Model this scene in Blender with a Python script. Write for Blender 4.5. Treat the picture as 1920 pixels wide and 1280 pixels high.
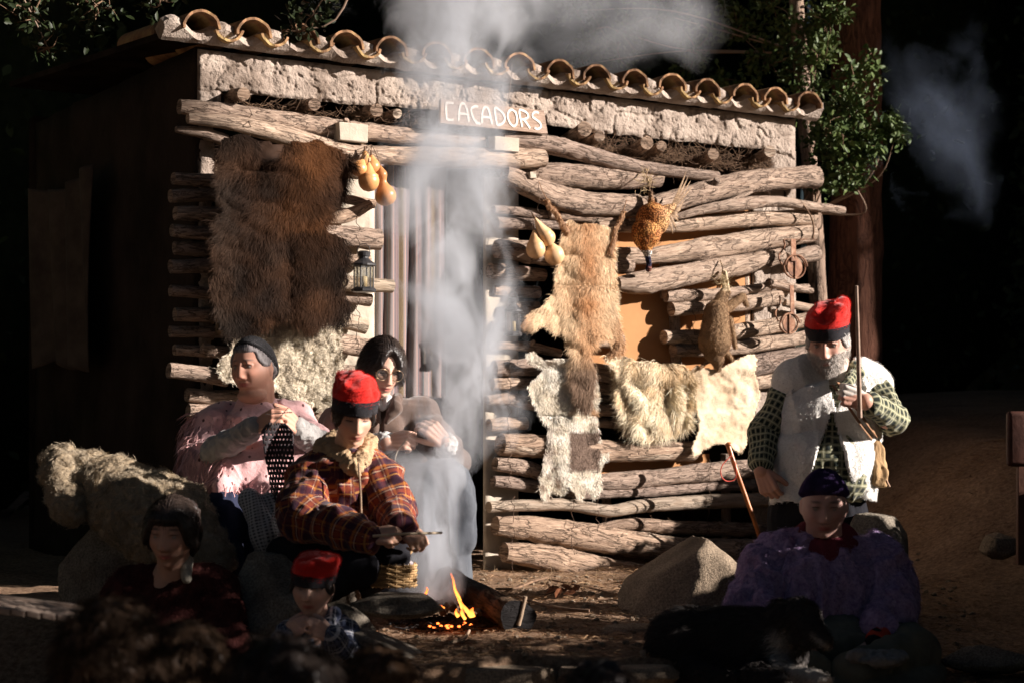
import bpy, bmesh, math, random
import numpy as np
from mathutils import Vector, Matrix

random.seed(7); RNG = np.random.default_rng(11)
for _o in list(bpy.data.objects): bpy.data.objects.remove(_o)
SC = bpy.context.scene
COL = SC.collection

# ------------------------------------------------------------------ camera
F, CX, HY, EYE = 3200.0, 960.0, 780.0, 0.80      # 60 mm lens in 1920-px units, horizon row, eye height
cam_d = bpy.data.cameras.new('camera'); cam = bpy.data.objects.new('camera', cam_d); COL.objects.link(cam)
cam.location = (0, 0, EYE); cam.rotation_euler = (math.radians(90), 0, 0)
cam_d.lens = 60; cam_d.sensor_width = 36; cam_d.shift_y = 140 / 1920.0
cam_d.clip_start = 0.1; cam_d.clip_end = 200
cam_d.dof.use_dof = True; cam_d.dof.focus_distance = 7.3; cam_d.dof.aperture_fstop = 3.2
SC.camera = cam
# ------------------------------------------------------------------ light
L = Vector((.925, -.14, .345)).normalized()          # towards the low sun
elev = math.asin(L.z)
W_ = bpy.data.worlds.new('World'); SC.world = W_; W_.use_nodes = True
_nt = W_.node_tree; _bg = _nt.nodes['Background']
_sk = _nt.nodes.new('ShaderNodeTexSky'); _sk.sky_type = 'NISHITA'; _sk.sun_disc = False
_sk.sun_elevation = elev; _sk.sun_rotation = math.atan2(L.x, L.y)
_nt.links.new(_sk.outputs[0], _bg.inputs[0]); _bg.inputs[1].default_value = 0.008
sun_d = bpy.data.lights.new('sun', 'SUN'); sun = bpy.data.objects.new('sun', sun_d); COL.objects.link(sun)
sun_d.energy = 5.0; sun_d.angle = math.radians(0.5); sun_d.color = (1.0, .90, .83)
sun.rotation_euler = L.to_track_quat('Z', 'Y').to_euler(); sun.location = (6, 2, 5)
SC.view_settings.view_transform = 'Standard'; SC.view_settings.look = 'None'
SC.view_settings.exposure = 1.25; SC.view_settings.gamma = 1; SC.view_settings.use_curve_mapping = False
SC.render.engine = 'CYCLES'; SC.cycles.use_denoising = True
SC.cycles.max_bounces = 4; SC.cycles.diffuse_bounces = 2; SC.cycles.glossy_bounces = 2; SC.cycles.transparent_max_bounces = 12
SC.cycles.transmission_bounces = 3; SC.cycles.volume_bounces = 1; SC.cycles.volume_step_rate = 1.0; SC.cycles.volume_max_steps = 256

# ------------------------------------------------------------------ space helpers
def P(px, py, d): return Vector(((px - CX) / F * d, d, EYE + (HY - py) / F * d))
W0 = (-1.40, 7.6); WW = Vector((.8426, .5385, 0)).normalized(); WN = Vector((WW.y, -WW.x, 0))   # front wall of the hut
def Wn(px, py, off=0.0):                            # numpy: point on the wall plane pushed out by off
    px = np.asarray(px, float); py = np.asarray(py, float); off = np.asarray(off, float)
    xr = (px - CX) / F
    ox = W0[0] + off * WN.x; oy = W0[1] + off * WN.y
    t = (xr * oy - ox) / (WW.x - xr * WW.y)
    x = ox + t * WW.x; y = oy + t * WW.y; z = EYE + (HY - py) / F * y
    return np.stack(np.broadcast_arrays(x, y, z), -1)
def W(px, py, off=0.0): return Vector(Wn(px, py, off))
def wt(px):                                         # metres along the wall at a column
    xr = (px - CX) / F
    return (xr * W0[1] - W0[0]) / (WW.x - xr * WW.y)
def wpt(t, z, off=0.0): return Vector((W0[0] + t * WW.x + off * WN.x, W0[1] + t * WW.y + off * WN.y, z))
def wz(t, py):
    y = W0[1] + t * WW.y
    return EYE + (HY - py) / F * y

# ------------------------------------------------------------------ noise
def _h(ix, iy, iz, s):
    h = (ix.astype(np.uint32) * np.uint32(374761393) + iy.astype(np.uint32) * np.uint32(668265263)
         + iz.astype(np.uint32) * np.uint32(2246822519) + np.uint32((s * 3266489917) & 0xffffffff))
    h = (h ^ (h >> np.uint32(13))) * np.uint32(1274126177)
    h = h ^ (h >> np.uint32(16))
    return h.astype(np.float64) / 4294967295.0
def vn(p, s=0):
    p = np.asarray(p, float); f = np.floor(p); u = p - f; u = u * u * (3 - 2 * u); i = f.astype(np.int64)
    r = 0
    for dx in (0, 1):
        wx = u[..., 0] if dx else 1 - u[..., 0]
        for dy in (0, 1):
            wy = u[..., 1] if dy else 1 - u[..., 1]
            for dz in (0, 1):
                wz_ = u[..., 2] if dz else 1 - u[..., 2]
                r = r + wx * wy * wz_ * _h(i[..., 0] + dx, i[..., 1] + dy, i[..., 2] + dz, s)
    return r * 2 - 1
def fbm(p, o=3, s=0):
    p = np.asarray(p, float); a, r, t = 1.0, 0, 0
    for k in range(o):
        r = r + a * vn(p * 2 ** k, s + k * 17); t += a; a *= .5
    return r / t
def ss(a, b, x):
    t = np.clip((np.asarray(x, float) - a) / (b - a), 0, 1); return t * t * (3 - 2 * t)

# ------------------------------------------------------------------ objects
def props(o, label=None, cat=None, group=None, kind=None):
    if label: o['label'] = label
    if cat: o['category'] = cat
    if group: o['group'] = group
    if kind: o['kind'] = kind
    return o
def thing(name, loc, label, cat, group=None):
    o = bpy.data.objects.new(name, None); o.empty_display_size = .05; COL.objects.link(o)
    o.location = loc; return props(o, label, cat, group)
def link(name, me, mats, parent=None, **k):
    if mats is not None:
        me.materials.clear()
        for m in (mats if isinstance(mats, (list, tuple)) else [mats]): me.materials.append(m)
    o = bpy.data.objects.new(name, me); COL.objects.link(o)
    if parent is not None:
        o.parent = parent
        p = parent
        off = Vector((0, 0, 0))
        while p is not None: off += p.location; p = p.parent
        o.location = -off                                # meshes are written in world coordinates
    return props(o, **k)
def mesh(v, f, smooth=True, uv=None, mi=None, col=None, vec=None):
    """v (n,3); f list/array of faces"""
    me = bpy.data.meshes.new('m')
    v = np.asarray(v, np.float32)
    if isinstance(f, np.ndarray):
        k = f.shape[1]; n = len(f)
        me.vertices.add(len(v)); me.vertices.foreach_set('co', v.ravel())
        me.loops.add(n * k); me.loops.foreach_set('vertex_index', f.astype(np.int32).ravel())
        me.polygons.add(n); me.polygons.foreach_set('loop_start', np.arange(0, n * k, k, dtype=np.int32))
        me.update(calc_edges=True)
    else:
        me.from_pydata([tuple(map(float, q)) for q in v], [], [tuple(map(int, q)) for q in f])
    if smooth: me.polygons.foreach_set('use_smooth', np.ones(len(me.polygons), bool))
    if mi is not None: me.polygons.foreach_set('material_index', np.asarray(mi, np.int32))
    if uv is not None:
        l = me.uv_layers.new(name='UVMap'); ls = np.empty(len(me.loops), np.int32); me.loops.foreach_get('vertex_index', ls)
        l.data.foreach_set('uv', np.asarray(uv, np.float32)[ls].ravel())
    if col is not None: set_col(me, col)
    if vec is not None:
        a = me.attributes.new('cloth', 'FLOAT_VECTOR', 'POINT'); a.data.foreach_set('vector', np.asarray(vec, np.float32).ravel())
    me.validate(); me.update(); return me
def set_col(me, col):
    a = me.attributes.new('Col', 'FLOAT_COLOR', 'POINT')
    c = np.ones((len(me.vertices), 4), np.float32); c[:, :3] = col; a.data.foreach_set('color', c.ravel())
class MB:
    """collects pieces into one mesh"""
    def __init__(s): s.v, s.f, s.u, s.m, s.n = [], [], [], [], 0
    def add(s, v, f, uv=None, mi=0):
        v = np.asarray(v, float); s.v.append(v); s.f += [tuple(int(i) + s.n for i in q) for q in f]
        s.u.append(np.zeros((len(v), 2)) if uv is None else np.asarray(uv, float))
        s.m += [mi] * len(f) if np.isscalar(mi) else list(mi); s.n += len(v)
    def mesh(s, smooth=True): return mesh(np.concatenate(s.v), s.f, smooth, np.concatenate(s.u), s.m)
def spline(pts, n):
    """Catmull-Rom through rows of any width, n samples"""
    p = np.asarray(pts, float)
    if len(p) == 2: return p[0] + (p[1] - p[0]) * np.linspace(0, 1, n)[:, None]
    q = np.vstack([2 * p[0] - p[1], p, 2 * p[-1] - p[-2]])
    d = np.r_[0, np.cumsum(np.linalg.norm(np.diff(p[:, :3], axis=0), axis=1))]; t = np.interp(np.linspace(0, d[-1], n), d, np.arange(len(p)))
    i = np.clip(t.astype(int), 0, len(p) - 2); u = (t - i)[:, None]
    a, b, c, e = q[i], q[i + 1], q[i + 2], q[i + 3]
    return .5 * (2 * b + (c - a) * u + (2 * a - 5 * b + 4 * c - e) * u * u + (3 * b - a - 3 * c + e) * u ** 3)
def frames(p):
    t = np.gradient(p, axis=0); t /= np.linalg.norm(t, axis=1)[:, None] + 1e-9
    a = np.array([0, 0, 1.0]) if abs(t[0][2]) < .9 else np.array([0, 1.0, 0])
    A = []
    for k in range(len(p)):
        a = a - t[k] * a.dot(t[k]); a = a / (np.linalg.norm(a) + 1e-9); A.append(a)
    A = np.array(A); return t, A, np.cross(t, A)
def tube(pts, rad, seg=12, rings=None, rough=0.0, rs=8.0, seed=0, cap=True, capmi=0, flat=1.0, oval=0.0, lump=0.0, mi=0, noend=False):
    """tapered closed tube along world points; returns v, f, uv, mi"""
    pts = [list(p) for p in pts]; r = np.asarray(rad, float) * np.ones(len(pts))
    rings = rings or max(2, len(pts) * 3)
    s = spline([q + [w] for q, w in zip(pts, r)], rings) if rings > 2 else np.array([q + [w] for q, w in zip(pts, r)], float)
    c, rr = s[:, :3], np.maximum(s[:, 3], 1e-4)
    t, A, B = frames(c)
    th = np.linspace(0, 2 * math.pi, seg, endpoint=False)
    ln = np.r_[0, np.cumsum(np.linalg.norm(np.diff(c, axis=0), axis=1))]
    ph = seed * 1.37
    R = rr[:, None] * np.ones(seg)[None, :]
    if oval: R = R * (1 + oval * np.cos(2 * th + ph)[None, :])
    pos = c[:, None, :] + A[:, None, :] * (np.cos(th)[None, :, None] * R[..., None]) * flat + B[:, None, :] * (np.sin(th)[None, :, None] * R[..., None])
    if rough or lump:
        q = pos * rs + seed * 7.1
        dn = rough * fbm(q, 3, seed) + (lump * vn(pos * 3.1 + seed * 3.3, seed + 5) if lump else 0)
        dirs = pos - c[:, None, :]
        pos = pos + dirs * dn[..., None]
    v = pos.reshape(-1, 3); f = []; m = []
    uv = np.stack([np.broadcast_to(th[None, :] * rr.mean(), R.shape), np.broadcast_to(ln[:, None], R.shape)], -1).reshape(-1, 2)
    for k in range(len(c) - 1):
        for j in range(seg):
            a = k * seg + j; b = k * seg + (j + 1) % seg
            f.append((a, b, b + seg, a + seg)); m.append(mi)
    if cap:
        n0 = len(v); v = np.vstack([v, c[0] - t[0] * rr[0] * .06, c[-1] + t[-1] * rr[-1] * .06]); uv = np.vstack([uv, [[0, 0], [0, 0]]])
        # own rim vertices so that the cut face keeps a sharp edge
        rim = np.vstack([v[:seg], v[n0 - seg:n0]]); v = np.vstack([v, rim])
        loc = []
        for e in (0, 1):
            cc = c[-e]; d = rim[e * seg:(e + 1) * seg] - cc
            loc.append(np.stack([d @ A[-e], d @ B[-e]], -1))
        uv = np.vstack([uv, loc[0], loc[1]])
        for j in range(seg):
            k = (j + 1) % seg
            f.append((n0, n0 + 2 + k, n0 + 2 + j)); m.append(capmi)
            f.append((n0 + 1, n0 + 2 + seg + j, n0 + 2 + seg + k)); m.append(capmi)
    return v, f, uv, m
def tube_obj(name, pts, rad, mats, parent=None, smooth=True, lab={}, **k):
    v, f, uv, m = tube(pts, rad, **k)
    return link(name, mesh(v, f, smooth, uv, m), mats, parent, **lab)
def box(c, ax, ay, az):
    """box from centre and three half-axis vectors"""
    c = Vector(c); v = [c + Vector(ax) * x + Vector(ay) * y + Vector(az) * z for x in (-1, 1) for y in (-1, 1) for z in (-1, 1)]
    f = [(0, 1, 3, 2), (4, 6, 7, 5), (0, 4, 5, 1), (2, 3, 7, 6), (0, 2, 6, 4), (1, 5, 7, 3)]
    return np.array(v), f
def bevel_box(c, ax, ay, az, b=.006, jitter=0, seg=2):
    v, f = box(c, ax, ay, az)
    bm = bmesh.new(); vs = [bm.verts.new(q) for q in v]
    for q in f: bm.faces.new([vs[i] for i in q])
    bmesh.ops.recalc_face_normals(bm, faces=bm.faces)
    bmesh.ops.bevel(bm, geom=bm.edges[:], offset=b, segments=seg, profile=.6, affect='EDGES')
    if jitter:
        for q in bm.verts: q.co += Vector([random.uniform(-jitter, jitter) for _ in range(3)])
    bm.verts.index_update()
    vv = np.array([q.co for q in bm.verts]); ff = [[w.index for w in q.verts] for q in bm.faces]; bm.free(); return vv, ff
def ball(c, r, seg=20, rings=14, rot=None):
    c = np.array(c, float); r = np.array(r if hasattr(r, '__len__') else (r, r, r), float)
    th = np.linspace(0, 2 * math.pi, seg, endpoint=False); ph = np.linspace(0, math.pi, rings + 1)[1:-1]
    v = [[0, 0, 1.0]] + [[math.sin(a) * math.cos(b), math.sin(a) * math.sin(b), math.cos(a)] for a in ph for b in th] + [[0, 0, -1.0]]
    v = np.array(v) * r
    if rot is not None: v = v @ np.array(rot).T
    f = []; n = rings - 1
    for j in range(seg): f.append((0, 1 + j, 1 + (j + 1) % seg))
    for k in range(n - 1):
        for j in range(seg):
            a = 1 + k * seg + j; b = 1 + k * seg + (j + 1) % seg; f.append((a, a + seg, b + seg, b))
    e = len(v) - 1; o = 1 + (n - 1) * seg
    for j in range(seg): f.append((o + (j + 1) % seg, o + j, e))
    return v + c, f
def lathe(c, prof, seg=20, axis=(0, 0, 1)):
    z = Vector(axis).normalized(); x = z.orthogonal().normalized(); y = z.cross(x)
    v = []; f = []
    for r, h in prof:
        for j in range(seg):
            a = 2 * math.pi * j / seg; v.append(Vector(c) + x * (r * math.cos(a)) + y * (r * math.sin(a)) + z * h)
    for k in range(len(prof) - 1):
        for j in range(seg):
            a = k * seg + j; b = k * seg + (j + 1) % seg; f.append((a, b, b + seg, a + seg))
    f.append(tuple(range(seg - 1, -1, -1))); f.append(tuple(range((len(prof) - 1) * seg, len(prof) * seg)))
    return np.array(v), f

# ------------------------------------------------------------------ materials
def new_mat(name):
    m = bpy.data.materials.new(name); m.use_nodes = True; nt = m.node_tree
    return m, nt, nt.nodes['Principled BSDF'], nt.nodes, nt.links
def nmix(nt, a, b, fac, mode='MIX'):
    n = nt.nodes.new('ShaderNodeMix'); n.data_type = 'RGBA'; n.blend_type = mode
    for sock, v in ((n.inputs[0], fac), (n.inputs[6], a), (n.inputs[7], b)):
        if hasattr(v, 'is_output'): nt.links.new(v, sock)
        else: sock.default_value = v if not isinstance(v, tuple) else (*v, 1)
    return n.outputs[2]
def nmath(nt, op, a, b=0.0, c=None, clamp=False):
    n = nt.nodes.new('ShaderNodeMath'); n.operation = op; n.use_clamp = clamp
    for i, v in enumerate((a, b, c)):
        if v is None: continue
        if hasattr(v, 'is_output'): nt.links.new(v, n.inputs[i])
        else: n.inputs[i].default_value = v
    return n.outputs[0]
def ncoord(nt, kind, scale=(1, 1, 1)):
    if kind in ('Object', 'Generated', 'UV'): s = nt.nodes.new('ShaderNodeTexCoord').outputs[kind]
    else:
        a = nt.nodes.new('ShaderNodeAttribute'); a.attribute_name = kind; s = a.outputs['Vector']
    m = nt.nodes.new('ShaderNodeMapping'); m.inputs['Scale'].default_value = scale; nt.links.new(s, m.inputs[0]); return m.outputs[0]
def nnoise(nt, vec, scale, detail=4, rough=.6, dist=0.0):
    n = nt.nodes.new('ShaderNodeTexNoise'); n.inputs['Scale'].default_value = scale; n.inputs['Detail'].default_value = detail
    n.inputs['Roughness'].default_value = rough; n.inputs['Distortion'].default_value = dist; nt.links.new(vec, n.inputs['Vector']); return n.outputs[0]
def nramp(nt, fac, stops):
    r = nt.nodes.new('ShaderNodeValToRGB'); nt.links.new(fac, r.inputs[0]); e = r.color_ramp.elements
    while len(e) < len(stops): e.new(.5)
    for k, (p, c) in enumerate(stops): e[k].position = p; e[k].color = (*c, 1) if isinstance(c, tuple) else (c, c, c, 1)
    return r.outputs[0]
def nbump(nt, h, strength, dist, bsdf, prev=None):
    b = nt.nodes.new('ShaderNodeBump'); b.inputs['Strength'].default_value = strength; b.inputs['Distance'].default_value = dist
    nt.links.new(h, b.inputs['Height'])
    if prev: nt.links.new(prev, b.inputs['Normal'])
    nt.links.new(b.outputs[0], bsdf.inputs['Normal']); return b.outputs[0]
def MAT(name, c1, c2=None, scale=8, rough=.85, bump=.3, bscale=None, bdist=.01, coord='Object', stretch=(1, 1, 1), spec=.2, detail=5, lo=.35, hi=.65, c3=None, metal=0, sheen=0):
    m, nt, b, N, K = new_mat(name)
    co = ncoord(nt, coord, stretch)
    n = nnoise(nt, co, scale, detail)
    c2 = c2 or tuple(x * .6 for x in c1)
    st = [(lo, c2), (hi, c1)] if c3 is None else [(lo, c2), ((lo + hi) / 2, c1), (hi, c3)]
    K.new(nramp(nt, n, st), b.inputs['Base Color'])
    b.inputs['Roughness'].default_value = rough; b.inputs['Specular IOR Level'].default_value = spec; b.inputs['Metallic'].default_value = metal
    if sheen: b.inputs['Sheen Weight'].default_value = sheen
    if bump: nbump(nt, nnoise(nt, co, bscale or scale * 4, 5, .65), bump, bdist, b)
    return m
def attr_mat(name, rough=.8, spec=.2, vary=.35, scale=60, bump=.0, sheen=0, sss=0):
    m, nt, b, N, K = new_mat(name)
    a = N.new('ShaderNodeAttribute'); a.attribute_name = 'Col'
    n = nnoise(nt, ncoord(nt, 'Object'), scale, 3)
    f = nmath(nt, 'MULTIPLY_ADD', n, vary * 2, 1 - vary)
    mm = N.new('ShaderNodeVectorMath'); mm.operation = 'SCALE'; K.new(a.outputs['Color'], mm.inputs[0]); K.new(f, mm.inputs['Scale'])
    K.new(mm.outputs[0], b.inputs['Base Color']); b.inputs['Roughness'].default_value = rough; b.inputs['Specular IOR Level'].default_value = spec
    if bump: nbump(nt, n, bump, .004, b)
    if sheen: b.inputs['Sheen Weight'].default_value = sheen
    if sss: b.inputs['Subsurface Weight'].default_value = sss; b.inputs['Subsurface Radius'].default_value = (.012, .005, .003); b.inputs['Subsurface Scale'].default_value = .5
    return m
def bark_mat(name, light, dark, crack=.55, fine=1.0, pale=None):
    """fibrous bark: long grooves along the log (UV: u round the trunk, v along it, metres)"""
    m, nt, b, N, K = new_mat(name)
    oi = N.new('ShaderNodeObjectInfo')
    def shifted(sc):
        va = N.new('ShaderNodeVectorMath'); va.operation = 'ADD'; vs = N.new('ShaderNodeVectorMath'); vs.operation = 'SCALE'; vs.inputs[0].default_value = (3.1, 1.7, 5.3); K.new(nmath(nt, 'MULTIPLY', oi.outputs['Random'], 9.0), vs.inputs['Scale'])
        K.new(ncoord(nt, 'UV', sc), va.inputs[0]); K.new(vs.outputs[0], va.inputs[1]); return va.outputs[0]
    co = shifted((1, .10, 1)); co2 = shifted((1, .20, 1)); ob = ncoord(nt, 'Object'); co3 = shifted((.5, .5, 1))
    g = nnoise(nt, co, 150 * fine, 7, .72, .25)               # fine fibre
    g2 = nnoise(nt, co2, 42 * fine, 5, .6, .5)              # plates
    def ridge(n, w): return nramp(nt, nmath(nt, 'ABSOLUTE', nmath(nt, 'SUBTRACT', n, .5)), [(0.0, 0.0), (w, 1.0)])
    cr = ridge(nnoise(nt, co2, 34 * fine, 5, .6, .6), .026)
    cr2 = ridge(nnoise(nt, co, 70 * fine, 3, .5, .3), .03)
    base = nmix(nt, dark, light, nramp(nt, g, [(.38, 0.0), (.58, 1.0)]))
    base = nmix(nt, base, tuple(x * .72 for x in light), nramp(nt, g2, [(.42, 0.0), (.60, .8)]))
    tone = nnoise(nt, ob, 6, 4)
    base = nmix(nt, base, nmix(nt, (.55, .53, .52), (1.0, .95, .88), tone), .75, 'MULTIPLY')
    base = nmix(nt, base, nmix(nt, (.66, .64, .64), (1.0, .95, .88), oi.outputs['Random']), 1.0, 'MULTIPLY')
    if pale: base = nmix(nt, base, pale, nramp(nt, nnoise(nt, co2, 9, 6, .75, .8), [(.57, 0.0), (.61, 1.0)]))
    dk = nmath(nt, 'MULTIPLY', nmath(nt, 'SUBTRACT', 1.0, nmath(nt, 'MULTIPLY', cr, nmath(nt, 'MULTIPLY_ADD', cr2, .5, .5))), crack)
    base = nmix(nt, base, tuple(x * .4 for x in dark), dk)
    spot = nramp(nt, nnoise(nt, co3, 120, 2, .5), [(.70, 0.0), (.74, .7)])
    base = nmix(nt, base, tuple(x * .5 for x in dark), spot)
    K.new(base, b.inputs['Base Color']); b.inputs['Roughness'].default_value = .92; b.inputs['Specular IOR Level'].default_value = .12
    h = nmath(nt, 'ADD', nmath(nt, 'ADD', nmath(nt, 'MULTIPLY', g, .6), nmath(nt, 'MULTIPLY', g2, .5)), nmath(nt, 'MULTIPLY', cr, .35))
    nbump(nt, h, 1.0, .018, b); return m
def end_mat(name, c=(.42, .29, .19)):
    m, nt, b, N, K = new_mat(name); co = ncoord(nt, 'UV')
    w = N.new('ShaderNodeTexWave'); w.wave_type = 'RINGS'; w.rings_direction = 'Z'; w.inputs['Scale'].default_value = 55; w.inputs['Distortion'].default_value = 2.5; w.inputs['Detail'].default_value = 3
    K.new(co, w.inputs[0]); n = nnoise(nt, co, 90, 4)
    K.new(nmix(nt, nmix(nt, tuple(x * .6 for x in c), c, w.outputs[0]), tuple(x * .7 for x in c), nmath(nt, 'MULTIPLY', n, .6)), b.inputs['Base Color'])
    b.inputs['Roughness'].default_value = .9; nbump(nt, n, .3, .004, b); return m

M_bark = bark_mat('bark grey brown', (.74, .60, .51), (.27, .195, .155), .95)
M_bark2 = bark_mat('bark tan', (.82, .67, .56), (.38, .275, .21), .8, .8)
M_bark3 = bark_mat('bark shaggy', (.66, .51, .41), (.21, .145, .108), .9, .7, (.70, .56, .43))
M_bare = bark_mat('stripped pale log', (.76, .66, .55), (.48, .38, .29), .6, .5)
M_end = end_mat('cut wood end')
M_skin = attr_mat('skin', .5, .3, .12, 40, 0, 0, .1)
M_fur = attr_mat('fur', .75, .08, .28, 25)
M_furdull = attr_mat('wool', .9, .05, .2, 30)
# ================================================================== ground
def ground_z(x, y):
    x = np.asarray(x, float); y = np.asarray(y, float)
    z = np.full(np.broadcast(x, y).shape, .045)
    z = z - .16 * ss(.55, 1.3, x) * ss(7.4, 6.4, y)                    # hollow where the woman sits
    z = z + .62 * ss(1.45, 2.7, x) * ss(6.7, 8.8, y) + .35 * ss(9.2, 14, y) * ss(0, 4, x)
    edge = 5.28 + .10 * np.sin(x * 3.1) + .05 * np.sin(x * 9.7 + 1)
    z = z - .62 * ss(edge + .03, edge - .14, y) - .32 * ss(-.62, -.86, x - .25 * (y - 5.4)) * ss(6.5, 5.7, y)
    return z
def ground_full(x, y):
    z = ground_z(x, y)
    p = np.stack([x * 1.0, y * 1.0, np.zeros_like(x)], -1)
    return z + .020 * fbm(p * 3.2, 3, 3) + .012 * fbm(p * 14, 3, 9) + .005 * fbm(p * 45, 2, 5)
def make_ground():
    xs = np.r_[-60, -30, -14, -8, np.arange(-4.6, 4.6, .035), 6, 9, 14, 30, 60]; ys = np.r_[-20, -6, 1, 3, np.arange(4.6, 10.2, .035), 10.8, 12, 14, 18, 26, 45, 90]
    X, Y = np.meshgrid(xs, ys); Z = ground_full(X, Y)
    Z = np.where((np.abs(X) > 5) | (Y > 11) | (Y < 4), ground_z(X, Y), Z)
    v = np.stack([X, Y, Z], -1).reshape(-1, 3); n, k = len(ys), len(xs)
    i = np.arange(n * k).reshape(n, k); f = np.stack([i[:-1, :-1], i[:-1, 1:], i[1:, 1:], i[1:, :-1]], -1).reshape(-1, 4)
    m, nt, b, N, K = new_mat('forest soil'); co = ncoord(nt, 'Object')
    a = nnoise(nt, co, 3, 6, .65); c = nnoise(nt, co, 45, 5, .7); d = nnoise(nt, co, 170, 3, .7)
    base = nmix(nt, nramp(nt, a, [(.35, (.15, .092, .058)), (.52, (.26, .168, .108)), (.68, (.36, .25, .17))]),
                nramp(nt, c, [(.38, (.09, .052, .032)), (.62, (.42, .285, .19))]), .5)
    base = nmix(nt, base, (.42, .29, .18), nramp(nt, d, [(.62, 0.0), (.70, 1.0)]))
    K.new(base, b.inputs['Base Color']); b.inputs['Roughness'].default_value = .95; b.inputs['Specular IOR Level'].default_value = .08
    h = nmath(nt, 'ADD', nmath(nt, 'MULTIPLY', c, .6), nmath(nt, 'MULTIPLY', d, .4)); nbump(nt, h, .9, .02, b)
    link('ground', mesh(v, f), m, kind='structure')
make_ground()

# ================================================================== hut
M_plaster = MAT('rough lime plaster', (.40, .325, .27), (.22, .17, .135), 5, .95, .9, 60, .02, c3=(.50, .42, .35), spec=.06)
M_plaster_shade = MAT('side render darkened as shade', (.045, .032, .025), (.022, .016, .012), 3, .95, .6, 40, .02, spec=.08)  # side walls' shade painted in: a far darker copy of the plaster
M_tile = MAT('terracotta tile', (.34, .20, .12), (.14, .095, .065), 9, .9, .5, 70, .01, c3=(.46, .34, .17), spec=.1)
_nt = M_tile.node_tree; _b = _nt.nodes['Principled BSDF']; _src = _b.inputs['Base Color'].links[0].from_socket; _oi = _nt.nodes.new('ShaderNodeObjectInfo')
_nt.links.new(nmix(_nt, _src, nmix(_nt, (.45, .42, .40), (1.0, .95, .85), _oi.outputs['Random']), 1.0, 'MULTIPLY'), _b.inputs['Base Color'])
M_card = MAT('brown board', (.46, .235, .105), (.38, .19, .085), 3, .9, .15, 30, .004, spec=.1)
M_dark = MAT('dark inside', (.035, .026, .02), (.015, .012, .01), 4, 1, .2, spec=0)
M_stone = MAT('pale block', (.52, .46, .37), (.42, .36, .29), 12, .95, .5, 70, .006, spec=.08)
M_wire = MAT('old wire', (.12, .07, .045), (.05, .035, .025), 30, .7, 0, spec=.2)
M_twig = MAT('dry twig', (.25, .16, .10), (.10, .06, .04), 18, .9, .3, 90, .003)

hut = thing('hut', W(920, 1075, 0), 'old plastered hut with a wavy tiled eave and a front built of stacked logs', 'hut')
def slab(name, x0, x1, top, bot, off, thick, mat, rough=.012, step=5, ragged=0.0, seed=0, parent=hut, relief=1.0, **k):
    """plastered piece of the front wall between two edge lines (functions of the column)"""
    nx = max(3, int((x1 - x0) / step) + 1); xs = np.linspace(x0, x1, nx)
    t0, b0 = np.array([top(x) for x in xs]), np.array([bot(x) for x in xs])
    ny = max(3, int(np.max(b0 - t0) / step) + 1); u = np.linspace(0, 1, ny)
    X = np.repeat(xs[None], ny, 0); b1 = b0 + ragged * fbm(np.stack([xs * .05, xs * 0 + seed, xs * 0], -1), 4, seed)
    Y = t0[None] + (b1 - t0)[None] * u[:, None]
    q = Wn(X, Y, off)
    big = fbm(q * 4.5, 2, seed); ridge = np.abs(fbm(q * 7 + 3, 2, seed + 2)); fine = fbm(q * 26, 3, seed + 4)
    d = rough * relief * (1.1 * big - .9 * np.exp(-(ridge / .05) ** 2) + .5 * fine - .7 * ss(.30, .45, fbm(q * 60 + 9, 2, seed + 8)))
    e = np.minimum(np.minimum(u[:, None], 1 - u[:, None]) * (b1 - t0)[None], np.minimum(X - x0, x1 - X)); d = d - .012 * np.exp(-(e / 4.0) ** 2)
    A = Wn(X, Y, off + d); B = Wn(X, Y, off - thick)
    v = np.vstack([A.reshape(-1, 3), B.reshape(-1, 3)]); i = np.arange(nx * ny).reshape(ny, nx); o = nx * ny
    f = [(i[r, c], i[r + 1, c], i[r + 1, c + 1], i[r, c + 1]) for r in range(ny - 1) for c in range(nx - 1)]
    ring = list(i[0, :]) + list(i[1:, -1]) + list(i[-1, -2::-1]) + list(i[-2:0:-1, 0])
    f += [(ring[k_], ring[(k_ + 1) % len(ring)], ring[(k_ + 1) % len(ring)] + o, ring[k_] + o) for k_ in range(len(ring))]
    return link(name, mesh(v, f), mat, parent, **k)
def lin(x0, y0, x1, y1): return lambda x: y0 + (y1 - y0) * (x - x0) / (x1 - x0)
def poly(*p):
    xs, ys = zip(*p); return lambda x: float(np.interp(x, xs, ys))
base_y = lambda x: HY + (EYE + .02) / W(x, 1000)[1] * F
slab('wall', 370, 1491, lin(370, 92, 1490, 224), poly((370, 172), (410, 172), (600, 192), (830, 207), (1100, 247), (1440, 282), (1491, 300)), 0, .16, M_plaster, .011, 2.4, 3, 1)
slab('wall', 370, 414, poly((370, 168), (414, 168)), poly((370, 208), (395, 205), (414, 215)), -.004, .15, M_plaster, .012, 3, 0, 2)
slab('wall', 372, 402, poly((370, 200), (414, 200)), base_y, -.02, .13, M_plaster, .012, 6, 0, 3)
slab('wall', 1442, 1492, lin(1442, 278, 1492, 284), base_y, -.02, .14, M_plaster, .010, 4, 0, 4)
slab('wall', 1410, 1446, lin(1410, 335, 1446, 335), base_y, .012, .12, M_plaster, .010, 4, 0, 5)
slab('wall', 906, 972, lin(900, 330, 972, 335), base_y, .035, .16, M_stone, .006, 5, 0, 6)
slab('wall', 628, 702, lin(620, 300, 702, 306), base_y, .02, .14, M_stone, .006, 5, 0, 7)
slab('board_panel', 1082, 1408, lin(1082, 392, 1408, 378), lin(1082, 700, 1408, 690), .012, .01, M_card, .0015, 12, 0, 8)
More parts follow.
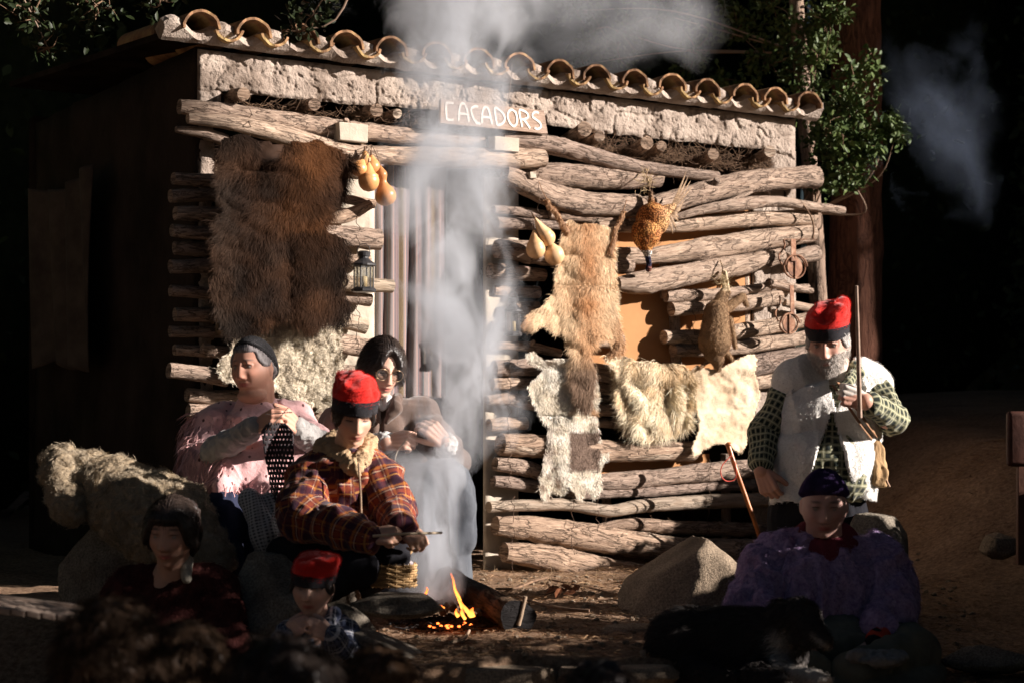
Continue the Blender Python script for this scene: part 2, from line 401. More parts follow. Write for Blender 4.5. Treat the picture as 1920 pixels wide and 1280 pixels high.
slab('board_panel', 1060, 1330, lin(1060, 858, 1330, 850), lin(1060, 895, 1330, 885), .012, .01, M_card, .0015, 12, 0, 9)
slab('board_panel', 404, 640, lin(404, 300, 640, 320), lin(404, 628, 640, 640), .10, .012, MAT('pale backing board', (.42, .31, .2), None, 6), .001, 12, 0, 10)
# cornice with mortar heaped between the tiles
T0 = wt(382) - .05; T1 = wt(1512) - .09; NT = 16; PITCH = (T1 - T0) / (NT - 1)
z_eave = EYE + (HY - 15) / F * W(382, 0, .12)[1]
print('eave z left', z_eave, 'right', EYE + (HY - 180) / F * W(1512, 0, .17)[1], 'pitch', PITCH)
def make_cornice():
    zt = z_eave - .085; ts = np.arange(T0 - .17, T1 + .13, .02); rows = []
    prof = [(-.02, 0), (.02, -.055), (.050, -.060), (.070, -.048), (.078, -.020), (.070, .01), (.02, .03)]
    V = []
    for k, t in enumerate(ts):
        ph = (t - T0) / PITCH; heap = .5 - .5 * math.cos(2 * math.pi * ph)        # 1 between covers
        for j, (o, h) in enumerate(prof):
            q = np.array([t * 9, h * 20, j * .5]); n = float(fbm(q[None] * 1.7, 3, 4)[0])
            V.append(wpt(t, zt + h + ((heap - .55) * .050 if j >= 4 else 0) + .006 * n, o + .012 * n + (.03 * heap if j >= 4 else 0)))
    m = len(prof); f = [(k * m + j, (k + 1) * m + j, (k + 1) * m + (j + 1) % m, k * m + (j + 1) % m) for k in range(len(ts) - 1) for j in range(m)]
    f += [tuple(range(m)), tuple(range((len(ts) - 1) * m, len(ts) * m))[::-1]]
    link('cornice', mesh(np.array(V), f, False), M_plaster, hut)
make_cornice()
def tile_mesh(up, seed, L_=.46):
    n = 12; rows = 7; V = []; f = []
    R0 = .090 if up else .086; rnd = random.Random(seed)
    for s in (0, 1):                               # outer, inner
        for k in range(rows):
            u = k / (rows - 1); R = (R0 - .016 * u if up else R0 - .016 * (1 - u)) - s * .012
            for j in range(n + 1):
                a = math.pi * j / n * (1.0 if up else .86) + (0 if up else .07 * math.pi)
                x = R * math.cos(a) * (1.0); z = R * math.sin(a) * .92
                if not up: z = -z
                c = .004 * math.sin(7 * a + seed) + rnd.uniform(-.0015, .0015) if k == 0 else 0
                V.append((x, u * L_ - .0 + c, z))
    w = n + 1; o = rows * w
    for k in range(rows - 1):
        for j in range(n):
            a = k * w + j; f.append((a, a + 1, a + w + 1, a + w)); f.append((a + o, a + w + o, a + w + 1 + o, a + 1 + o))
        for j in (0, n):
            a = k * w + j; f.append((a, a + w, a + w + o, a + o) if j == 0 else (a, a + o, a + w + o, a + w))
    for j in range(n):
        f.append((j, j + o, j + 1 + o, j + 1)); a = (rows - 1) * w + j; f.append((a, a + 1, a + 1 + o, a + o))
    V = np.array(V); th = math.radians(3)            # roof rises gently towards the back
    y, z = V[:, 1].copy(), V[:, 2].copy(); V[:, 1] = y * math.cos(th) - z * math.sin(th); V[:, 2] = y * math.sin(th) + z * math.cos(th)
    return mesh(V, f, False)
def make_roof():
    # roof deck as one sheet, tiles as sub-parts
    a = [wpt(T0 - .12, z_eave - .09, .03), wpt(T1 + .10, z_eave - .09, .03), wpt(T1 + .10, z_eave + .08, -2.4), wpt(T0 - .12, z_eave + .08, -2.4)]
    lo = [p - Vector((0, 0, .03)) for p in a]
    v = np.array(a + lo); f = [(0, 1, 2, 3), (7, 6, 5, 4), (0, 4, 5, 1), (1, 5, 6, 2), (2, 6, 7, 3), (3, 7, 4, 0)]
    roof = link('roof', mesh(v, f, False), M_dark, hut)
    ups = [tile_mesh(True, s) for s in range(4)]; dns = [tile_mesh(False, s) for s in range(4)]
    for me in ups + dns: me.materials.append(M_tile)
    ang = math.atan2(WW.y, WW.x)
    for row in (0, 1, 4):
        for i in range(NT):
            for up in (True, False):
                if (not up and i == NT - 1) or (row == 4 and i < 7): continue
                t = T0 + (i + (0 if up else .5)) * PITCH + random.uniform(-.012, .012)
                s = row * .37; off = .125 - s * math.cos(math.radians(3)) - (0 if up else .012) + random.uniform(-.01, .01)
                z = z_eave - .092 + s * math.sin(math.radians(3)) - (.0 if up else -.028) + row * .012 + random.uniform(-.004, .004) + (.075 if row == 4 and i > 7 else 0)
                me = random.choice(ups if up else dns)
                o = bpy.data.objects.new('tile', me); COL.objects.link(o); o.parent = roof
                o.location = wpt(t, z, off) - Vector(hut.location) - (roof.location)
                o.rotation_euler = (random.uniform(-.04, .04), random.uniform(-.09, .09), ang + random.uniform(-.07, .07))
make_roof()
# side and back walls, floor left to the ground
def plane_wall(name, a, b, z0, z1, th, mat, rough=.01, n=40):
    a, b = Vector(a), Vector(b); d = (b - a); nrm = Vector((d.y, -d.x, 0)).normalized()
    us = np.linspace(0, 1, n); zs = np.linspace(z0, z1, n // 2)
    U, Z = np.meshgrid(us, zs); q = np.stack([a.x + d.x * U, a.y + d.y * U, Z], -1)
    dd = rough * fbm(q * 4, 4, 3); A = q + np.array(nrm) * dd[..., None]; B = q - np.array(nrm) * th
    v = np.vstack([A.reshape(-1, 3), B.reshape(-1, 3)]); m = len(us); i = np.arange(m * len(zs)).reshape(len(zs), m); o = i.size
    f = [(i[r, c], i[r, c + 1], i[r + 1, c + 1], i[r + 1, c]) for r in range(len(zs) - 1) for c in range(m - 1)]
    ring = list(i[0, :]) + list(i[1:, -1]) + list(i[-1, -2::-1]) + list(i[-2:0:-1, 0])
    f += [(ring[k + 1 - len(ring)], ring[k], ring[k] + o, ring[(k + 1) % len(ring)] + o) for k in range(len(ring))]
    f += [(i[0, 0] + o, i[-1, 0] + o, i[-1, -1] + o, i[0, -1] + o)]
    return link(name, mesh(v, f, True), mat, hut)
c0 = wpt(wt(370) + .0, 0, -.03); c1 = wpt(wt(370), 0, -2.4); c2 = wpt(wt(1490), 0, -2.4); c3 = wpt(wt(1490), 0, -.03)
plane_wall('side_wall', c1, c0, .0, z_eave - .14, .14, M_plaster_shade, .03)
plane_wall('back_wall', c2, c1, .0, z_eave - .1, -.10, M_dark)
plane_wall('side_wall', c3, c2, .0, z_eave - .14, .14, M_plaster_shade)

# ---------------------------------------------------------------- logs: (pixel line, radius px, stand-off m, kind)
LOGS = [
 # lintels and upper rows
 ([(336, 200), (420, 212), (520, 226), (640, 243), (760, 256), (905, 268)], [13, 17, 17, 17, 15, 13], .085, 0),
 ([(352, 222), (440, 232), (540, 256), (630, 282), (720, 291), (860, 296), (1018, 297)], [11, 15, 17, 18, 17, 18, 17], .12, 1),
 ([(330, 243), (380, 250), (424, 264)], [7, 12, 12], .07, 2),
 ([(940, 262), (1020, 270), (1100, 290), (1180, 311), (1260, 322), (1345, 331)], [15, 20, 18, 15, 12, 9], .10, 2),
 ([(988, 324), (1060, 330), (1150, 334), (1236, 333)], [17, 22, 22, 20], .06, 0),
 ([(946, 326), (1000, 352), (1060, 374), (1120, 384), (1196, 386)], [16, 21, 23, 22, 21], .12, 0),
 ([(1180, 388), (1240, 382), (1330, 358), (1420, 340), (1530, 333)], [17, 20, 20, 22, 22], .10, 0),
 ([(1180, 412), (1260, 408), (1320, 393), (1385, 384), (1450, 378), (1510, 386), (1580, 396)], [3, 6, 10, 12, 11, 11, 9], .15, 1),
 ([(1325, 392), (1370, 377), (1410, 360)], [6, 5, 3], .16, 1),
 ([(1105, 424), (1220, 424), (1300, 421), (1400, 412), (1524, 407)], [12, 14, 14, 14, 15], .09, 1),
 ([(925, 394), (980, 398), (1060, 408)], [9, 10, 9], .07, 0),
 ([(930, 419), (980, 420), (1060, 424)], [11, 11, 9], .09, 0),
 ([(1030, 404), (1100, 410), (1170, 414)], [8, 9, 7], .10, 3),
 ([(1150, 480), (1220, 480), (1300, 470), (1400, 454), (1523, 437)], [17, 17, 19, 18, 16], .09, 1),
 ([(1158, 532), (1205, 530), (1300, 513), (1400, 494), (1466, 480)], [12, 20, 19, 18, 13], .12, 1),
 ([(1476, 486), (1531, 474)], [13, 14], .08, 1),
 ([(932, 466), (1000, 475), (1080, 487), (1180, 498)], [19, 21, 20, 18], .09, 0),
 ([(918, 507), (970, 512), (1020, 516)], [13, 14, 12], .07, 2),
 ([(1248, 556), (1320, 553), (1390, 546), (1472, 531)], [11, 11, 10, 8], .08, 1),
 ([(1258, 580), (1330, 576), (1400, 568), (1462, 556)], [13, 13, 14, 14], .08, 1),
 ([(1462, 545), (1515, 538)], [9, 6], .06, 1), ([(1440, 530), (1480, 538), (1522, 546)], [8, 8, 6], .10, 1),
 ([(1470, 568), (1528, 580)], [8, 8], .06, 1),
 ([(1244, 632), (1320, 630), (1400, 619), (1530, 597)], [14, 13, 14, 14], .08, 1),
 ([(1262, 656), (1340, 656), (1420, 646), (1540, 628)], [12, 11, 13, 13], .08, 1),
 ([(1385, 692), (1440, 680), (1520, 664)], [20, 21, 20], .06, 0),
 ([(1385, 724), (1450, 712), (1520, 705)], [13, 14, 14], .05, 1),
 ([(955, 578), (1008, 578)], [12, 13], .07, 0), ([(925, 545), (1010, 548)], [11, 11], .03, 2),
 ([(920, 612), (1000, 616)], [11, 11], .03, 2),
 ([(922, 648), (990, 650), (1050, 662)], [10, 11, 9], .06, 0),
 ([(1090, 636), (1164, 640)], [14, 14], .06, 1),
 # lower rows
 ([(926, 690), (1000, 688), (1080, 692), (1172, 705)], [16, 17, 17, 17], .09, 0),
 ([(922, 719), (1000, 719), (1080, 723), (1170, 733)], [12, 12, 12, 10], .07, 0),
 ([(913, 750), (960, 748), (1000, 757), (1080, 765), (1175, 770)], [10, 14, 14, 14, 12], .08, 0),
 ([(1100, 745), (1175, 745)], [10, 10], .05, 0),
 ([(1180, 768), (1300, 772)], [10, 10], .05, 2), ([(1280, 742), (1300, 745)], [9, 9], .05, 2),
 ([(917, 797), (950, 794), (985, 793)], [11, 12, 11], .07, 1),
 ([(1110, 792), (1180, 794), (1300, 802)], [9, 9, 8], .05, 1),
 ([(938, 832), (1010, 836), (1100, 844), (1200, 846), (1300, 845)], [19, 21, 21, 19, 18], .10, 3),
 ([(928, 869), (980, 876), (1030, 889), (1090, 892)], [11, 14, 13, 11], .09, 0),
 ([(1030, 905), (1130, 903), (1220, 896), (1290, 888), (1400, 878), (1470, 870)], [13, 15, 17, 17, 16, 15], .09, 2),
 ([(924, 902), (980, 908), (1080, 924), (1160, 922), (1250, 918), (1340, 910), (1460, 905)], [11, 14, 12, 12, 12, 12, 11], .08, 0),
 ([(916, 950), (1000, 946), (1070, 946), (1140, 957), (1200, 948), (1290, 942), (1380, 938), (1480, 937)], [13, 13, 13, 13, 14, 15, 15, 15], .13, 4),
 ([(1100, 992), (1180, 982), (1260, 988), (1340, 990), (1420, 992), (1500, 990)], [6, 12, 13, 13, 13, 12], .09, 3),
 ([(928, 985), (1000, 990), (1090, 1003), (1180, 1018), (1290, 1030), (1420, 1032)], [17, 22, 24, 24, 22, 20], .13, 3),
 ([(944, 1034), (1010, 1042), (1090, 1058), (1170, 1073), (1260, 1080), (1340, 1082)], [18, 23, 24, 22, 18, 16], .17, 3),
 ([(1290, 1060), (1400, 1058), (1500, 1050)], [16, 16, 16], .09, 0),
 # left of the door, mostly behind the boar hide and the women
 ([(640, 372), (702, 383)], [9, 9], .10, 3), ([(600, 412), (650, 404), (694, 383)], [12, 12, 9], .13, 3),
 ([(560, 440), (640, 444), (711, 449)], [18, 19, 19], .12, 2),
 ([(600, 480), (692, 488)], [10, 10], .08, 1),
 ([(560, 520), (650, 531), (735, 537)], [14, 16, 15], .14, 4),
 ([(560, 548), (640, 556), (694, 563)], [12, 13, 13], .08, 1),
 ([(560, 590), (640, 600), (686, 613)], [15, 17, 15], .10, 4),
 ([(560, 640), (640, 645), (690, 652)], [16, 18, 16], .11, 2),
 ([(560, 690), (640, 695), (690, 700)], [14, 14, 14], .10, 0), ([(560, 735), (690, 742)], [14, 14], .08, 0),
 ([(316, 694), (370, 700), (426, 711)], [13, 13, 13], .14, 0),
 ([(378, 653), (400, 657)], [10, 11], .13, 3),
 ([(322, 432), (345, 434), (410, 440)], [12, 12, 12], .08, 0),
]
for y, r, o in [(335, 13, .06), (368, 12, .05), (400, 13, .08), (465, 12, .05), (500, 13, .07), (545, 11, .08), (590, 12, .07), (622, 11, .06), (655, 10, .08), (740, 14, .07), (770, 13, .09), (802, 14, .06), (838, 14, .09), (872, 13, .07), (905, 14, .08), (942, 14, .08), (978, 14, .07), (1015, 14, .09), (1050, 14, .08), (1082, 13, .08)]:
    e = 560 if y < 700 else 690
    LOGS.append(([((322 if y < 720 else 352) + random.uniform(-6, 6), y), (430, y + 2 + random.uniform(-5, 5)), (e, y + 6)], [r, r * 1.1, r], o, random.choice([0, 2, 0])))
KM = [M_bark, M_bark2, M_bark, M_bark3, M_bare]
for k, (pts, rad, off, kd) in enumerate(LOGS):
    w = [W(x, y, off) for x, y in pts]; r = [q * p[1] / F for q, p in zip(rad, w)]
    ln = sum((w[i + 1] - w[i]).length for i in range(len(w) - 1))
    v, f, uv, mi = tube(w, r, seg=20, rings=max(6, int(ln / .018)), rough=.13 if kd != 4 else .06, rs=22 if kd in (1, 4) else 30, seed=k, oval=.05, lump=.16, capmi=1)
    link('log', mesh(v, f, True, uv, mi), [KM[kd], M_end], hut)
    # stub of a cut branch now and then
    if kd in (0, 3) and ln > .35 and k % 3 == 0:
        i = len(w) // 2; tube_obj('knot', [w[i], w[i] + WN * r[i] * 1.25 + Vector((random.uniform(-.02, .02), 0, r[i] * .9))], [r[i] * .5, r[i] * .3], [KM[kd], M_end], hut.children[-1], seg=10, rings=5, rough=.2, rs=30, capmi=1)
# roof joists sticking out under the plaster
for a, b, r in [((400, 183, -.35), (457, 177, .16), 12.5), ((540, 203, -.35), (590, 196, .15), 12), ((655, 216, -.35), (706, 207, .15), 12), ((700, 225, -.35), (745, 213, .12), 9),
                ((1040, 280, -.3), (1097, 242, .17), 14), ((1075, 285, -.3), (1124, 256, .16), 10), ((1150, 310, -.3), (1213, 268, .17), 13), ((1190, 318, -.3), (1241, 274, .15), 10),
                ((1275, 330, -.3), (1338, 289, .16), 11), ((1385, 320, -.3), (1444, 284, .12), 11), ((830, 240, -.3), (880, 228, .10), 11)]:
    p, q = W(*a), W(*b)
    tube_obj('joist', [p, (p + q) / 2, q], r * q[1] / F, [M_bark3, M_end], hut, seg=18, rings=12, rough=.12, rs=26, seed=int(a[0]), capmi=1)
# blocks and posts
for cx, cy, wx, hy, off in [(658, 250, 30, 17, .14), (945, 272, 27, 13, .15), (994, 330, 7, 6, .15)]:
    c = W(cx, cy, off); s = c[1] / F
    v, f = bevel_box(c, WW * wx * s, WN * .03, Vector((0, 0, hy * s)), .004, .0012)
    link('block', mesh(v, f, False), M_stone, hut)
for pts, r, off in [([(1262, 545), (1268, 690)], 11, .02), ([(1240, 470), (1242, 560)], 10, .0), ([(1395, 400), (1398, 700)], 9, -.01), ([(1135, 860), (1140, 1060)], 9, -.03), ([(1360, 850), (1362, 1030)], 9, -.03)]:
    w = [W(x, y, off) for x, y in pts]
    tube_obj('post', w, r * w[0][1] / F, [M_bark2, M_end], hut, seg=12, rings=14, rough=.12, rs=24, seed=int(r), capmi=1)
# wire bindings: vertical loops round the logs beside the doors and pillars
def binding(px, y0, y1, off, seed):
    rnd = random.Random(seed); pts = []
    for y in np.arange(y0, y1, 9): pts.append(W(px + rnd.uniform(-4, 4), y, off + .03 * math.sin(y * .22 + seed) + rnd.uniform(-.006, .006)))
    tube_obj('wire', pts, .0016, M_wire, hut, seg=5, rings=len(pts) * 3)
for px, y0, y1, off, s in [(955, 672, 915, .145, 1), (962, 930, 1080, .19, 2), (1120, 800, 1000, .17, 3), (1445, 395, 700, .15, 4), (1438, 325, 480, .16, 5), (1010, 320, 420, .17, 6), (1320, 345, 430, .17, 7), (1226, 340, 470, .19, 8), (672, 400, 660, .17, 9), (1300, 540, 670, .12, 10), (1330, 860, 1010, .16, 11), (1075, 940, 1060, .19, 12), (470, 205, 275, .15, 13), (615, 240, 300, .16, 14)]:
    binding(px, y0, y1, off, s)
# dry brush stuffed under the eave and on the ledge
def brush(name, roots, n, length, rad, parent, seed, spread=1.0, mat=M_twig, **k):
    mb = MB(); r = np.random.default_rng(seed)
    for i in range(n):
        p = np.array(roots(r)); d = r.normal(size=3) * [1, .5, .6 * spread]; d /= np.linalg.norm(d); l = length * r.uniform(.4, 1.3)
        q = [p, p + d * l * .5 + r.normal(size=3) * l * .12, p + d * l + r.normal(size=3) * l * .2]
        v, f, uv, m = tube(q, [rad, rad * .8, rad * .4], seg=3, rings=5, cap=False); mb.add(v, f)
    return link(name, mb.mesh(), mat, parent, kind='stuff', **k)
brush('dry_brush', lambda r: (lambda x: W(x, np.interp(x, [430, 800], [198, 228]) + r.normal() * 7, r.uniform(-.05, .12)))(r.uniform(430, 800)), 260, .07, .0012, hut, 3)
brush('dry_brush', lambda r: (lambda x: W(x, np.interp(x, [1080, 1440], [272, 312]) + r.normal() * 9, r.uniform(-.08, .10)))(r.uniform(1080, 1450)), 900, .09, .0014, hut, 4)
brush('dry_brush', lambda r: W(r.uniform(1120, 1440), r.uniform(975, 1010), r.uniform(.05, .14)), 160, .07, .001, hut, 5)

# painted sign board
def make_sign():
    c = [W(827, 186, .20), W(1020, 208, .16), W(1027, 251, .16), W(826, 231, .20)]
    root = thing('wooden_sign', W(926, 230, .18), 'hand-painted wooden sign with white capital letters hung under the eave', 'sign')
    nrm = ((c[1] - c[0]).cross(c[3] - c[0])).normalized(); nrm = nrm if nrm.y < 0 else -nrm
    v = np.array([p for p in c] + [p - nrm * .018 for p in c]); f = [(3, 2, 1, 0), (4, 5, 6, 7), (0, 1, 5, 4), (1, 2, 6, 5), (2, 3, 7, 6), (3, 0, 4, 7)]
    m, nt, b, N, K = new_mat('weathered board'); co = ncoord(nt, 'Object', (1, 1, 9))
    g = nnoise(nt, co, 14, 6, .7); K.new(nramp(nt, g, [(.35, (.20, .13, .095)), (.6, (.40, .29, .22))]), b.inputs['Base Color']); b.inputs['Roughness'].default_value = .9; nbump(nt, g, .6, .006, b)
    link('board', mesh(v, f, False), m, root)
    white = MAT('white paint', (.80, .75, .68), (.66, .60, .53), 60, .7, .3, 90, .002)
    def S(u, w):                                       # sign space: u right 0..200, w down 0..46 px
        a = c[0] + (c[1] - c[0]) * (u / 200); b_ = c[3] + (c[2] - c[3]) * (u / 200); return a + (b_ - a) * (w / 46) + nrm * .0015
    G = {'C': [[(14, 5), (3, 5), (0, 9), (1, 30), (3, 37), (14, 37)]],
         'A': [[(0, 38), (2, 14), (6, 4), (11, 4), (16, 15), (19, 38)], [(2, 23), (17, 23)]],
         'Ç': [[(14, 6), (6, 7), (1, 13), (2, 22), (6, 33), (11, 35)], [(8, 35), (10, 39), (14, 38), (17, 41)]],
         'A2': [[(0, 38), (2, 16), (7, 6), (12, 6), (16, 18), (19, 38)], [(2, 25), (17, 25)]],
         'D': [[(2, 38), (0, 6), (9, 8), (17, 17), (17, 28), (10, 36), (2, 38)]],
         'O': [[(9, 4), (3, 9), (0, 19), (3, 31), (9, 37), (15, 33), (18, 21), (16, 9), (9, 4)]],
         'R': [[(2, 37), (0, 6), (7, 4), (15, 8), (16, 16), (6, 22), (3, 21)], [(6, 21), (12, 29), (17, 38)]],
         'S': [[(16, 5), (9, 4), (3, 9), (3, 15), (10, 20), (16, 26), (16, 33), (9, 38), (3, 36)]]}
    x = 9
    for ch, adv in [('C', 23), ('A', 23), ('Ç', 20), ('A2', 26), ('D', 24), ('O', 24), ('R', 23), ('S', 20)]:
        mb = MB()
        for st in G[ch]:
            q = spline([(u + x, w + 1, 0) for u, w in st], max(8, len(st) * 5)) if len(st) > 2 else np.array([(u + x, w + 1, 0) for u, w in st], float)
            pp = np.array([S(a_, b_) for a_, b_, _ in q]); d = np.gradient(pp, axis=0); sd = np.cross(d, np.array(nrm)); sd /= np.linalg.norm(sd, axis=1)[:, None]
            hw = .0058 * (1 + .12 * fbm(pp * 60, 2, 3))[:, None]
            vv = np.vstack([pp + sd * hw, pp - sd * hw, pp + sd * hw * .9 + np.array(nrm) * .0012, pp - sd * hw * .9 + np.array(nrm) * .0012]); n = len(pp)
            ff = []
            for k in range(n - 1): ff += [(k + 2 * n, k + 1 + 2 * n, k + 1 + 3 * n, k + 3 * n), (k, k + 1, k + 1 + 2 * n, k + 2 * n), (k + n, k + 3 * n, k + 1 + 3 * n, k + 1 + n)]
            ff += [(0, 2 * n, 3 * n, n), (n - 1, 2 * n - 1, 4 * n - 1, 3 * n - 1)]
            mb.add(vv, ff)
        link('letter', mb.mesh(False), white, root); x += adv
    tube_obj('cord', [W(960, 118, .16), W(958, 150, .17), W(952, 190, .185)], .0022, M_twig, root, seg=6, rings=8)
make_sign()

# striped curtain in the doorway
def make_curtain():
    xs = np.linspace(682, 838, 150); ys = np.linspace(300, 745, 80); X, Y = np.meshgrid(xs, ys)
    u = (X - 682) / 156
    off = -.035 + .007 * np.sin(u * 44 + .6 * np.sin(Y * .01)) * (.5 + .5 * ss(300, 420, Y)) + .012 * np.sin(u * 17 + Y * .004) + .004 * fbm(np.stack([X * .05, Y * .01, X * 0], -1), 2)
    v = Wn(X, Y, off).reshape(-1, 3); n, k = len(ys), len(xs); i = np.arange(n * k).reshape(n, k)
    f = np.stack([i[:-1, :-1], i[:-1, 1:], i[1:, 1:], i[1:, :-1]], -1).reshape(-1, 4)
    uv = np.stack([u * 1.0, (Y - 300) / 156], -1).reshape(-1, 2)
    m, nt, b, N, K = new_mat('striped weave'); s = N.new('ShaderNodeSeparateXYZ'); K.new(ncoord(nt, 'UV'), s.inputs[0])
    U, V = s.outputs[0], s.outputs[1]
    r = N.new('ShaderNodeValToRGB'); r.color_ramp.interpolation = 'CONSTANT'; e = r.color_ramp.elements
    rnd = random.Random(5); cols = [(.17, .145, .135), (.14, .085, .09), (.10, .09, .10), (.24, .20, .19), (.18, .155, .15), (.12, .145, .15), (.30, .20, .18), (.20, .17, .16), (.18, .14, .14), (.15, .125, .12)]
    fr = nmath(nt, 'FRACT', nmath(nt, 'MULTIPLY', U, 7.1)); K.new(fr, r.inputs[0])
    ps = np.sort(np.r_[0, np.array([rnd.random() for _ in range(29)])])
    e[0].position = 0.0; e[1].position = float(ps[-1])
    for p in ps[1:-1]: e.new(float(p))
    last = None
    for q in range(len(e)):
        c = rnd.choice([z for z in cols if z is not last]); last = c; e[q].color = (*c, 1)
    # woven zigzag bands
    zz = nmath(nt, 'FRACT', nmath(nt, 'ADD', nmath(nt, 'MULTIPLY', V, 60), nmath(nt, 'MULTIPLY', nmath(nt, 'PINGPONG', nmath(nt, 'MULTIPLY', U, 140), 1.0), 1.0)))
    band = nmath(nt, 'LESS_THAN', nmath(nt, 'ABSOLUTE', nmath(nt, 'SUBTRACT', nmath(nt, 'FRACT', nmath(nt, 'MULTIPLY', U, 2.6)), .16)), .07)
    zc = nmix(nt, (.24, .17, .095), (.05, .042, .038), nmath(nt, 'GREATER_THAN', zz, .5))
    K.new(nmix(nt, r.outputs[0], zc, band), b.inputs['Base Color']); b.inputs['Roughness'].default_value = .95; b.inputs['Specular IOR Level'].default_value = .05
    nbump(nt, nnoise(nt, ncoord(nt, 'UV', (1, 3, 1)), 160, 2), .25, .003, b)
    o = link('striped_curtain', mesh(v, f, True, uv), m, None, label='long woven curtain with red, grey and black stripes hanging in the doorway', cat='curtain')
    o.modifiers.new('thickness', 'SOLIDIFY').thickness = .003
make_curtain()
# ================================================================== fur and blobs
def strands(root, d, nrm, length, width, col, curl=0.0, droop=.3, seed=0, mat=None):
    """each hair a bent ribbon of three triangles"""
    r = np.random.default_rng(seed); n = len(root); length = length * np.ones(n); width = width * np.ones(n)
    d = d / (np.linalg.norm(d, axis=1)[:, None] + 1e-9); side = np.cross(d, nrm); side /= np.linalg.norm(side, axis=1)[:, None] + 1e-9
    c1 = r.normal(size=(n, 1)) * curl; c2 = r.normal(size=(n, 1)) * curl
    p1 = root + (d * .5 + nrm * .35 * (1 - droop) + side * c1) * length[:, None]
    p2 = p1 + (d * .5 + nrm * (.12 - .35 * droop) + side * c2) * length[:, None]
    rot = r.uniform(-.9, .9, (n, 1)); s = side * np.cos(rot) + nrm * np.sin(rot); w = width[:, None] * .5
    v = np.stack([root - s * w, root + s * w, p1 - s * w * .8, p1 + s * w * .8, p2], 1).reshape(-1, 3)
    b = np.arange(n)[:, None] * 5
    f = np.concatenate([b + [0, 1, 3], b + [0, 3, 2], b + [2, 3, 4]], 0)
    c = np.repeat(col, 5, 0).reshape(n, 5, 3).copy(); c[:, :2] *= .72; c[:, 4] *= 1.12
    return mesh(v, f, True, col=np.clip(c, 0, 1).reshape(-1, 3))
def in_poly(X, Y, poly_):
    X = np.asarray(X); Y = np.asarray(Y); r = np.zeros(X.shape, bool); n = len(poly_); j = n - 1
    for i in range(n):
        xi, yi = poly_[i]; xj, yj = poly_[j]
        c = ((yi > Y) != (yj > Y)) & (X < (xj - xi) * (Y - yi) / ((yj - yi) or 1e-9) + xi); r ^= c; j = i
    return r
def smooth_poly(p, n=None): 
    q = [(*a, 0) for a in p] + [(*p[0], 0)]; return [tuple(a[:2]) for a in spline(q, n or len(p) * 5)]
def pelt(name, outline, off, thick, skin_mat, nfur, flow, length, width, colour, label, cat, curl=.15, droop=.3, bare=None, step=3.0, furmat=None, jag=3.0, group=None, cellcurl=0, root=None, partname='fur'):
    op = smooth_poly(outline); op = [(x + jag * math.sin(i * 2.3) * .6 + random.uniform(-jag, jag) * .5, y + random.uniform(-jag, jag) * .5) for i, (x, y) in enumerate(op)]
    xs = [a for a, _ in op]; ys = [b for _, b in op]
    gx = np.arange(min(xs), max(xs) + step, step); gy = np.arange(min(ys), max(ys) + step, step); X, Y = np.meshgrid(gx, gy); ins = in_poly(X, Y, op)
    V = Wn(X, Y, off(X, Y)).reshape(-1, 3); n, k = len(gy), len(gx); i = np.arange(n * k).reshape(n, k)
    ok = ins[:-1, :-1] & ins[1:, :-1] & ins[:-1, 1:] & ins[1:, 1:]
    f = np.stack([i[1:, :-1], i[1:, 1:], i[:-1, 1:], i[:-1, :-1]], -1)[ok]
    used = np.unique(f); remap = np.zeros(n * k, int); remap[used] = np.arange(len(used)); f = remap[f]; V = V[used]
    c = V.mean(0); base = Vector(c); base.z = V[:, 2].min()
    r = root or thing(name, base, label, cat, group)
    px = X.reshape(-1)[used]; py = Y.reshape(-1)[used]
    o = link('hide', mesh(V, f, True, uv=np.stack([px, py], -1) / 300, col=colour(px, py) * (1.0 if step < 2 else .8)), skin_mat, r)
    o.modifiers.new('thickness', 'SOLIDIFY').thickness = thick
    if nfur:
        rg = np.random.default_rng(len(name) * 7 + int(xs[0]))
        a = rg.uniform(min(xs), max(xs), nfur * 3); b_ = rg.uniform(min(ys), max(ys), nfur * 3); m = in_poly(a, b_, op)
        if bare is not None: m &= ~bare(a, b_)
        a, b_ = a[m][:nfur], b_[m][:nfur]
        e = 2.0
        p = Wn(a, b_, off(a, b_)); tx = Wn(a + e, b_, off(a + e, b_)) - p; ty = Wn(a, b_ + e, off(a, b_ + e)) - p
        nrm = np.cross(ty, tx); nrm /= np.linalg.norm(nrm, axis=1)[:, None]; nrm *= np.sign((nrm @ np.array(WN)))[:, None]
        fx, fy = flow(a, b_)
        if cellcurl:
            q = np.stack([a * .045, b_ * .045, a * 0], -1); fx = fx + cellcurl * vn(q * 1.6, 3); fy = fy + cellcurl * vn(q * 1.6 + 9, 4)
        fx = fx + .35 * n2(a, b_, .03, 31) + rg.normal(size=len(a)) * .22; fy = fy + rg.normal(size=len(a)) * .22
        d = tx * fx[:, None] + ty * fy[:, None]
        L_ = (length(a, b_) if callable(length) else length) * rg.uniform(.6, 1.25, len(a))
        cl = colour(a, b_) * rg.uniform(.7, 1.25, (len(a), 1))
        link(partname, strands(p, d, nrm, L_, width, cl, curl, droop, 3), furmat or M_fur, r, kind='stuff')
    return r
def cmix(c1, c2, t): return np.array(c1)[None] * (1 - t[:, None]) + np.array(c2)[None] * t[:, None]
def n2(a, b, s, seed=0, o=2): return fbm(np.stack([np.asarray(a) * s, np.asarray(b) * s, np.asarray(a) * 0 + seed], -1), o, seed)

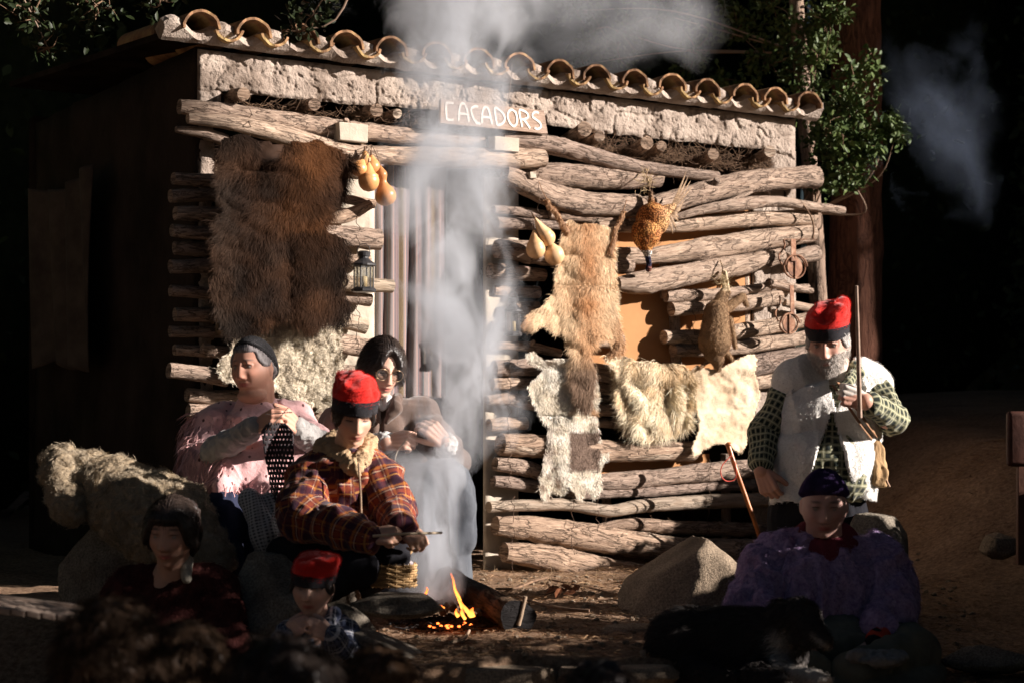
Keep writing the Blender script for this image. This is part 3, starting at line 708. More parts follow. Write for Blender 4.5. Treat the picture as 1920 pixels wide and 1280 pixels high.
# ================================================================== blobs -> one continuous surface
def capsule(a, b, ra, rb, seg=16):
    a, b = np.array(a, float), np.array(b, float); ax = b - a; l = np.linalg.norm(ax) or 1e-6; ax /= l
    h = np.array([0, 0, 1.0]) if abs(ax[2]) < .9 else np.array([1.0, 0, 0]); x = np.cross(h, ax); x /= np.linalg.norm(x); y = np.cross(ax, x)
    rows = []
    for k in range(1, 5): t = k / 5 * math.pi / 2; rows.append((a - ax * ra * math.cos(t), ra * math.sin(t)))
    for k in range(0, 5): u = k / 4; rows.append((a + (b - a) * u, ra + (rb - ra) * u))
    for k in range(4, 0, -1): t = k / 5 * math.pi / 2; rows.append((b + ax * rb * math.cos(t), rb * math.sin(t)))
    th = np.linspace(0, 2 * math.pi, seg, endpoint=False); v = [a - ax * ra]
    for c, r in rows: v += [c + x * r * math.cos(q) + y * r * math.sin(q) for q in th]
    v.append(b + ax * rb); f = []
    for j in range(seg): f.append((0, 1 + (j + 1) % seg, 1 + j))
    for k in range(len(rows) - 1):
        for j in range(seg):
            p = 1 + k * seg + j; q = 1 + k * seg + (j + 1) % seg; f.append((p, q, q + seg, p + seg))
    e = len(v) - 1; o = 1 + (len(rows) - 1) * seg
    for j in range(seg): f.append((o + j, o + (j + 1) % seg, e))
    return np.array(v), f
def blob(pieces, voxel=.004, smooth=4, fac=.5):
    """union of closed pieces, remeshed to one skin; returns a mesh"""
    mb = MB()
    for v, f in pieces: mb.add(v, f)
    me = mb.mesh(); o = bpy.data.objects.new('tmp', me); COL.objects.link(o)
    m = o.modifiers.new('r', 'REMESH'); m.mode = 'VOXEL'; m.voxel_size = voxel
    if smooth: s = o.modifiers.new('s', 'SMOOTH'); s.factor = fac; s.iterations = smooth
    dg = bpy.context.evaluated_depsgraph_get(); out = bpy.data.meshes.new_from_object(o.evaluated_get(dg)); bpy.data.objects.remove(o)
    for q in out.materials[:]: out.materials.clear()
    out.polygons.foreach_set('use_smooth', np.ones(len(out.polygons), bool)); return out
def getv(me): a = np.empty(len(me.vertices) * 3, np.float32); me.vertices.foreach_get('co', a); return a.reshape(-1, 3).astype(float)
def getn(me): a = np.empty(len(me.vertices) * 3, np.float32); me.vertex_normals.foreach_get('vector', a); return a.reshape(-1, 3).astype(float)
def setv(me, v): me.vertices.foreach_set('co', np.asarray(v, np.float32).ravel()); me.update()
def fur_on(me, n, length, width, colour, flow=(0, 0, -1), curl=.2, droop=.3, seed=1, mask=None, lenf=None, noisy=0.0, name='fur', parent=None, mat=None):
    v = getv(me); nn = getn(me); r = np.random.default_rng(seed); i = r.integers(0, len(v), n)
    p = v[i] + r.normal(size=(n, 3)) * .002; q = nn[i]
    if mask is not None: m = mask(p, q); p, q = p[m], q[m]
    d = flow(p, q) if callable(flow) else np.tile(np.array(flow, float), (len(p), 1))
    if noisy: d = d + noisy * np.stack([vn(p * 22, 1), vn(p * 22 + 5, 2), vn(p * 22 + 9, 3)], -1)
    d = d + r.normal(size=d.shape) * .2; d = d - q * np.sum(d * q, 1)[:, None]
    L_ = length * r.uniform(.6, 1.2, len(p)); L_ = L_ if lenf is None else L_ * lenf(p)
    c = (colour(p) if callable(colour) else np.tile(np.array(colour), (len(p), 1))) * r.uniform(.7, 1.25, (len(p), 1))
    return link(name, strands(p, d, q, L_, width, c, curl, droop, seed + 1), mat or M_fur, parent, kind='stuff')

M_hide = attr_mat('hide leather', .8, .15, .2, 30, .5)

# boar hide
def boar_off(x, y):
    c = 565 + (y - 260) * .02
    r = .27 + .035 * n2(x, y, .010, 2) + .010 * n2(x, y, .035, 6) + .03 * np.exp(-((x - c) / 50) ** 2) - .02 * np.exp(-((x - 530 - (y - 450) * .12) / 20) ** 2) * ss(400, 520, y)
    return r - .06 * np.exp(-(((x - 640) / 18) ** 2 + ((y - 350) / 40) ** 2)) - .04 * np.exp(-(((x - 490) / 40) ** 2 + ((y - 318) / 12) ** 2))
def boar_col(x, y):
    t = np.clip(np.exp(-((x - 578 - 12 * np.sin(y * .03)) / 42) ** 2) * ss(620, 300, y) * .9 + .25 * n2(x, y, .02, 3) + .12, 0, 1)
    c = cmix((.022, .013, .009), (.125, .050, .018), t); c = c * (1 - .62 * ss(.02, .35, n2(x, y, .018, 21)))[:, None]; g = np.clip(ss(470, 410, x) * .7 + .3 * ss(.1, .5, n2(x, y, .03, 9)), 0, 1)
    return c * (1 - g[:, None] * .5) + np.array((.050, .036, .027))[None] * g[:, None] * .5
pelt('boar_hide', [(418, 258), (445, 252), (475, 262), (505, 262), (535, 272), (562, 262), (600, 266), (640, 284), (656, 300), (650, 335), (640, 372), (622, 402), (602, 428), (632, 440), (650, 468), (645, 505), (640, 540), (652, 572), (642, 602), (606, 604), (575, 612), (545, 592), (512, 592), (490, 612), (452, 622), (412, 622), (404, 570), (396, 528), (408, 490), (404, 440), (412, 404), (432, 398), (416, 352), (410, 300)],
     boar_off, .006, M_hide, 64000, lambda x, y: ((x - 565) / 130 * (.4 + .5 * np.sin(y * .02)) + .25 * n2(x, y, .015, 4), 1 - .5 * np.exp(-((y - 300) / 40) ** 2)), .055, .0017, boar_col,
     'large shaggy dark brown boar hide hanging left of the doorway', 'animal hide', .2, .35, jag=9, bare=lambda a, b: ((np.abs(a - 505) < 26) & (b < 300) & (b > 255)) | ((a < 425) & (b > 590)))
# curly fleece below it
def fl_off(x, y): return .15 + .03 * n2(x, y, .02, 4) + .05 * ss(640, 760, y) + .020 * np.sqrt(np.abs(n2(x, y, .055, 7)) + .01) + .012 * np.sqrt(np.abs(n2(x, y, .14, 8)) + .01)
pelt('sheep_fleece', [(440, 620), (480, 604), (540, 600), (610, 596), (636, 604), (640, 650), (646, 690), (655, 742), (630, 775), (590, 765), (540, 745), (500, 725), (460, 722), (418, 712), (408, 682), (432, 655)],
     fl_off, .006, M_hide, 26000, lambda x, y: (n2(x, y, .05, 2) * 1.5, .6 + n2(x, y, .05, 5)), .013, .0020, lambda x, y: cmix((.56, .48, .37), (.76, .68, .54), np.clip(.5 + n2(x, y, .05, 3), 0, 1)),
     'cream curly sheep fleece hanging behind the two knitting women', 'animal hide', .8, .1, furmat=M_furdull, cellcurl=1.8, step=1.7)
# fox hide
def fox_off(x, y):
    return .185 + .045 * np.exp(-((x - 1102) / 38) ** 2) + .012 * n2(x, y, .04, 3) + .02 * ss(640, 600, y) * np.exp(-((x - 1010) / 30) ** 2) - .02 * np.exp(-((y - 533) / 5) ** 2)
def fox_col(x, y):
    t = np.clip(np.exp(-((x - 1102) / 26) ** 2) * .8 + .4 * n2(x, y, .03, 5), 0, 1)
    c = cmix((.80, .59, .38), (.55, .28, .13), t); k = ss(640, 700, y) * ss(1065, 1075, x)
    c = c * (1 - k[:, None]) + np.array((.22, .145, .10))[None] * k[:, None]
    e = ss(1140, 1152, x) * ss(560, 640, y) + ss(1010, 988, x); e = np.clip(e, 0, 1) * .7
    return c * (1 - e[:, None]) + np.array((.42, .21, .10))[None] * e[:, None]
fox = pelt('fox_hide', [(1058, 422), (1070, 412), (1085, 420), (1100, 418), (1125, 422), (1142, 426), (1149, 455), (1150, 505), (1154, 540), (1155, 575), (1160, 612), (1168, 645), (1160, 664), (1146, 650), (1132, 634), (1112, 642), (1106, 664), (1114, 700), (1110, 742), (1098, 766), (1082, 752), (1072, 712), (1070, 656), (1060, 624), (1042, 622), (1022, 606), (1000, 616), (984, 606), (994, 588), (1016, 574), (1036, 552), (1046, 505), (1050, 462), (1056, 440)],
     fox_off, .005, M_hide, 36000, lambda x, y: ((x - 1100) / 90, 1.0 + 0 * x), lambda a, b: np.where((b > 640) & (a > 1068) & (a < 1118), .05, .036), .0019, fox_col,
     'long pale ginger fox hide with a bushy dark tail, tied up by its front legs', 'animal hide', .18, .3)
for pts, r in [([(1064, 436), (1052, 418), (1042, 398), (1030, 388), (1026, 376)], [.016, .011, .009, .0075, .008]), ([(1143, 478), (1150, 450), (1153, 430), (1164, 412), (1168, 398)], [.017, .012, .009, .0085, .007]), ([(1026, 376), (1018, 360), (1010, 340)], [.003, .002, .002]), ([(1168, 398), (1172, 385), (1175, 375)], [.003, .002, .002]), ([(1160, 645), (1150, 660), (1138, 672)], [.018, .014, .009])]:
    w = [W(x, y, .21 if y < 600 else .2) for x, y in pts]
    v, f, uv, mi = tube(w, r, seg=12, rings=14, rough=.2, rs=50); me = mesh(v, f, True, uv, None, np.array([(.30, .17, .10)] * len(v)))
    if r[0] > .01: fur_on(me, 1500, .018, .0016, (.50, .30, .17), seed=4, flow=(0, 0, -1), parent=fox, name='leg_fur')
    link('leg' if r[0] > .01 else 'cord', me, M_hide, fox)
# patched goat kid hide
def sp_off(x, y): return .165 + .02 * n2(x, y, .03, 3) + .02 * np.exp(-((x - 1066) / 30) ** 2) + .03 * ss(690, 670, y) - .015 * np.exp(-((y - 778) / 4) ** 2)
def sp_col(x, y):
    c = cmix((.80, .71, .57), (.90, .83, .72), np.clip(.5 + n2(x, y, .05, 2), 0, 1))
    def put(m, k): return c * (1 - m[:, None]) + np.array(k)[None] * m[:, None]
    c = put(ss(1066, 1070, x) * ss(1128, 1122, x) * ss(803, 808, y) * ss(884, 876, y), (.22, .155, .12))
    c = put(ss(.15, .4, n2(x, y, .06, 8)) * ss(1080, 1100, x) * ss(800, 780, y) * ss(730, 745, y) * .9, (.50, .28, .13))
    c = put(ss(.28, .42, n2(x, y, .11, 6)) * ss(1066, 1056, x) * ss(790, 810, y) * .8, (.30, .21, .15))
    c = put(ss(1040, 1028, x) * ss(790, 800, y) * ss(880, 860, y) * .6, (.5, .42, .36))
    return put(ss(1060, 1000, x) * ss(690, 676, y) * ss(1015, 1030, x) * .6, (.3, .19, .13))
pelt('patched_hide', [(984, 662), (1004, 660), (1018, 676), (1040, 672), (1080, 672), (1108, 680), (1118, 700), (1122, 735), (1119, 775), (1123, 805), (1132, 838), (1140, 850), (1128, 880), (1126, 915), (1112, 932), (1100, 915), (1088, 936), (1078, 925), (1064, 908), (1052, 926), (1036, 918), (1022, 936), (1012, 920), (1012, 893), (1018, 868), (1026, 820), (1030, 800), (1015, 786), (1002, 755), (990, 722), (1006, 706), (1018, 690), (998, 680)],
     sp_off, .005, M_hide, 24000, lambda x, y: (n2(x, y, .04, 3) * .8, 1.0 + 0 * x), .020, .0026, sp_col, 'white hide with brown patches draped over the log rail below the fox tail', 'animal hide', .3, .2)
# goat hair
def gt_off(x, y): return .17 + .025 * n2(x, y, .03, 5) + .03 * np.exp(-((y - 692) / 16) ** 2) + .012 * np.sin(x * .16 + n2(x, y, .02, 2) * 3)
pelt('goat_hide', [(1140, 668), (1165, 664), (1195, 676), (1230, 680), (1262, 680), (1285, 688), (1292, 705), (1284, 724), (1292, 745), (1280, 765), (1288, 786), (1272, 790), (1256, 800), (1235, 808), (1205, 808), (1182, 800), (1176, 775), (1166, 755), (1160, 735), (1172, 712), (1160, 690)],
     gt_off, .005, M_hide, 22000, lambda x, y: (-.5 * ss(1200, 1160, x) + .35 * ss(1240, 1290, x) + .5 * n2(x, y, .03, 7), 1.0 + 0 * x), .085, .0026,
     lambda x, y: cmix((.66, .49, .30), (.90, .78, .58), np.clip(.55 + 1.1 * n2(x, y, .07, 3), 0, 1)), 'long-haired cream goat hide hanging over the log rail beside the fox', 'animal hide', .22, .45, cellcurl=.5)
# bare hide
def bh_off(x, y): return .17 + .016 * n2(x, y, .025, 3) + .006 * n2(x, y, .08, 6) + .02 * np.exp(-((y - 690) / 14) ** 2) + .05 * ss(800, 850, y) * np.abs(n2(x, y, .02, 9))
pelt('bare_hide', [(1296, 690), (1308, 684), (1330, 690), (1352, 688), (1386, 670), (1412, 662), (1421, 676), (1418, 700), (1426, 735), (1420, 765), (1408, 800), (1400, 835), (1388, 852), (1368, 836), (1348, 832), (1325, 842), (1300, 858), (1297, 835), (1310, 800), (1304, 765), (1303, 730), (1298, 710)],
     bh_off, .004, M_hide, 12000, lambda x, y: (n2(x, y, .05, 3), 1.0 + 0 * x), .004, .0014, lambda x, y: cmix((.72, .54, .36), (.90, .74, .54), np.clip(.55 + .9 * n2(x, y, .03, 3) - .5 * np.exp(-((y - 763 + 5 * n2(x, y, .03, 1)) / 3) ** 2) + .3 * n2(x, y, .12, 5), 0, 1)), 'smooth cream scraped hide hanging between the goat hide and the standing man', 'animal hide', .3, .2, step=2.5, jag=2)

# rabbit hung head down
def make_rabbit():
    root = thing('rabbit', W(1345, 690, .2), 'brown rabbit hanging head down by its tied pale feet', 'rabbit')
    A = lambda x, y, o=.2: np.array(W(x, y, o))
    pc = [capsule(A(1343, 585), A(1340, 640, .22), .062, .085), capsule(A(1340, 640, .22), A(1338, 662, .215), .085, .05), ball(A(1345, 672, .21), (.036, .036, .042)), capsule(A(1345, 676), A(1346, 690, .2), .030, .018),
          capsule(A(1345, 575), A(1358, 540, .19), .034, .014), capsule(A(1358, 540, .19), A(1356, 508, .19), .013, .009), capsule(A(1350, 575), A(1366, 545, .2), .026, .012), capsule(A(1366, 545, .2), A(1360, 510, .2), .010, .008),
          capsule(A(1360, 580), A(1392, 556, .2), .028, .02), capsule(A(1392, 556, .2), A(1400, 572, .21), .018, .012), capsule(A(1368, 600), A(1378, 650, .2), .02, .012), capsule(A(1335, 668), A(1312, 690, .2), .010, .006), capsule(A(1360, 660), A(1372, 672), .016, .010)]
    me = blob(pc, .004, 5)
    v = getv(me); z = v[:, 2]; zf = W(1355, 545, .2)[2]; t = ss(zf - .02, zf + .03, z); set_col(me, cmix((.30, .195, .11), (.62, .50, .33), t))
    link('body', me, M_hide, root)
    fur_on(me, 22000, .011, .0016, lambda p: cmix((.17, .10, .058), (.42, .265, .15), np.clip(.5 + fbm(p * 30, 2), 0, 1)), mask=lambda p, q: p[:, 2] < zf, parent=root)
    tube_obj('cord', [A(1356, 512), A(1354, 500), A(1350, 488, .16)], .003, M_twig, root, seg=6, rings=8)
    brush('straw', lambda r: A(1358 + r.normal() * 3, 530 + r.normal() * 12, .205), 50, .05, .0012, root, 9, mat=MAT('dry straw', (.62, .47, .27), None, 20, .9, 0))
make_rabbit()

# pheasant
def make_pheasant():
    root = thing('pheasant', W(1215, 512, .2), 'coppery cock pheasant hanging head down beside the fox hide', 'bird')
    A = lambda x, y, o=.22: np.array(W(x, y, o))
    me = blob([ball(A(1224, 412), (.088, .075, .088)), ball(A(1212, 436), (.078, .07, .082)), capsule(A(1208, 450), A(1214, 474), .056, .024), capsule(A(1240, 400), A(1262, 388, .23), .04, .02), capsule(A(1214, 478), A(1217, 495, .21), .017, .014), ball(A(1216, 503, .21), (.017, .019, .020)), capsule(A(1222, 390), A(1220, 362, .2), .022, .012)], .004, 5)
    v = getv(me); y = HY - (v[:, 2] - EYE) * F / v[:, 1]; x = CX + v[:, 0] / v[:, 1] * F
    c = cmix((.48, .17, .05), (.74, .36, .12), ss(-.2, .3, fbm(v * 30, 2))); k = ss(1222, 1262, x) * ss(470, 430, y); c = c * (1 - .6 * k[:, None]) + np.array((.62, .46, .27))[None] * .6 * k[:, None]
    def put(c, m, col): return c * (1 - m[:, None]) + np.array(col)[None] * m[:, None]
    c = put(c, ss(468, 471, y), (.75, .72, .68)); c = put(c, ss(479, 482, y), (.035, .035, .075)); c = put(c, ss(498, 501, y) * ss(1212, 1218, x), (.25, .1, .08)); c = put(c, ss(385, 368, y), (.25, .16, .10))
    set_col(me, c)
    m, nt, b, N, K = new_mat('barred plumage'); a = N.new('ShaderNodeAttribute'); a.attribute_name = 'Col'
    vo = N.new('ShaderNodeTexVoronoi'); vo.inputs['Scale'].default_value = 115; K.new(ncoord(nt, 'Object'), vo.inputs['Vector'])
    K.new(nmix(nt, nmix(nt, a.outputs['Color'], (.25, .22, .2), 1.0, 'MULTIPLY'), a.outputs['Color'], nramp(nt, nmath(nt, 'SUBTRACT', 1.0, vo.outputs['Distance']), [(.45, 0.0), (.62, 1.0)])), b.inputs['Base Color']); b.inputs['Roughness'].default_value = .75; b.inputs['Specular IOR Level'].default_value = .1; nbump(nt, vo.outputs['Distance'], .5, .004, b)
    link('body', me, m, root)
    # feathers: flank plumes, wing coverts and the long tail
    def feather(a, b_, w, n=6):
        a, b_ = np.array(a), np.array(b_); d = b_ - a; s = np.cross(d, np.array(WN)); s /= np.linalg.norm(s); q = [];
        for k in range(n + 1):
            u = k / n; ww = w * math.sin(math.pi * (u * .85 + .1)) ; p = a + d * u + np.array(WN) * .012 * math.sin(3 * u); q += [p - s * ww, p + np.array(WN) * .003, p + s * ww]
        f = []
        for k in range(n): f += [(3 * k, 3 * k + 1, 3 * k + 4, 3 * k + 3), (3 * k + 1, 3 * k + 2, 3 * k + 5, 3 * k + 4)]
        return np.array(q), f
    fm = MAT('feather brown', (.40, .27, .16), (.16, .10, .06), 60, .6, .1, stretch=(1, 1, 3))
    for k in range(9):
        v_, f_ = feather(A(1248 + k * 1.5, 396 + k, .235), A(1262 + k * 2 + random.uniform(-5, 5), 440 - k * 8, .24), .008); link('feather', mesh(v_, f_), fm, root)
    for k in range(4):
        v_, f_ = feather(A(1256, 390 + k * 2, .23), A(1286 + k * 4, 322 + k * 9, .24), .006, 10); link('tail_feather', mesh(v_, f_), fm, root)
    tube_obj('cord', [A(1220, 364, .2), A(1216, 345, .19), A(1212, 330, .17), A(1214, 318, .14)], .004, M_twig, root, seg=6, rings=10, rough=.4, rs=60)
    sm = MAT('twine', (.62, .47, .28), (.35, .25, .14), 60, .9, .2)
    brush('twine_knot', lambda r: A(1212 + r.normal() * 7, 340 + r.normal() * 11, .19), 70, .035, .0018, root, 12, mat=sm)
make_pheasant()

# gourds
M_gourd = MAT('dried gourd skin', (.58, .27, .10), (.42, .18, .065), 7, .38, .08, 40, .004, spec=.4, c3=(.66, .36, .15))
M_gourd2 = MAT('pale gourd skin', (.70, .43, .22), (.58, .31, .14), 7, .36, .08, 40, .004, spec=.4, c3=(.78, .54, .32))
def gourd(px, py, off, rpx, hpx, tilt, neck, label, group, mat=M_gourd, top=None):
    """rpx bulb radius, hpx whole height, neck 0..1 slimness, tilt radians in the wall plane; (px,py) is the bulb's centre"""
    c = W(px, py, off); s = c[1] / F; r = rpx * s; h = hpx * s
    prof = []
    for k in range(24):
        u = k / 23; z = -r + u * h                                   # from the bottom up
        if z < r * .55: rr = math.sqrt(max(0.0, 1 - (z / r) ** 2)) * r
        else:
            q = (z - r * .55) / max(1e-5, h - r * 1.55); r0 = r * .835
            rr = r0 * (1 - q) ** 1.3 * (1 - neck * .55 * math.sin(math.pi * min(1, q * 1.1))) + r * .10 + neck * r * .34 * math.exp(-((q - .62) / .22) ** 2)
            if q > .97: rr *= .5
        prof.append((max(rr, .0005), z))
    ax = (WW * math.sin(tilt) + Vector((0, 0, 1)) * math.cos(tilt)).normalized()
    v, f = lathe(c, prof, 26, ax); v = v + .0025 * fbm(v * 14, 2)[:, None]
    root = thing('gourd', c - Vector((0, 0, r)), label, 'gourd', group); link('fruit', mesh(v, f), mat, root)
    tip = c + ax * (h - r); e = tip + ax * .018
    tube_obj('stem', [tip - ax * .004, tip + ax * .01, e], [.006, .004, .003], M_twig, root, seg=8, rings=6, rough=.3)
    tp = Vector(top) if top else e + Vector((0, 0, .05)); tube_obj('cord', [e - ax * .004, (e + tp) / 2 + WN * .004, tp], .0014, M_wire, root, seg=5, rings=6)
GA = 'gourds hung at the left of the doorway'; t1 = W(697, 272, .16)
gourd(685, 305, .19, 13, 36, -.05, .35, 'uppermost small gourd of the bunch left of the doorway', GA, top=t1)
gourd(673, 317, .24, 16, 38, .5, .1, 'round gourd at the left side of the bunch left of the doorway', GA, top=t1)
gourd(698, 313, .20, 15, 38, -.1, .2, 'middle gourd tucked behind the others in the bunch left of the doorway', GA, top=t1)
gourd(691, 340, .25, 20, 56, .02, .2, 'largest round gourd at the bottom left of the bunch by the doorway', GA, top=t1)
gourd(723, 367, .22, 20, 78, -.22, 1.0, 'bottle gourd with a narrow waist hanging lowest in the doorway bunch', GA, top=t1)
GB = 'gourds hung beside the fox hide'; t2 = W(996, 398, .17)
gourd(1024, 446, .25, 17, 62, -.62, .05, 'pear-shaped gourd leaning over two others beside the fox hide', GB, M_gourd2, top=t2)
gourd(1004, 468, .24, 18, 56, -.1, .1, 'left gourd of the three beside the fox hide', GB, M_gourd2, top=t2)
gourd(1039, 479, .23, 19, 44, -.3, .1, 'lowest right gourd of the three, touching the fox hide', GB, M_gourd2, top=t2)

# lanterns
M_iron = MAT('black lantern iron', (.035, .034, .036), (.02, .02, .022), 20, .45, .1, spec=.5)
def glass_mat():
    m, nt, b, N, K = new_mat('lantern glass'); N.remove(b); g = N.new('ShaderNodeBsdfGlossy'); g.inputs['Roughness'].default_value = .08
    t = N.new('ShaderNodeBsdfTransparent'); t.inputs[0].default_value = (.86, .86, .84, 1); x = N.new('ShaderNodeMixShader'); x.inputs[0].default_value = .12
    K.new(t.outputs[0], x.inputs[1]); K.new(g.outputs[0], x.inputs[2]); K.new(x.outputs[0], N['Material Output'].inputs[0]); return m
M_glass = glass_mat(); M_candle = MAT('candle wax', (.78, .62, .36), (.70, .52, .28), 10, .5, 0)
def lantern(px, ytop, ybot, hw, off, label):
    b_ = W(px, ybot, off); s = b_[1] / F; H = (ybot - ytop) * s; R = hw * s
    root = thing('lantern', b_, label, 'lantern', 'lanterns at the doorway')
    base = b_
    def L_(prof, name, seg=6): v, f = lathe(base, [(r * R, z * H) for r, z in prof], seg); v, f = v, f; return link(name, mesh(v, f, False), M_iron, root)
    L_([(.95, 0), (1.0, .02), (1.0, .07), (.86, .10), (.80, .115)], 'base', 8)
    L_([(.84, .60), (1.0, .62), (1.0, .66), (.80, .70), (.48, .77), (.42, .79), (.42, .83), (.50, .84), (.56, .93), (.44, .955), (.30, .97)], 'roof', 16)
    for k in range(6):
        a = k * math.pi / 3 + .3; a2 = a + math.pi / 3; p = base + Vector((math.cos(a), math.sin(a), 0)) * R * .80; q = base + Vector((math.cos(a2), math.sin(a2), 0)) * R * .80
        tube_obj('bar', [p + Vector((0, 0, H * .1)), p + Vector((0, 0, H * .63))], R * .06, M_iron, root, seg=6, rings=2)
        v = [p + Vector((0, 0, H * .12)), q + Vector((0, 0, H * .12)), q + Vector((0, 0, H * .61)), p + Vector((0, 0, H * .61))]
        c_ = sum((Vector(x) for x in v), Vector()) / 4; n_ = (c_ - base); n_.z = 0; n_.normalize(); v = v + [x - n_ * .002 for x in v]
        link('pane', mesh(np.array(v) * 1.0, [(0, 1, 2, 3), (7, 6, 5, 4), (0, 4, 5, 1), (1, 5, 6, 2), (2, 6, 7, 3), (3, 7, 4, 0)], False), M_glass, root)
    v, f = lathe(base, [(R * .30, H * .11), (R * .30, H * .36), (R * .22, H * .37)], 14); link('candle', mesh(v, f), M_candle, root)
    ring = [base + Vector((math.cos(a) * R * .5, 0, H * .98 + math.sin(a) * R * .55)) for a in np.linspace(0, 2 * math.pi, 16)]
    tube_obj('handle', ring, .0016, M_iron, root, seg=6, rings=32, cap=False)
lantern(682, 468, 548, 23, .27, 'black lantern with a candle hanging left of the doorway')
lantern(962, 556, 630, 17, .24, 'black lantern half hidden in smoke right of the doorway')

# rusty traps
M_rust = MAT('rusted iron', (.26, .125, .07), (.12, .06, .04), 25, .8, .5, 90, .004, spec=.3, c3=(.40, .24, .16))
def trap(px, py, r, label, strap, off=.24):
    c = W(px, py, off); s = c[1] / F; root = thing('gin_trap', c - Vector((0, 0, r * s)), label, 'trap', 'rusty traps hanging on the logs')
    X, Z = WW, Vector((0, 0, 1))
    for k, (rr, o) in enumerate([(1.0, 0), (1.05, .012), (.92, -.012)]):
        a0, a1 = (0, 2 * math.pi) if k == 0 else (.1, math.pi - .1) if k == 1 else (math.pi + .2, 2 * math.pi - .2)
        q = [c + X * (r * s * rr * math.cos(a)) + Z * (r * s * rr * .82 * math.sin(a)) + WN * o for a in np.linspace(a0, a1, 22)]
        tube_obj('jaw', q, .0045, M_rust, root, seg=8, rings=44, rough=.2, rs=60)
    v, f = lathe(c, [(r * s * .72, -.003), (r * s * .74, 0), (r * s * .70, .003)], 24, WN); link('plate', mesh(v, f, False), M_rust, root)
    v, f = bevel_box(c + WN * .008, X * .006, Z * (r * s * .8), WN * .003, .001); link('bar', mesh(v, f, False), M_rust, root)
    a = W(*strap[0], off + .01); b_ = W(*strap[1], off - .02); m_ = (a + b_) / 2; d = (b_ - a) / 2
    v, f = bevel_box(m_, d, X * strap[2] * s, WN * .003, .002); link('strap', mesh(v, f, False), M_rust, root)
    q = [W(px - r * .9, py - 4, off - .02), W(px - r * 1.15, py - 20, off - .04), W(px - r * .75, py - 38, off - .06), W(px - r * .8, py - 52, off - .06)]
    tube_obj('chain', q, .005, M_rust, root, seg=7, rings=30, rough=.5, rs=120)
trap(1490, 501, 26, 'rusty round gin trap hanging from a nail near the right corner post', ((1488, 490), (1487, 448), 6))
trap(1479, 607, 22, 'lower rusty trap hung under the other by a long iron strap', ((1486, 590), (1484, 535), 5), .25)
tube_obj('nail', [W(1468, 449, .14), W(1532, 449, .18)], .0025, M_rust, hut, seg=6, rings=2)

# stick, cord, rope end
cane = [W(1366, 836, .42), W(1380, 880, .45), W(1398, 930, .47), W(1420, 992, .5), W(1432, 1030, .52)]
cane_o = thing('walking_cane', cane[-1], 'varnished orange-brown cane leaning on the logs with a red cord loop', 'cane')
M_cane = MAT('varnished cane', (.50, .17, .045), (.36, .11, .03), 14, .35, .15, 50, .003, spec=.5)
tube_obj('shaft', cane, [.013, .012, .0115, .011, .011], M_cane, cane_o, seg=14, rings=30, rough=.08, rs=30)
tube_obj('handle', [cane[0] + Vector((-.012, 0, .0)), cane[0] + Vector((0, 0, .01)), cane[0] + Vector((.012, 0, .0))], [.010, .014, .010], M_cane, cane_o, seg=12, rings=6)
M_cordr = MAT('red cord', (.66, .10, .07), None, 20, .7, 0)
tube_obj('cord_loop', [W(1372, 852, .47), W(1354, 872, .46), W(1352, 890, .45), W(1362, 901, .45), W(1378, 897, .46), W(1380, 875, .48), W(1374, 856, .48)], .0028, M_cordr, cane_o, seg=6, rings=60)
o_ = tube_obj('rope_end', [W(1500, 376, .17), W(1512, 392, .18), W(1522, 410, .18), W(1526, 430, .18), W(1524, 447, .18)], [.004, .004, .005, .005, .007], M_twig, None, seg=7, rings=24, rough=.5, rs=90)
props(o_, 'frayed brown rope end dangling from the thin crooked pole', 'rope')
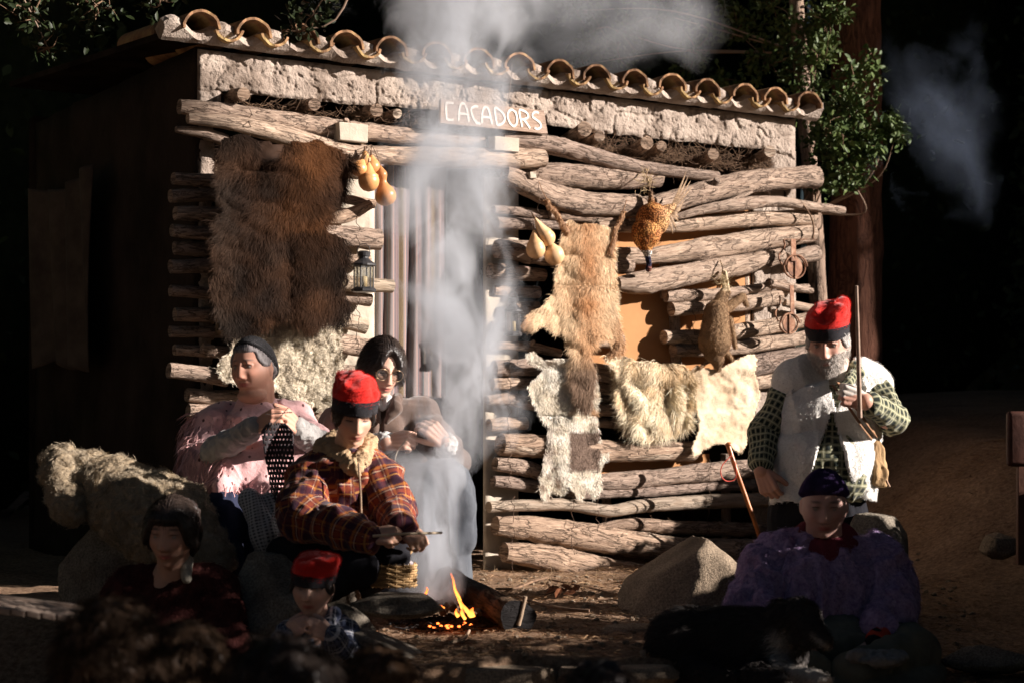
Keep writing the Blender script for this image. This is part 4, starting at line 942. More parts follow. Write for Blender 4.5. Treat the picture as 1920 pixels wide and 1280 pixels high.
# ================================================================== people
def rotm(yaw, pitch=0, roll=0):
    return np.array((Matrix.Rotation(math.radians(yaw), 3, 'Z') @ Matrix.Rotation(math.radians(roll), 3, 'Y') @ Matrix.Rotation(math.radians(pitch), 3, 'X')))
def sph(nu=96, nv=72):
    v, f = ball((0, 0, 0), 1, nu, nv); return v, f
_SV, _SF = sph()
def head_shape(u, fat=1.0, nose=1.0, jaw=1.0, old=0.0, opn=0):
    """unit directions -> head surface in metres (x right, -y the face, z up); crown to chin 0.23"""
    x, y, z = u[:, 0], u[:, 1], u[:, 2]
    X = x * .075; Z = np.where(z > 0, z * .112, z * .118); Y = np.where(y < 0, y * .090, y * .105)
    lo = ss(.0, -1.0, z)
    X = X * (1 - .30 * lo / jaw) * (1 + (fat - 1) * ss(.35, -.5, z)); Y = np.where(y < 0, Y * (1 - .06 * lo), Y * (1 - .42 * lo))
    Y = Y - .004 * ss(.2, -.9, z) * (y < 0)
    X = X * (1 + .05 * ss(.1, .7, z) * ss(.0, .8, y))
    fr = ss(.0, -.45, y)                                                   # front mask
    def g(cx, cz, sx, sz): return np.exp(-((X - cx) / sx) ** 2 - ((Z - cz) / sz) ** 2)
    d = np.zeros_like(x)
    tt = np.clip((.026 - Z) / .062, 0, 1); w = .0095 + .0070 * tt; m = ss(.034, .018, Z) * ss(-.046, -.036, Z)
    d += nose * (.006 + .017 * tt ** 1.3) * np.exp(-(X / w) ** 2) * m + nose * .007 * (g(.013, -.034, .006, .006) + g(-.013, -.034, .006, .006))
    d += .0055 * (g(.03, .030, .018, .007) + g(-.03, .030, .018, .007)) - .014 * (g(.031, .009, .016, .011) + g(-.031, .009, .016, .011)) - .006 * (g(.017, .012, .008, .012) + g(-.017, .012, .008, .012))
    d += (.0015 if opn else .0080) * (g(.030, .010, .009, .0065) + g(-.030, .010, .009, .0065))             # lids over the eyeballs
    d += .005 * fat * (g(.043, -.022, .02, .02) + g(-.043, -.022, .02, .02)) - old * .004 * (g(.026, -.045, .005, .014) + g(-.026, -.045, .005, .014))
    d += .0085 * g(0, -.0565, .022, .0050) + .0090 * g(0, -.069, .019, .0055) - .0070 * g(0, -.0622, .024, .0028) - .003 * g(0, -.079, .02, .006)
    d += .010 * g(0, -.098, .021, .014) - .005 * g(0, -.082, .024, .006) - .002 * g(0, -.046, .004, .006)
    return np.stack([X, Y - d * fr, Z], 1)
def head_piece(h):
    v = head_shape(_SV, h.get('fat', 1), h.get('nose', 1), h.get('jaw', 1), h.get('old', 0), h.get('open', 0)); s = h['s']
    return (v * s) @ h['R'].T + np.array(h['C']), _SF
def hl(h, x, y, z): return (np.array([x, y, z]) * h['s']) @ h['R'].T + np.array(h['C'])
def head_pieces(h, neck=None, nr=.056):
    p = [head_piece(h)]
    for s in (-1, 1):
        if h.get('open'):
            p += [capsule(hl(h, s * .018, -.079, .0125), hl(h, s * .030, -.0835, .0180), .0042 * h['s'], .0046 * h['s'], 10), capsule(hl(h, s * .030, -.0835, .0180), hl(h, s * .043, -.074, .0125), .0046 * h['s'], .0042 * h['s'], 10), capsule(hl(h, s * .020, -.078, .0020), hl(h, s * .040, -.073, .0020), .0040 * h['s'], .0038 * h['s'], 10)]
    for s in (-1, 1):
        p.append(ball(hl(h, s * .078, .008, -.004), np.array((.008, .017, .028)) * h['s'], 14, 10, h['R'])); p.append(ball(hl(h, s * .074, .004, -.022), np.array((.007, .009, .010)) * h['s'], 10, 8, h['R']))
    if neck is not None: p.append(capsule(hl(h, 0, .022, -.055), neck, nr * h['s'], nr * 1.08 * h['s']))
    return p
SKIN = np.array((.58, .33, .235))
def skin_col(v, h, tone=1.0, brow=(.05, .035, .03), lips=(.42, .13, .11), tint=None, beard=None, closed=False):
    l = ((v - np.array(h['C'])) @ h['R']) / h['s']; x, y, z = l.T; front = (y < -.04) & (np.abs(z) < .13)
    base = SKIN * tone if tint is None else np.array(tint)
    c = np.tile(base, (len(v), 1))
    def g(cx, cz, sx, sz): return np.exp(-((np.abs(x) - cx) / sx) ** 2 - ((z - cz) / sz) ** 2) * front
    def put(c, m, k): m = np.clip(m, 0, 1)[:, None]; return c * (1 - m) + np.array(k)[None] * m
    c = put(c, .35 * g(.042, -.02, .02, .018), base * (1.05, .72, .68)); c = put(c, .4 * g(0, -.03, .014, .012), base * (1.0, .7, .65))
    c = put(c, 1.0 * np.exp(-((x) / .022) ** 4 - ((z + .0625) / .0085) ** 4) * front, lips)
    c = put(c, .95 * np.exp(-((np.abs(x) - .031) / .017) ** 4 - ((z - .033 + .10 * np.abs(np.abs(x) - .026)) / .0038) ** 2) * front, brow)
    c = put(c, .55 * g(.03, .010, .019, .012), base * (.52, .45, .45)); c = put(c, .9 * np.exp(-((np.abs(x) - .031) / .014) ** 4 - ((z - .0150 + 8 * (np.abs(x) - .031) ** 2 ) / .0022) ** 2) * front * h.get('open', 0), (.03, .02, .018))
    if closed: c = put(c, 1.4 * np.exp(-((np.abs(x) - .030) / .013) ** 4 - ((z - .0045) / .0024) ** 2) * front, (.03, .02, .02))
    if beard is not None: c = put(c, beard(x, y, z) * (np.abs(z) < .16), (.62, .56, .50))
    return c
def eyes(h, root, look=0.0):
    w = MAT('eye white', (.34, .29, .26), None, 5, .25, 0, spec=.5) if 'eye white' not in bpy.data.materials else bpy.data.materials['eye white']
    k = MAT('iris', (.035, .02, .012), None, 5, .15, 0, spec=.6) if 'iris' not in bpy.data.materials else bpy.data.materials['iris']
    yf = -.0700
    for s in (-1, 1):
        mb = MB(); v, f = ball(hl(h, s * .030, yf, .0085), .0118 * h['s'], 16, 12); mb.add(v, f, mi=0)
        v, f = ball(hl(h, s * .030 + look, yf - .0062, .0075), np.array((.0068, .0056, .0066)) * h['s'], 12, 8); mb.add(v, f, mi=1)
        link('eye', mb.mesh(), [w, k], root)
def shell(h, fn, disp=None, grow=1.0, name='hair', mat=None, parent=None, col=None):
    """closed cap over the skull: fn(unit dirs)-> metres above (>0) or below (<0) the skin"""
    v = head_shape(_SV, h.get('fat', 1), 0, h.get('jaw', 1)); t = fn(_SV); r = np.linalg.norm(v, axis=1)[:, None]
    v = v * (1 + t[:, None] / r); w = (v * h['s']) @ h['R'].T + np.array(h['C'])
    if disp is not None: w = w + ((_SV @ h['R'].T) * disp(_SV, w)[:, None])
    me = mesh(w, _SF, True, col=None if col is None else np.tile(np.array(col), (len(w), 1)))
    o = link(name, me, mat, parent)
    if name == 'hair':
        k = {'black hair': (.035, .024, .019), 'brown hair': (.12, .07, .04), 'grey hair': (.42, .39, .38)}.get(mat.name, (.6, .57, .54)); tv = fn(_SV); pick = np.nonzero(tv > 0)[0]; r = np.random.default_rng(3); i = r.choice(pick, 5000)
        nrm = _SV[i] @ h['R'].T; dl = np.stack([_SV[i, 0] * .9, .55 + 0 * _SV[i, 0], -.9 + .5 * _SV[i, 2]], 1) @ h['R'].T; dl = dl - nrm * np.sum(dl * nrm, 1)[:, None] + r.normal(size=dl.shape) * .08
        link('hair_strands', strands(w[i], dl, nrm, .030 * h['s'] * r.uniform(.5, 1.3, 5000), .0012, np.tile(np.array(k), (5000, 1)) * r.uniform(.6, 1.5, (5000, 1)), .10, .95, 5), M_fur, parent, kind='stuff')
    return o
def hairfn(front=.30, side=-.25, thick=.012, back=-.75):
    """hairline: above z=front at the brow, down to z=side by the ears, to z=back on the nape"""
    def fn(u):
        x, y, z = u.T; line = np.where(y < 0, front + (side - front) * ss(.55, .98, np.abs(x)), side + (back - side) * ss(.0, .5, y))
        return -.012 + (thick + .012) * ss(-.05, .10, z - line)
    return fn
HAIRN = lambda u, w: .0022 * np.sin(w[:, 0] * 700 + 3 * np.sin(w[:, 2] * 40)) + .003 * fbm(w * 40, 2)
def hand(wrist, d, n, s, k=1.0, curl=(1.0, 1.2, .8), spread=.0, thumb=(.7, .5, .35), var=(0, .05, .1, .18)):
    """wrist point, d towards the knuckles, n the side the fingers close to, s towards the thumb"""
    w = np.array(wrist, float); d, n, s = [np.array(q, float) for q in (d, n, s)]
    d /= np.linalg.norm(d); n = n - d * n.dot(d); n /= np.linalg.norm(n); s = s - d * s.dot(d) - n * s.dot(n); s /= np.linalg.norm(s)
    out = []; offs = (.030, .010, -.010, -.029); lens = (.070, .078, .072, .056); rad = (.0092, .0095, .009, .0078); base = (.084, .088, .084, .077)
    for i in range(4):
        kn = w + (d * base[i] + s * offs[i] * (1 + spread)) * k
        out.append(capsule(w + s * offs[i] * .6 * k, kn, .0155 * k, .0115 * k, 12))
        a = 0; p = kn; dd = d + s * offs[i] * 4 * spread
        for j, fr in enumerate((.45, .31, .24)):
            a += curl[j] * (1 + var[i]); q = p + (dd * math.cos(a) + n * math.sin(a)) * lens[i] * fr * k
            out.append(capsule(p, q, (rad[i] - .0008 * j) * k, (rad[i] - .0008 * (j + 1)) * k, 10)); p = q
    out.append(capsule(w + s * .012 * k + n * .004 * k, w + (d * .05 + s * .026 + n * .008) * k, .017 * k, .014 * k, 12))
    p = w + (d * .028 + s * .028 + n * .006) * k; t = d * thumb[0] + s * thumb[1] + n * thumb[2]; t /= np.linalg.norm(t); q = p + t * .038 * k
    t2 = t + d * .25 + n * .55 - s * .25; t2 /= np.linalg.norm(t2); r = q + t2 * .030 * k; t3 = t2 + n * .3; t3 /= np.linalg.norm(t3); e = r + t3 * .022 * k
    out += [capsule(p, q, .0145 * k, .0115 * k, 12), capsule(q, r, .0115 * k, .0102 * k, 12), capsule(r, e, .0102 * k, .0085 * k, 12)]
    return out
def skin_body(root, pieces, h, voxel=.0036, mat=None, name='body', **k):
    me = blob(pieces, voxel, 3, .5); set_col(me, np.clip(skin_col(getv(me), h, **k), 0, 1)); return link(name, me, mat or M_skin, root)
def cloth_coords(v, segs):
    best = np.full(len(v), 1e9); out = np.zeros((len(v), 3))
    for i, (a, b) in enumerate(segs):
        a, b = np.array(a, float), np.array(b, float); ax = b - a; l = np.linalg.norm(ax); ax /= l
        t = (v - a) @ ax; tc = np.clip(t, 0, l); q = v - a - ax * tc[:, None]; dist = np.linalg.norm(q, axis=1)
        hx = np.cross(ax, [0, 1, 0.01]); hx /= np.linalg.norm(hx); hy = np.cross(ax, hx); ang = np.arctan2(q @ hx, q @ (-hy))
        m = dist < best; best[m] = dist[m]; r0 = max(.05, float(np.median(dist[m])) if m.any() else .05)
        out[m] = np.stack([ang * r0, t, np.full(len(v), i * .37)], 1)[m]
    return out
def garment(name, pieces, mat, root, voxel=.006, smooth=6, folds=.010, fs=(9, 9, 5), segs=None, seed=0, cut=None, solid=0, wrinkle=.004, post=None, detailfold=None):
    me = blob(pieces, voxel, smooth); v = getv(me); n = getn(me)
    q = v * np.array(fs); r1 = fbm(q + seed, 2, seed); r2 = fbm(q * 2.3 + 5, 2, seed + 3)
    d = folds * (1 - 2.6 * np.abs(r1)) + wrinkle * (1 - 3 * np.abs(r2))
    if detailfold is not None: d = d + detailfold(v, n)
    v2 = v + n * d[:, None]
    if post is not None: v2 = post(v2, n)
    setv(me, v2)
    a = me.attributes.new('cloth', 'FLOAT_VECTOR', 'POINT'); c = cloth_coords(v, segs) if segs else v; a.data.foreach_set('vector', np.asarray(c, np.float32).ravel())
    if cut is not None:
        m = cut(v2); bm = bmesh.new(); bm.from_mesh(me); bm.verts.ensure_lookup_table()
        bmesh.ops.delete(bm, geom=[bm.verts[i] for i in np.nonzero(m)[0]], context='VERTS'); bm.to_mesh(me); bm.free()
    o = link(name, me, mat, root)
    if solid: o.modifiers.new('thickness', 'SOLIDIFY').thickness = solid
    return o
def pix(v): return CX + v[:, 0] / v[:, 1] * F, HY - (v[:, 2] - EYE) / v[:, 1] * F
def plaid_mat(name, base, bands, size, rough=.9, fuzzy=.2):
    """bands: (start, width, colour, strength) along both thread directions, in fractions of the repeat"""
    m, nt, b, N, K = new_mat(name); a = N.new('ShaderNodeAttribute'); a.attribute_name = 'cloth'
    s = N.new('ShaderNodeSeparateXYZ'); K.new(a.outputs['Vector'], s.inputs[0]); c = base
    def stripes(out, c):
        fr = nmath(nt, 'FRACT', nmath(nt, 'MULTIPLY', out, 1 / size))
        for p, w, colr, st in bands:
            dd = nmath(nt, 'ABSOLUTE', nmath(nt, 'SUBTRACT', fr, p + w / 2)); k = nmath(nt, 'MULTIPLY', nmath(nt, 'LESS_THAN', dd, w / 2), st); c = nmix(nt, c, colr, k)
        return c
    c = stripes(s.outputs[0], c); c = stripes(s.outputs[1], c)
    n = nnoise(nt, ncoord(nt, 'Object'), 120, 3); c = nmix(nt, c, nmix(nt, (.6, .6, .6), (1, 1, 1), n), fuzzy * 2, 'MULTIPLY')
    K.new(c, b.inputs['Base Color']); b.inputs['Roughness'].default_value = rough; b.inputs['Specular IOR Level'].default_value = .08; b.inputs['Sheen Weight'].default_value = .15
    nbump(nt, n, .25, .004, b); return m
M_black = MAT('black cloth', (.022, .022, .026), (.014, .014, .017), 12, .95, .3, 90, .004, spec=.05)
M_red = MAT('red felt', (.68, .026, .018), (.56, .018, .014), 14, .9, .35, 160, .003, spec=.05, sheen=.3)
M_band = MAT('black felt band', (.028, .026, .032), (.018, .017, .02), 14, .95, .35, 160, .003, spec=.05, sheen=.15)
M_hairb = MAT('black hair', (.030, .020, .016), (.014, .010, .009), 14, .38, .5, 60, .004, stretch=(4, 4, .6), spec=.5)
M_hairbr = MAT('brown hair', (.10, .055, .03), (.05, .028, .016), 14, .42, .5, 60, .004, stretch=(4, 4, .6), spec=.5)
M_hairgr = MAT('grey hair', (.30, .27, .27), (.12, .105, .105), 22, .5, .5, 60, .004, stretch=(4, 4, .6), spec=.4)

def barretina(h, root, tall=.10, lean=(.02, 0), band=(.035, .095), flop=0.0, seed=1, tilt=0):
    """red felt cap with a turned-up black band"""

    n = 48; z0, z1 = band; mb = []
    def ring(z, k, dx=0, dy=0, amp=0.0):
        a = np.linspace(0, 2 * math.pi, n, endpoint=False); rx, ry = .083 * k, .104 * k
        w = 1 + amp * np.sin(a * 3 + seed) + amp * .6 * np.sin(a * 5 + 2 * seed)
        return np.stack([rx * np.cos(a) * w + dx, ry * np.sin(a) * w + .008 + dy, np.full(n, z) + math.tan(math.radians(tilt)) * (ry * np.sin(a))], 1)
    def surf(rings, closed=True):
        v = np.concatenate(rings); f = []
        for k in range(len(rings) - 1):
            for j in range(n): f.append((k * n + j, k * n + (j + 1) % n, (k + 1) * n + (j + 1) % n, (k + 1) * n + j))
        if closed: v = np.vstack([v, rings[-1].mean(0) + (0, 0, .004), rings[0].mean(0)]); m = len(v) - 2; f += [(m - n + j, m - n + (j + 1) % n, m) for j in range(n)] + [((j + 1) % n, j, m + 1) for j in range(n)]
        return (v * h['s']) @ h['R'].T + np.array(h['C']), f
    v, f = surf([ring(z0 - .002, .93), ring(z0, .985, amp=.01), ring(z0 + .012, 1.02, amp=.012), ring(z1 - .012, 1.05, amp=.016), ring(z1, 1.03, amp=.016), ring(z1 - .002, .97, amp=.01), ring(z1 - .02, .93)])
    o = link('cap_band', mesh(v, f), M_band, root); fur_on(o.data, 2500, .005, .0009, (.05, .048, .055), (0, 0, -1), .5, .0, 3, parent=root, mat=M_furdull, name='felt_fuzz')
    rs = []; lx, ly = lean
    for k in range(15):
        u = k / 14; z = z1 - .02 + (tall + .02) * math.sin(u * math.pi / 2 * 1.0) ** (1.0); kk = (1.0 + .07 * math.sin(min(1, u * 1.6) * math.pi)) * math.sqrt(max(0.0, 1 - (max(0, u - .18) / .83) ** 2.6))
        rs.append(ring(z, max(kk, .06), lx * u ** 1.5, ly * u ** 1.5, .03 * math.sin(u * math.pi)))
    v, f = surf(rs); v0 = (v - np.array(h['C'])) @ h['R'] / h['s']
    p = v0 * 18 + seed; dn = (.020 * fbm(p, 2, seed) - .012 * np.exp(-(fbm(p * .6 + 4, 2, seed) / .10) ** 2)) * ss(z1, z1 + .04, v0[:, 2])
    if flop: dn = dn - flop * np.exp(-((v0[:, 0] - .012) / .028) ** 2 - ((v0[:, 2] - z1 - tall * .62) / .028) ** 2) * (v0[:, 1] < .04)
    out = v0 / (np.linalg.norm(v0, axis=1)[:, None] + 1e-6); v = ((v0 + out * dn[:, None]) * h['s']) @ h['R'].T + np.array(h['C'])
    o = link('cap', mesh(v, f), M_red, root); s_ = o.modifiers.new('s', 'SUBSURF'); s_.levels = s_.render_levels = 1; fur_on(o.data, 6000, .005, .0009, (.62, .03, .02), (0, 0, -1), .5, .0, 3, parent=root, mat=M_furdull, name='felt_fuzz', noisy=1)
def A(x, y, d): return np.array(P(x, y, d))
def cap2(a, b, c, r, **k): return [capsule(a, b, r[0], r[1]), capsule(b, c, r[1], r[2])]

# ---------------------------------------------------------------- woman in the pink poncho
def pink_woman():
    root = thing('person', P(455, 1120, 6.6), 'seated older woman in a pink fringed poncho knitting black lace by the fleece', 'person')
    h = dict(C=A(474, 690, 6.56), R=rotm(-24, 3, -3), s=.97, fat=1.14, jaw=1.25, old=1.0, nose=.95, open=1)
    wl, wr = A(484, 797, 6.24), A(557, 801, 6.30)
    dl, dr = A(518, 782, 6.16) - wl, A(528, 776, 6.20) - wr
    pc = head_pieces(h, A(482, 765, 6.62), .068) + [ball(hl(h, 0, -.018, -.108), (.062, .05, .030), 20, 14, h['R']), capsule(A(405, 850, 6.45), wl, .04, .030), capsule(A(592, 832, 6.5), wr, .04, .028), capsule(A(482, 765, 6.64), A(480, 860, 6.68), .07, .12), capsule(A(420, 800, 6.66), A(550, 792, 6.7), .06, .06), capsule(A(420, 800, 6.66), A(405, 850, 6.45), .05, .04), capsule(A(550, 792, 6.7), A(592, 832, 6.5), .05, .04)]
    pc += hand(wl, dl, (.25, .9, -.35), (-.1, -.25, 1), 1.0, (.75, 1.0, .6), thumb=(.8, .35, .25)) + hand(wr, dr, (-.2, .9, -.35), (.1, -.3, 1), 1.0, (.8, 1.1, .7), thumb=(.8, .35, .25))
    skin_body(root, pc, h, tint=(.56, .30, .215), brow=(.14, .10, .09)); eyes(h, root, -.003)
    shell(h, hairfn(.52, -.02, .007, -.5), HAIRN, name='grey_hair', mat=M_hairgr, parent=root)
    m, nt, b, N, K = new_mat('black net cap'); vo = N.new('ShaderNodeTexVoronoi'); vo.inputs['Scale'].default_value = 170; K.new(ncoord(nt, 'Object'), vo.inputs['Vector'])
    K.new(nramp(nt, vo.outputs['Distance'], [(.25, (.06, .055, .06)), (.5, (.012, .012, .014))]), b.inputs['Base Color']); b.inputs['Roughness'].default_value = .8; nbump(nt, vo.outputs['Distance'], .6, .004, b)
    def fn(u):
        x, y, z = u.T; k = z * .75 + y * .62
        return -.014 + .030 * ss(.16, .26, k) * ss(-.55, -.35, z)
    shell(h, fn, name='net_cap', mat=m, parent=root)
    # poncho
    m, nt, b, N, K = new_mat('pink knit'); co = ncoord(nt, 'Object'); vo = N.new('ShaderNodeTexVoronoi'); vo.inputs['Scale'].default_value = 32; K.new(ncoord(nt, 'Object', (1, .6, .75)), vo.inputs['Vector'])
    hole = nramp(nt, vo.outputs['Distance'], [(.13, 0.0), (.19, 1.0)]); n = nnoise(nt, co, 110, 4)
    K.new(nmix(nt, (.17, .07, .07), nmix(nt, (.66, .36, .36), (.86, .55, .54), n), hole), b.inputs['Base Color']); b.inputs['Roughness'].default_value = .95; b.inputs['Specular IOR Level'].default_value = .05; b.inputs['Sheen Weight'].default_value = .3
    nbump(nt, nmath(nt, 'ADD', nmath(nt, 'MULTIPLY', n, .6), hole), .7, .006, b)
    pc = [capsule(A(412, 800, 6.66), A(545, 792, 6.70), .088, .085), ball(A(478, 860, 6.64), (.235, .15, .21)), capsule(A(482, 775, 6.62), A(480, 800, 6.6), .085, .12),
          capsule(A(402, 812, 6.62), A(392, 870, 6.50), .098, .10), capsule(A(558, 805, 6.68), A(590, 835, 6.56), .08, .072), capsule(A(392, 862, 6.48), A(376, 915, 6.44), .085, .045),
          capsule(A(470, 880, 6.52), A(455, 912, 6.44), .15, .09), capsule(A(530, 880, 6.55), A(540, 925, 6.48), .12, .05), capsule(A(500, 895, 6.45), A(500, 940, 6.30), .10, .035), capsule(A(430, 890, 6.42), A(420, 915, 6.30), .09, .04), capsule(A(545, 880, 6.48), A(555, 935, 6.36), .07, .03), capsule(A(460, 885, 6.42), A(555, 885, 6.45), .09, .08), capsule(A(590, 835, 6.56), A(575, 880, 6.5), .07, .06)]
    po = garment('poncho', pc, m, root, .006, 8, .012, (8, 8, 4), seed=3, wrinkle=.005)
    me = po.data
    fz = lambda p: A(0, 868, 6.5)[2]
    fur_on(me, 5200, .085, .0042, (.74, .42, .41), (0, -.2, -1), .12, .5, 5, mask=lambda p, q: (lambda X, Y: (q[:, 1] < .3) & (((X < 425) & (Y > 845) & (Y < 925) & (q[:, 2] < .7)) | ((Y > 905) & (X > 425)) | ((X < 372))))(*pix(p)), name='fringe', parent=root, mat=M_furdull)
    fur_on(me, 2600, .035, .004, (.80, .50, .49), (0, -.2, -1), .3, .3, 6, mask=lambda p, q: (lambda X, Y: (q[:, 1] < .2) & (X < 455) & (Y > 775) & (Y < 850) & (np.abs(Y - 800 - (X - 400) * -.15) < 26))(*pix(p)), name='fringe', parent=root, mat=M_furdull)
    # grey knitted sleeves
    mg = MAT('grey knit', (.40, .385, .37), (.30, .29, .28), 30, .95, .6, 150, .005, spec=.05)
    garment('sleeve', [capsule(A(402, 846, 6.40), wl - (wl - A(402, 846, 6.40)) * .05, .050, .037)], mg, root, .005, 4, .006, (16, 16, 16), seed=2)
    garment('sleeve', [capsule(A(596, 836, 6.5), wr - (wr - A(596, 836, 6.5)) * .02, .06, .037)], mg, root, .005, 4, .006, (16, 16, 16), seed=4)
    # skirt and apron
    mn = MAT('navy skirt', (.035, .042, .075), (.022, .026, .05), 9, .9, .2, 70, .004, spec=.1)
    pc = [ball(A(470, 975, 6.72), (.26, .2, .15)), capsule(A(430, 985, 6.65), A(420, 965, 6.28), .10, .085), capsule(A(420, 965, 6.28), A(432, 1120, 6.25), .085, .07), capsule(A(515, 985, 6.65), A(515, 975, 6.3), .10, .09), capsule(A(515, 975, 6.3), A(505, 1120, 6.28), .085, .07), capsule(A(432, 1150, 6.2), A(425, 1165, 6.05), .045, .035), capsule(A(505, 1150, 6.2), A(510, 1165, 6.08), .045, .035)]
    garment('skirt', pc, mn, root, .008, 6, .014, (10, 10, 2.5), seed=6)
    mc = plaid_mat('small black and white check', (.10, .10, .105), [(.0, .5, (.55, .54, .52), .75)], .011)
    garment('apron', [capsule(A(472, 935, 6.17), A(500, 1000, 6.14), .04, .055), capsule(A(500, 1000, 6.14), A(505, 1050, 6.16), .055, .035), capsule(A(500, 945, 6.18), A(520, 1000, 6.16), .045, .04)], mc, root, .006, 6, .010, (12, 12, 3), seed=8, segs=[(A(470, 880, 6.2), A(510, 1050, 6.15))])
    # knitting
    k = thing('knitting', P(520, 1000, 6.15), 'black openwork knitting hanging from the hands of the pink poncho woman', 'knitting')
    us = np.linspace(-1, 1, 34); vs = np.linspace(0, 1, 110); U, V = np.meshgrid(us, vs)
    hw = np.interp(V, [0, .08, .3, .55, .8, 1], [16, 30, 27, 22, 15, 9]); cx = np.interp(V, [0, .3, .6, 1], [520, 523, 530, 512]); Y = 792 + V * 212
    X = cx + U * hw; D = 6.14 + .02 * np.sin(U * 3 + V * 9) + .04 * V
    g = np.stack([(X - CX) / F * D, D, EYE + (HY - Y) / F * D], -1).reshape(-1, 3); i = np.arange(g.shape[0]).reshape(110, 34)
    f = np.stack([i[:-1, :-1], i[:-1, 1:], i[1:, 1:], i[1:, :-1]], -1).reshape(-1, 4); r_, c_ = np.divmod(np.arange(len(f)), 33)
    keep = ~(((r_ % 5) < 2) & (((c_ + (r_ // 5) * 2) % 4) < 2)); me = mesh(g, f[keep]); o = link('fabric', me, MAT('black yarn', (.05, .04, .045), (.02, .018, .02), 60, .7, .5, 200, .004, spec=.3), k); o.modifiers.new('t', 'SOLIDIFY').thickness = .005
    ms = MAT('steel needle', (.55, .5, .45), None, 5, .3, 0, metal=1)
    tube_obj('needle', [A(498, 776, 6.12), A(548, 772, 6.14)], .0018, ms, k, seg=6, rings=2); tube_obj('needle', [A(508, 800, 6.1), A(540, 764, 6.13)], .0018, ms, k, seg=6, rings=2)
pink_woman()

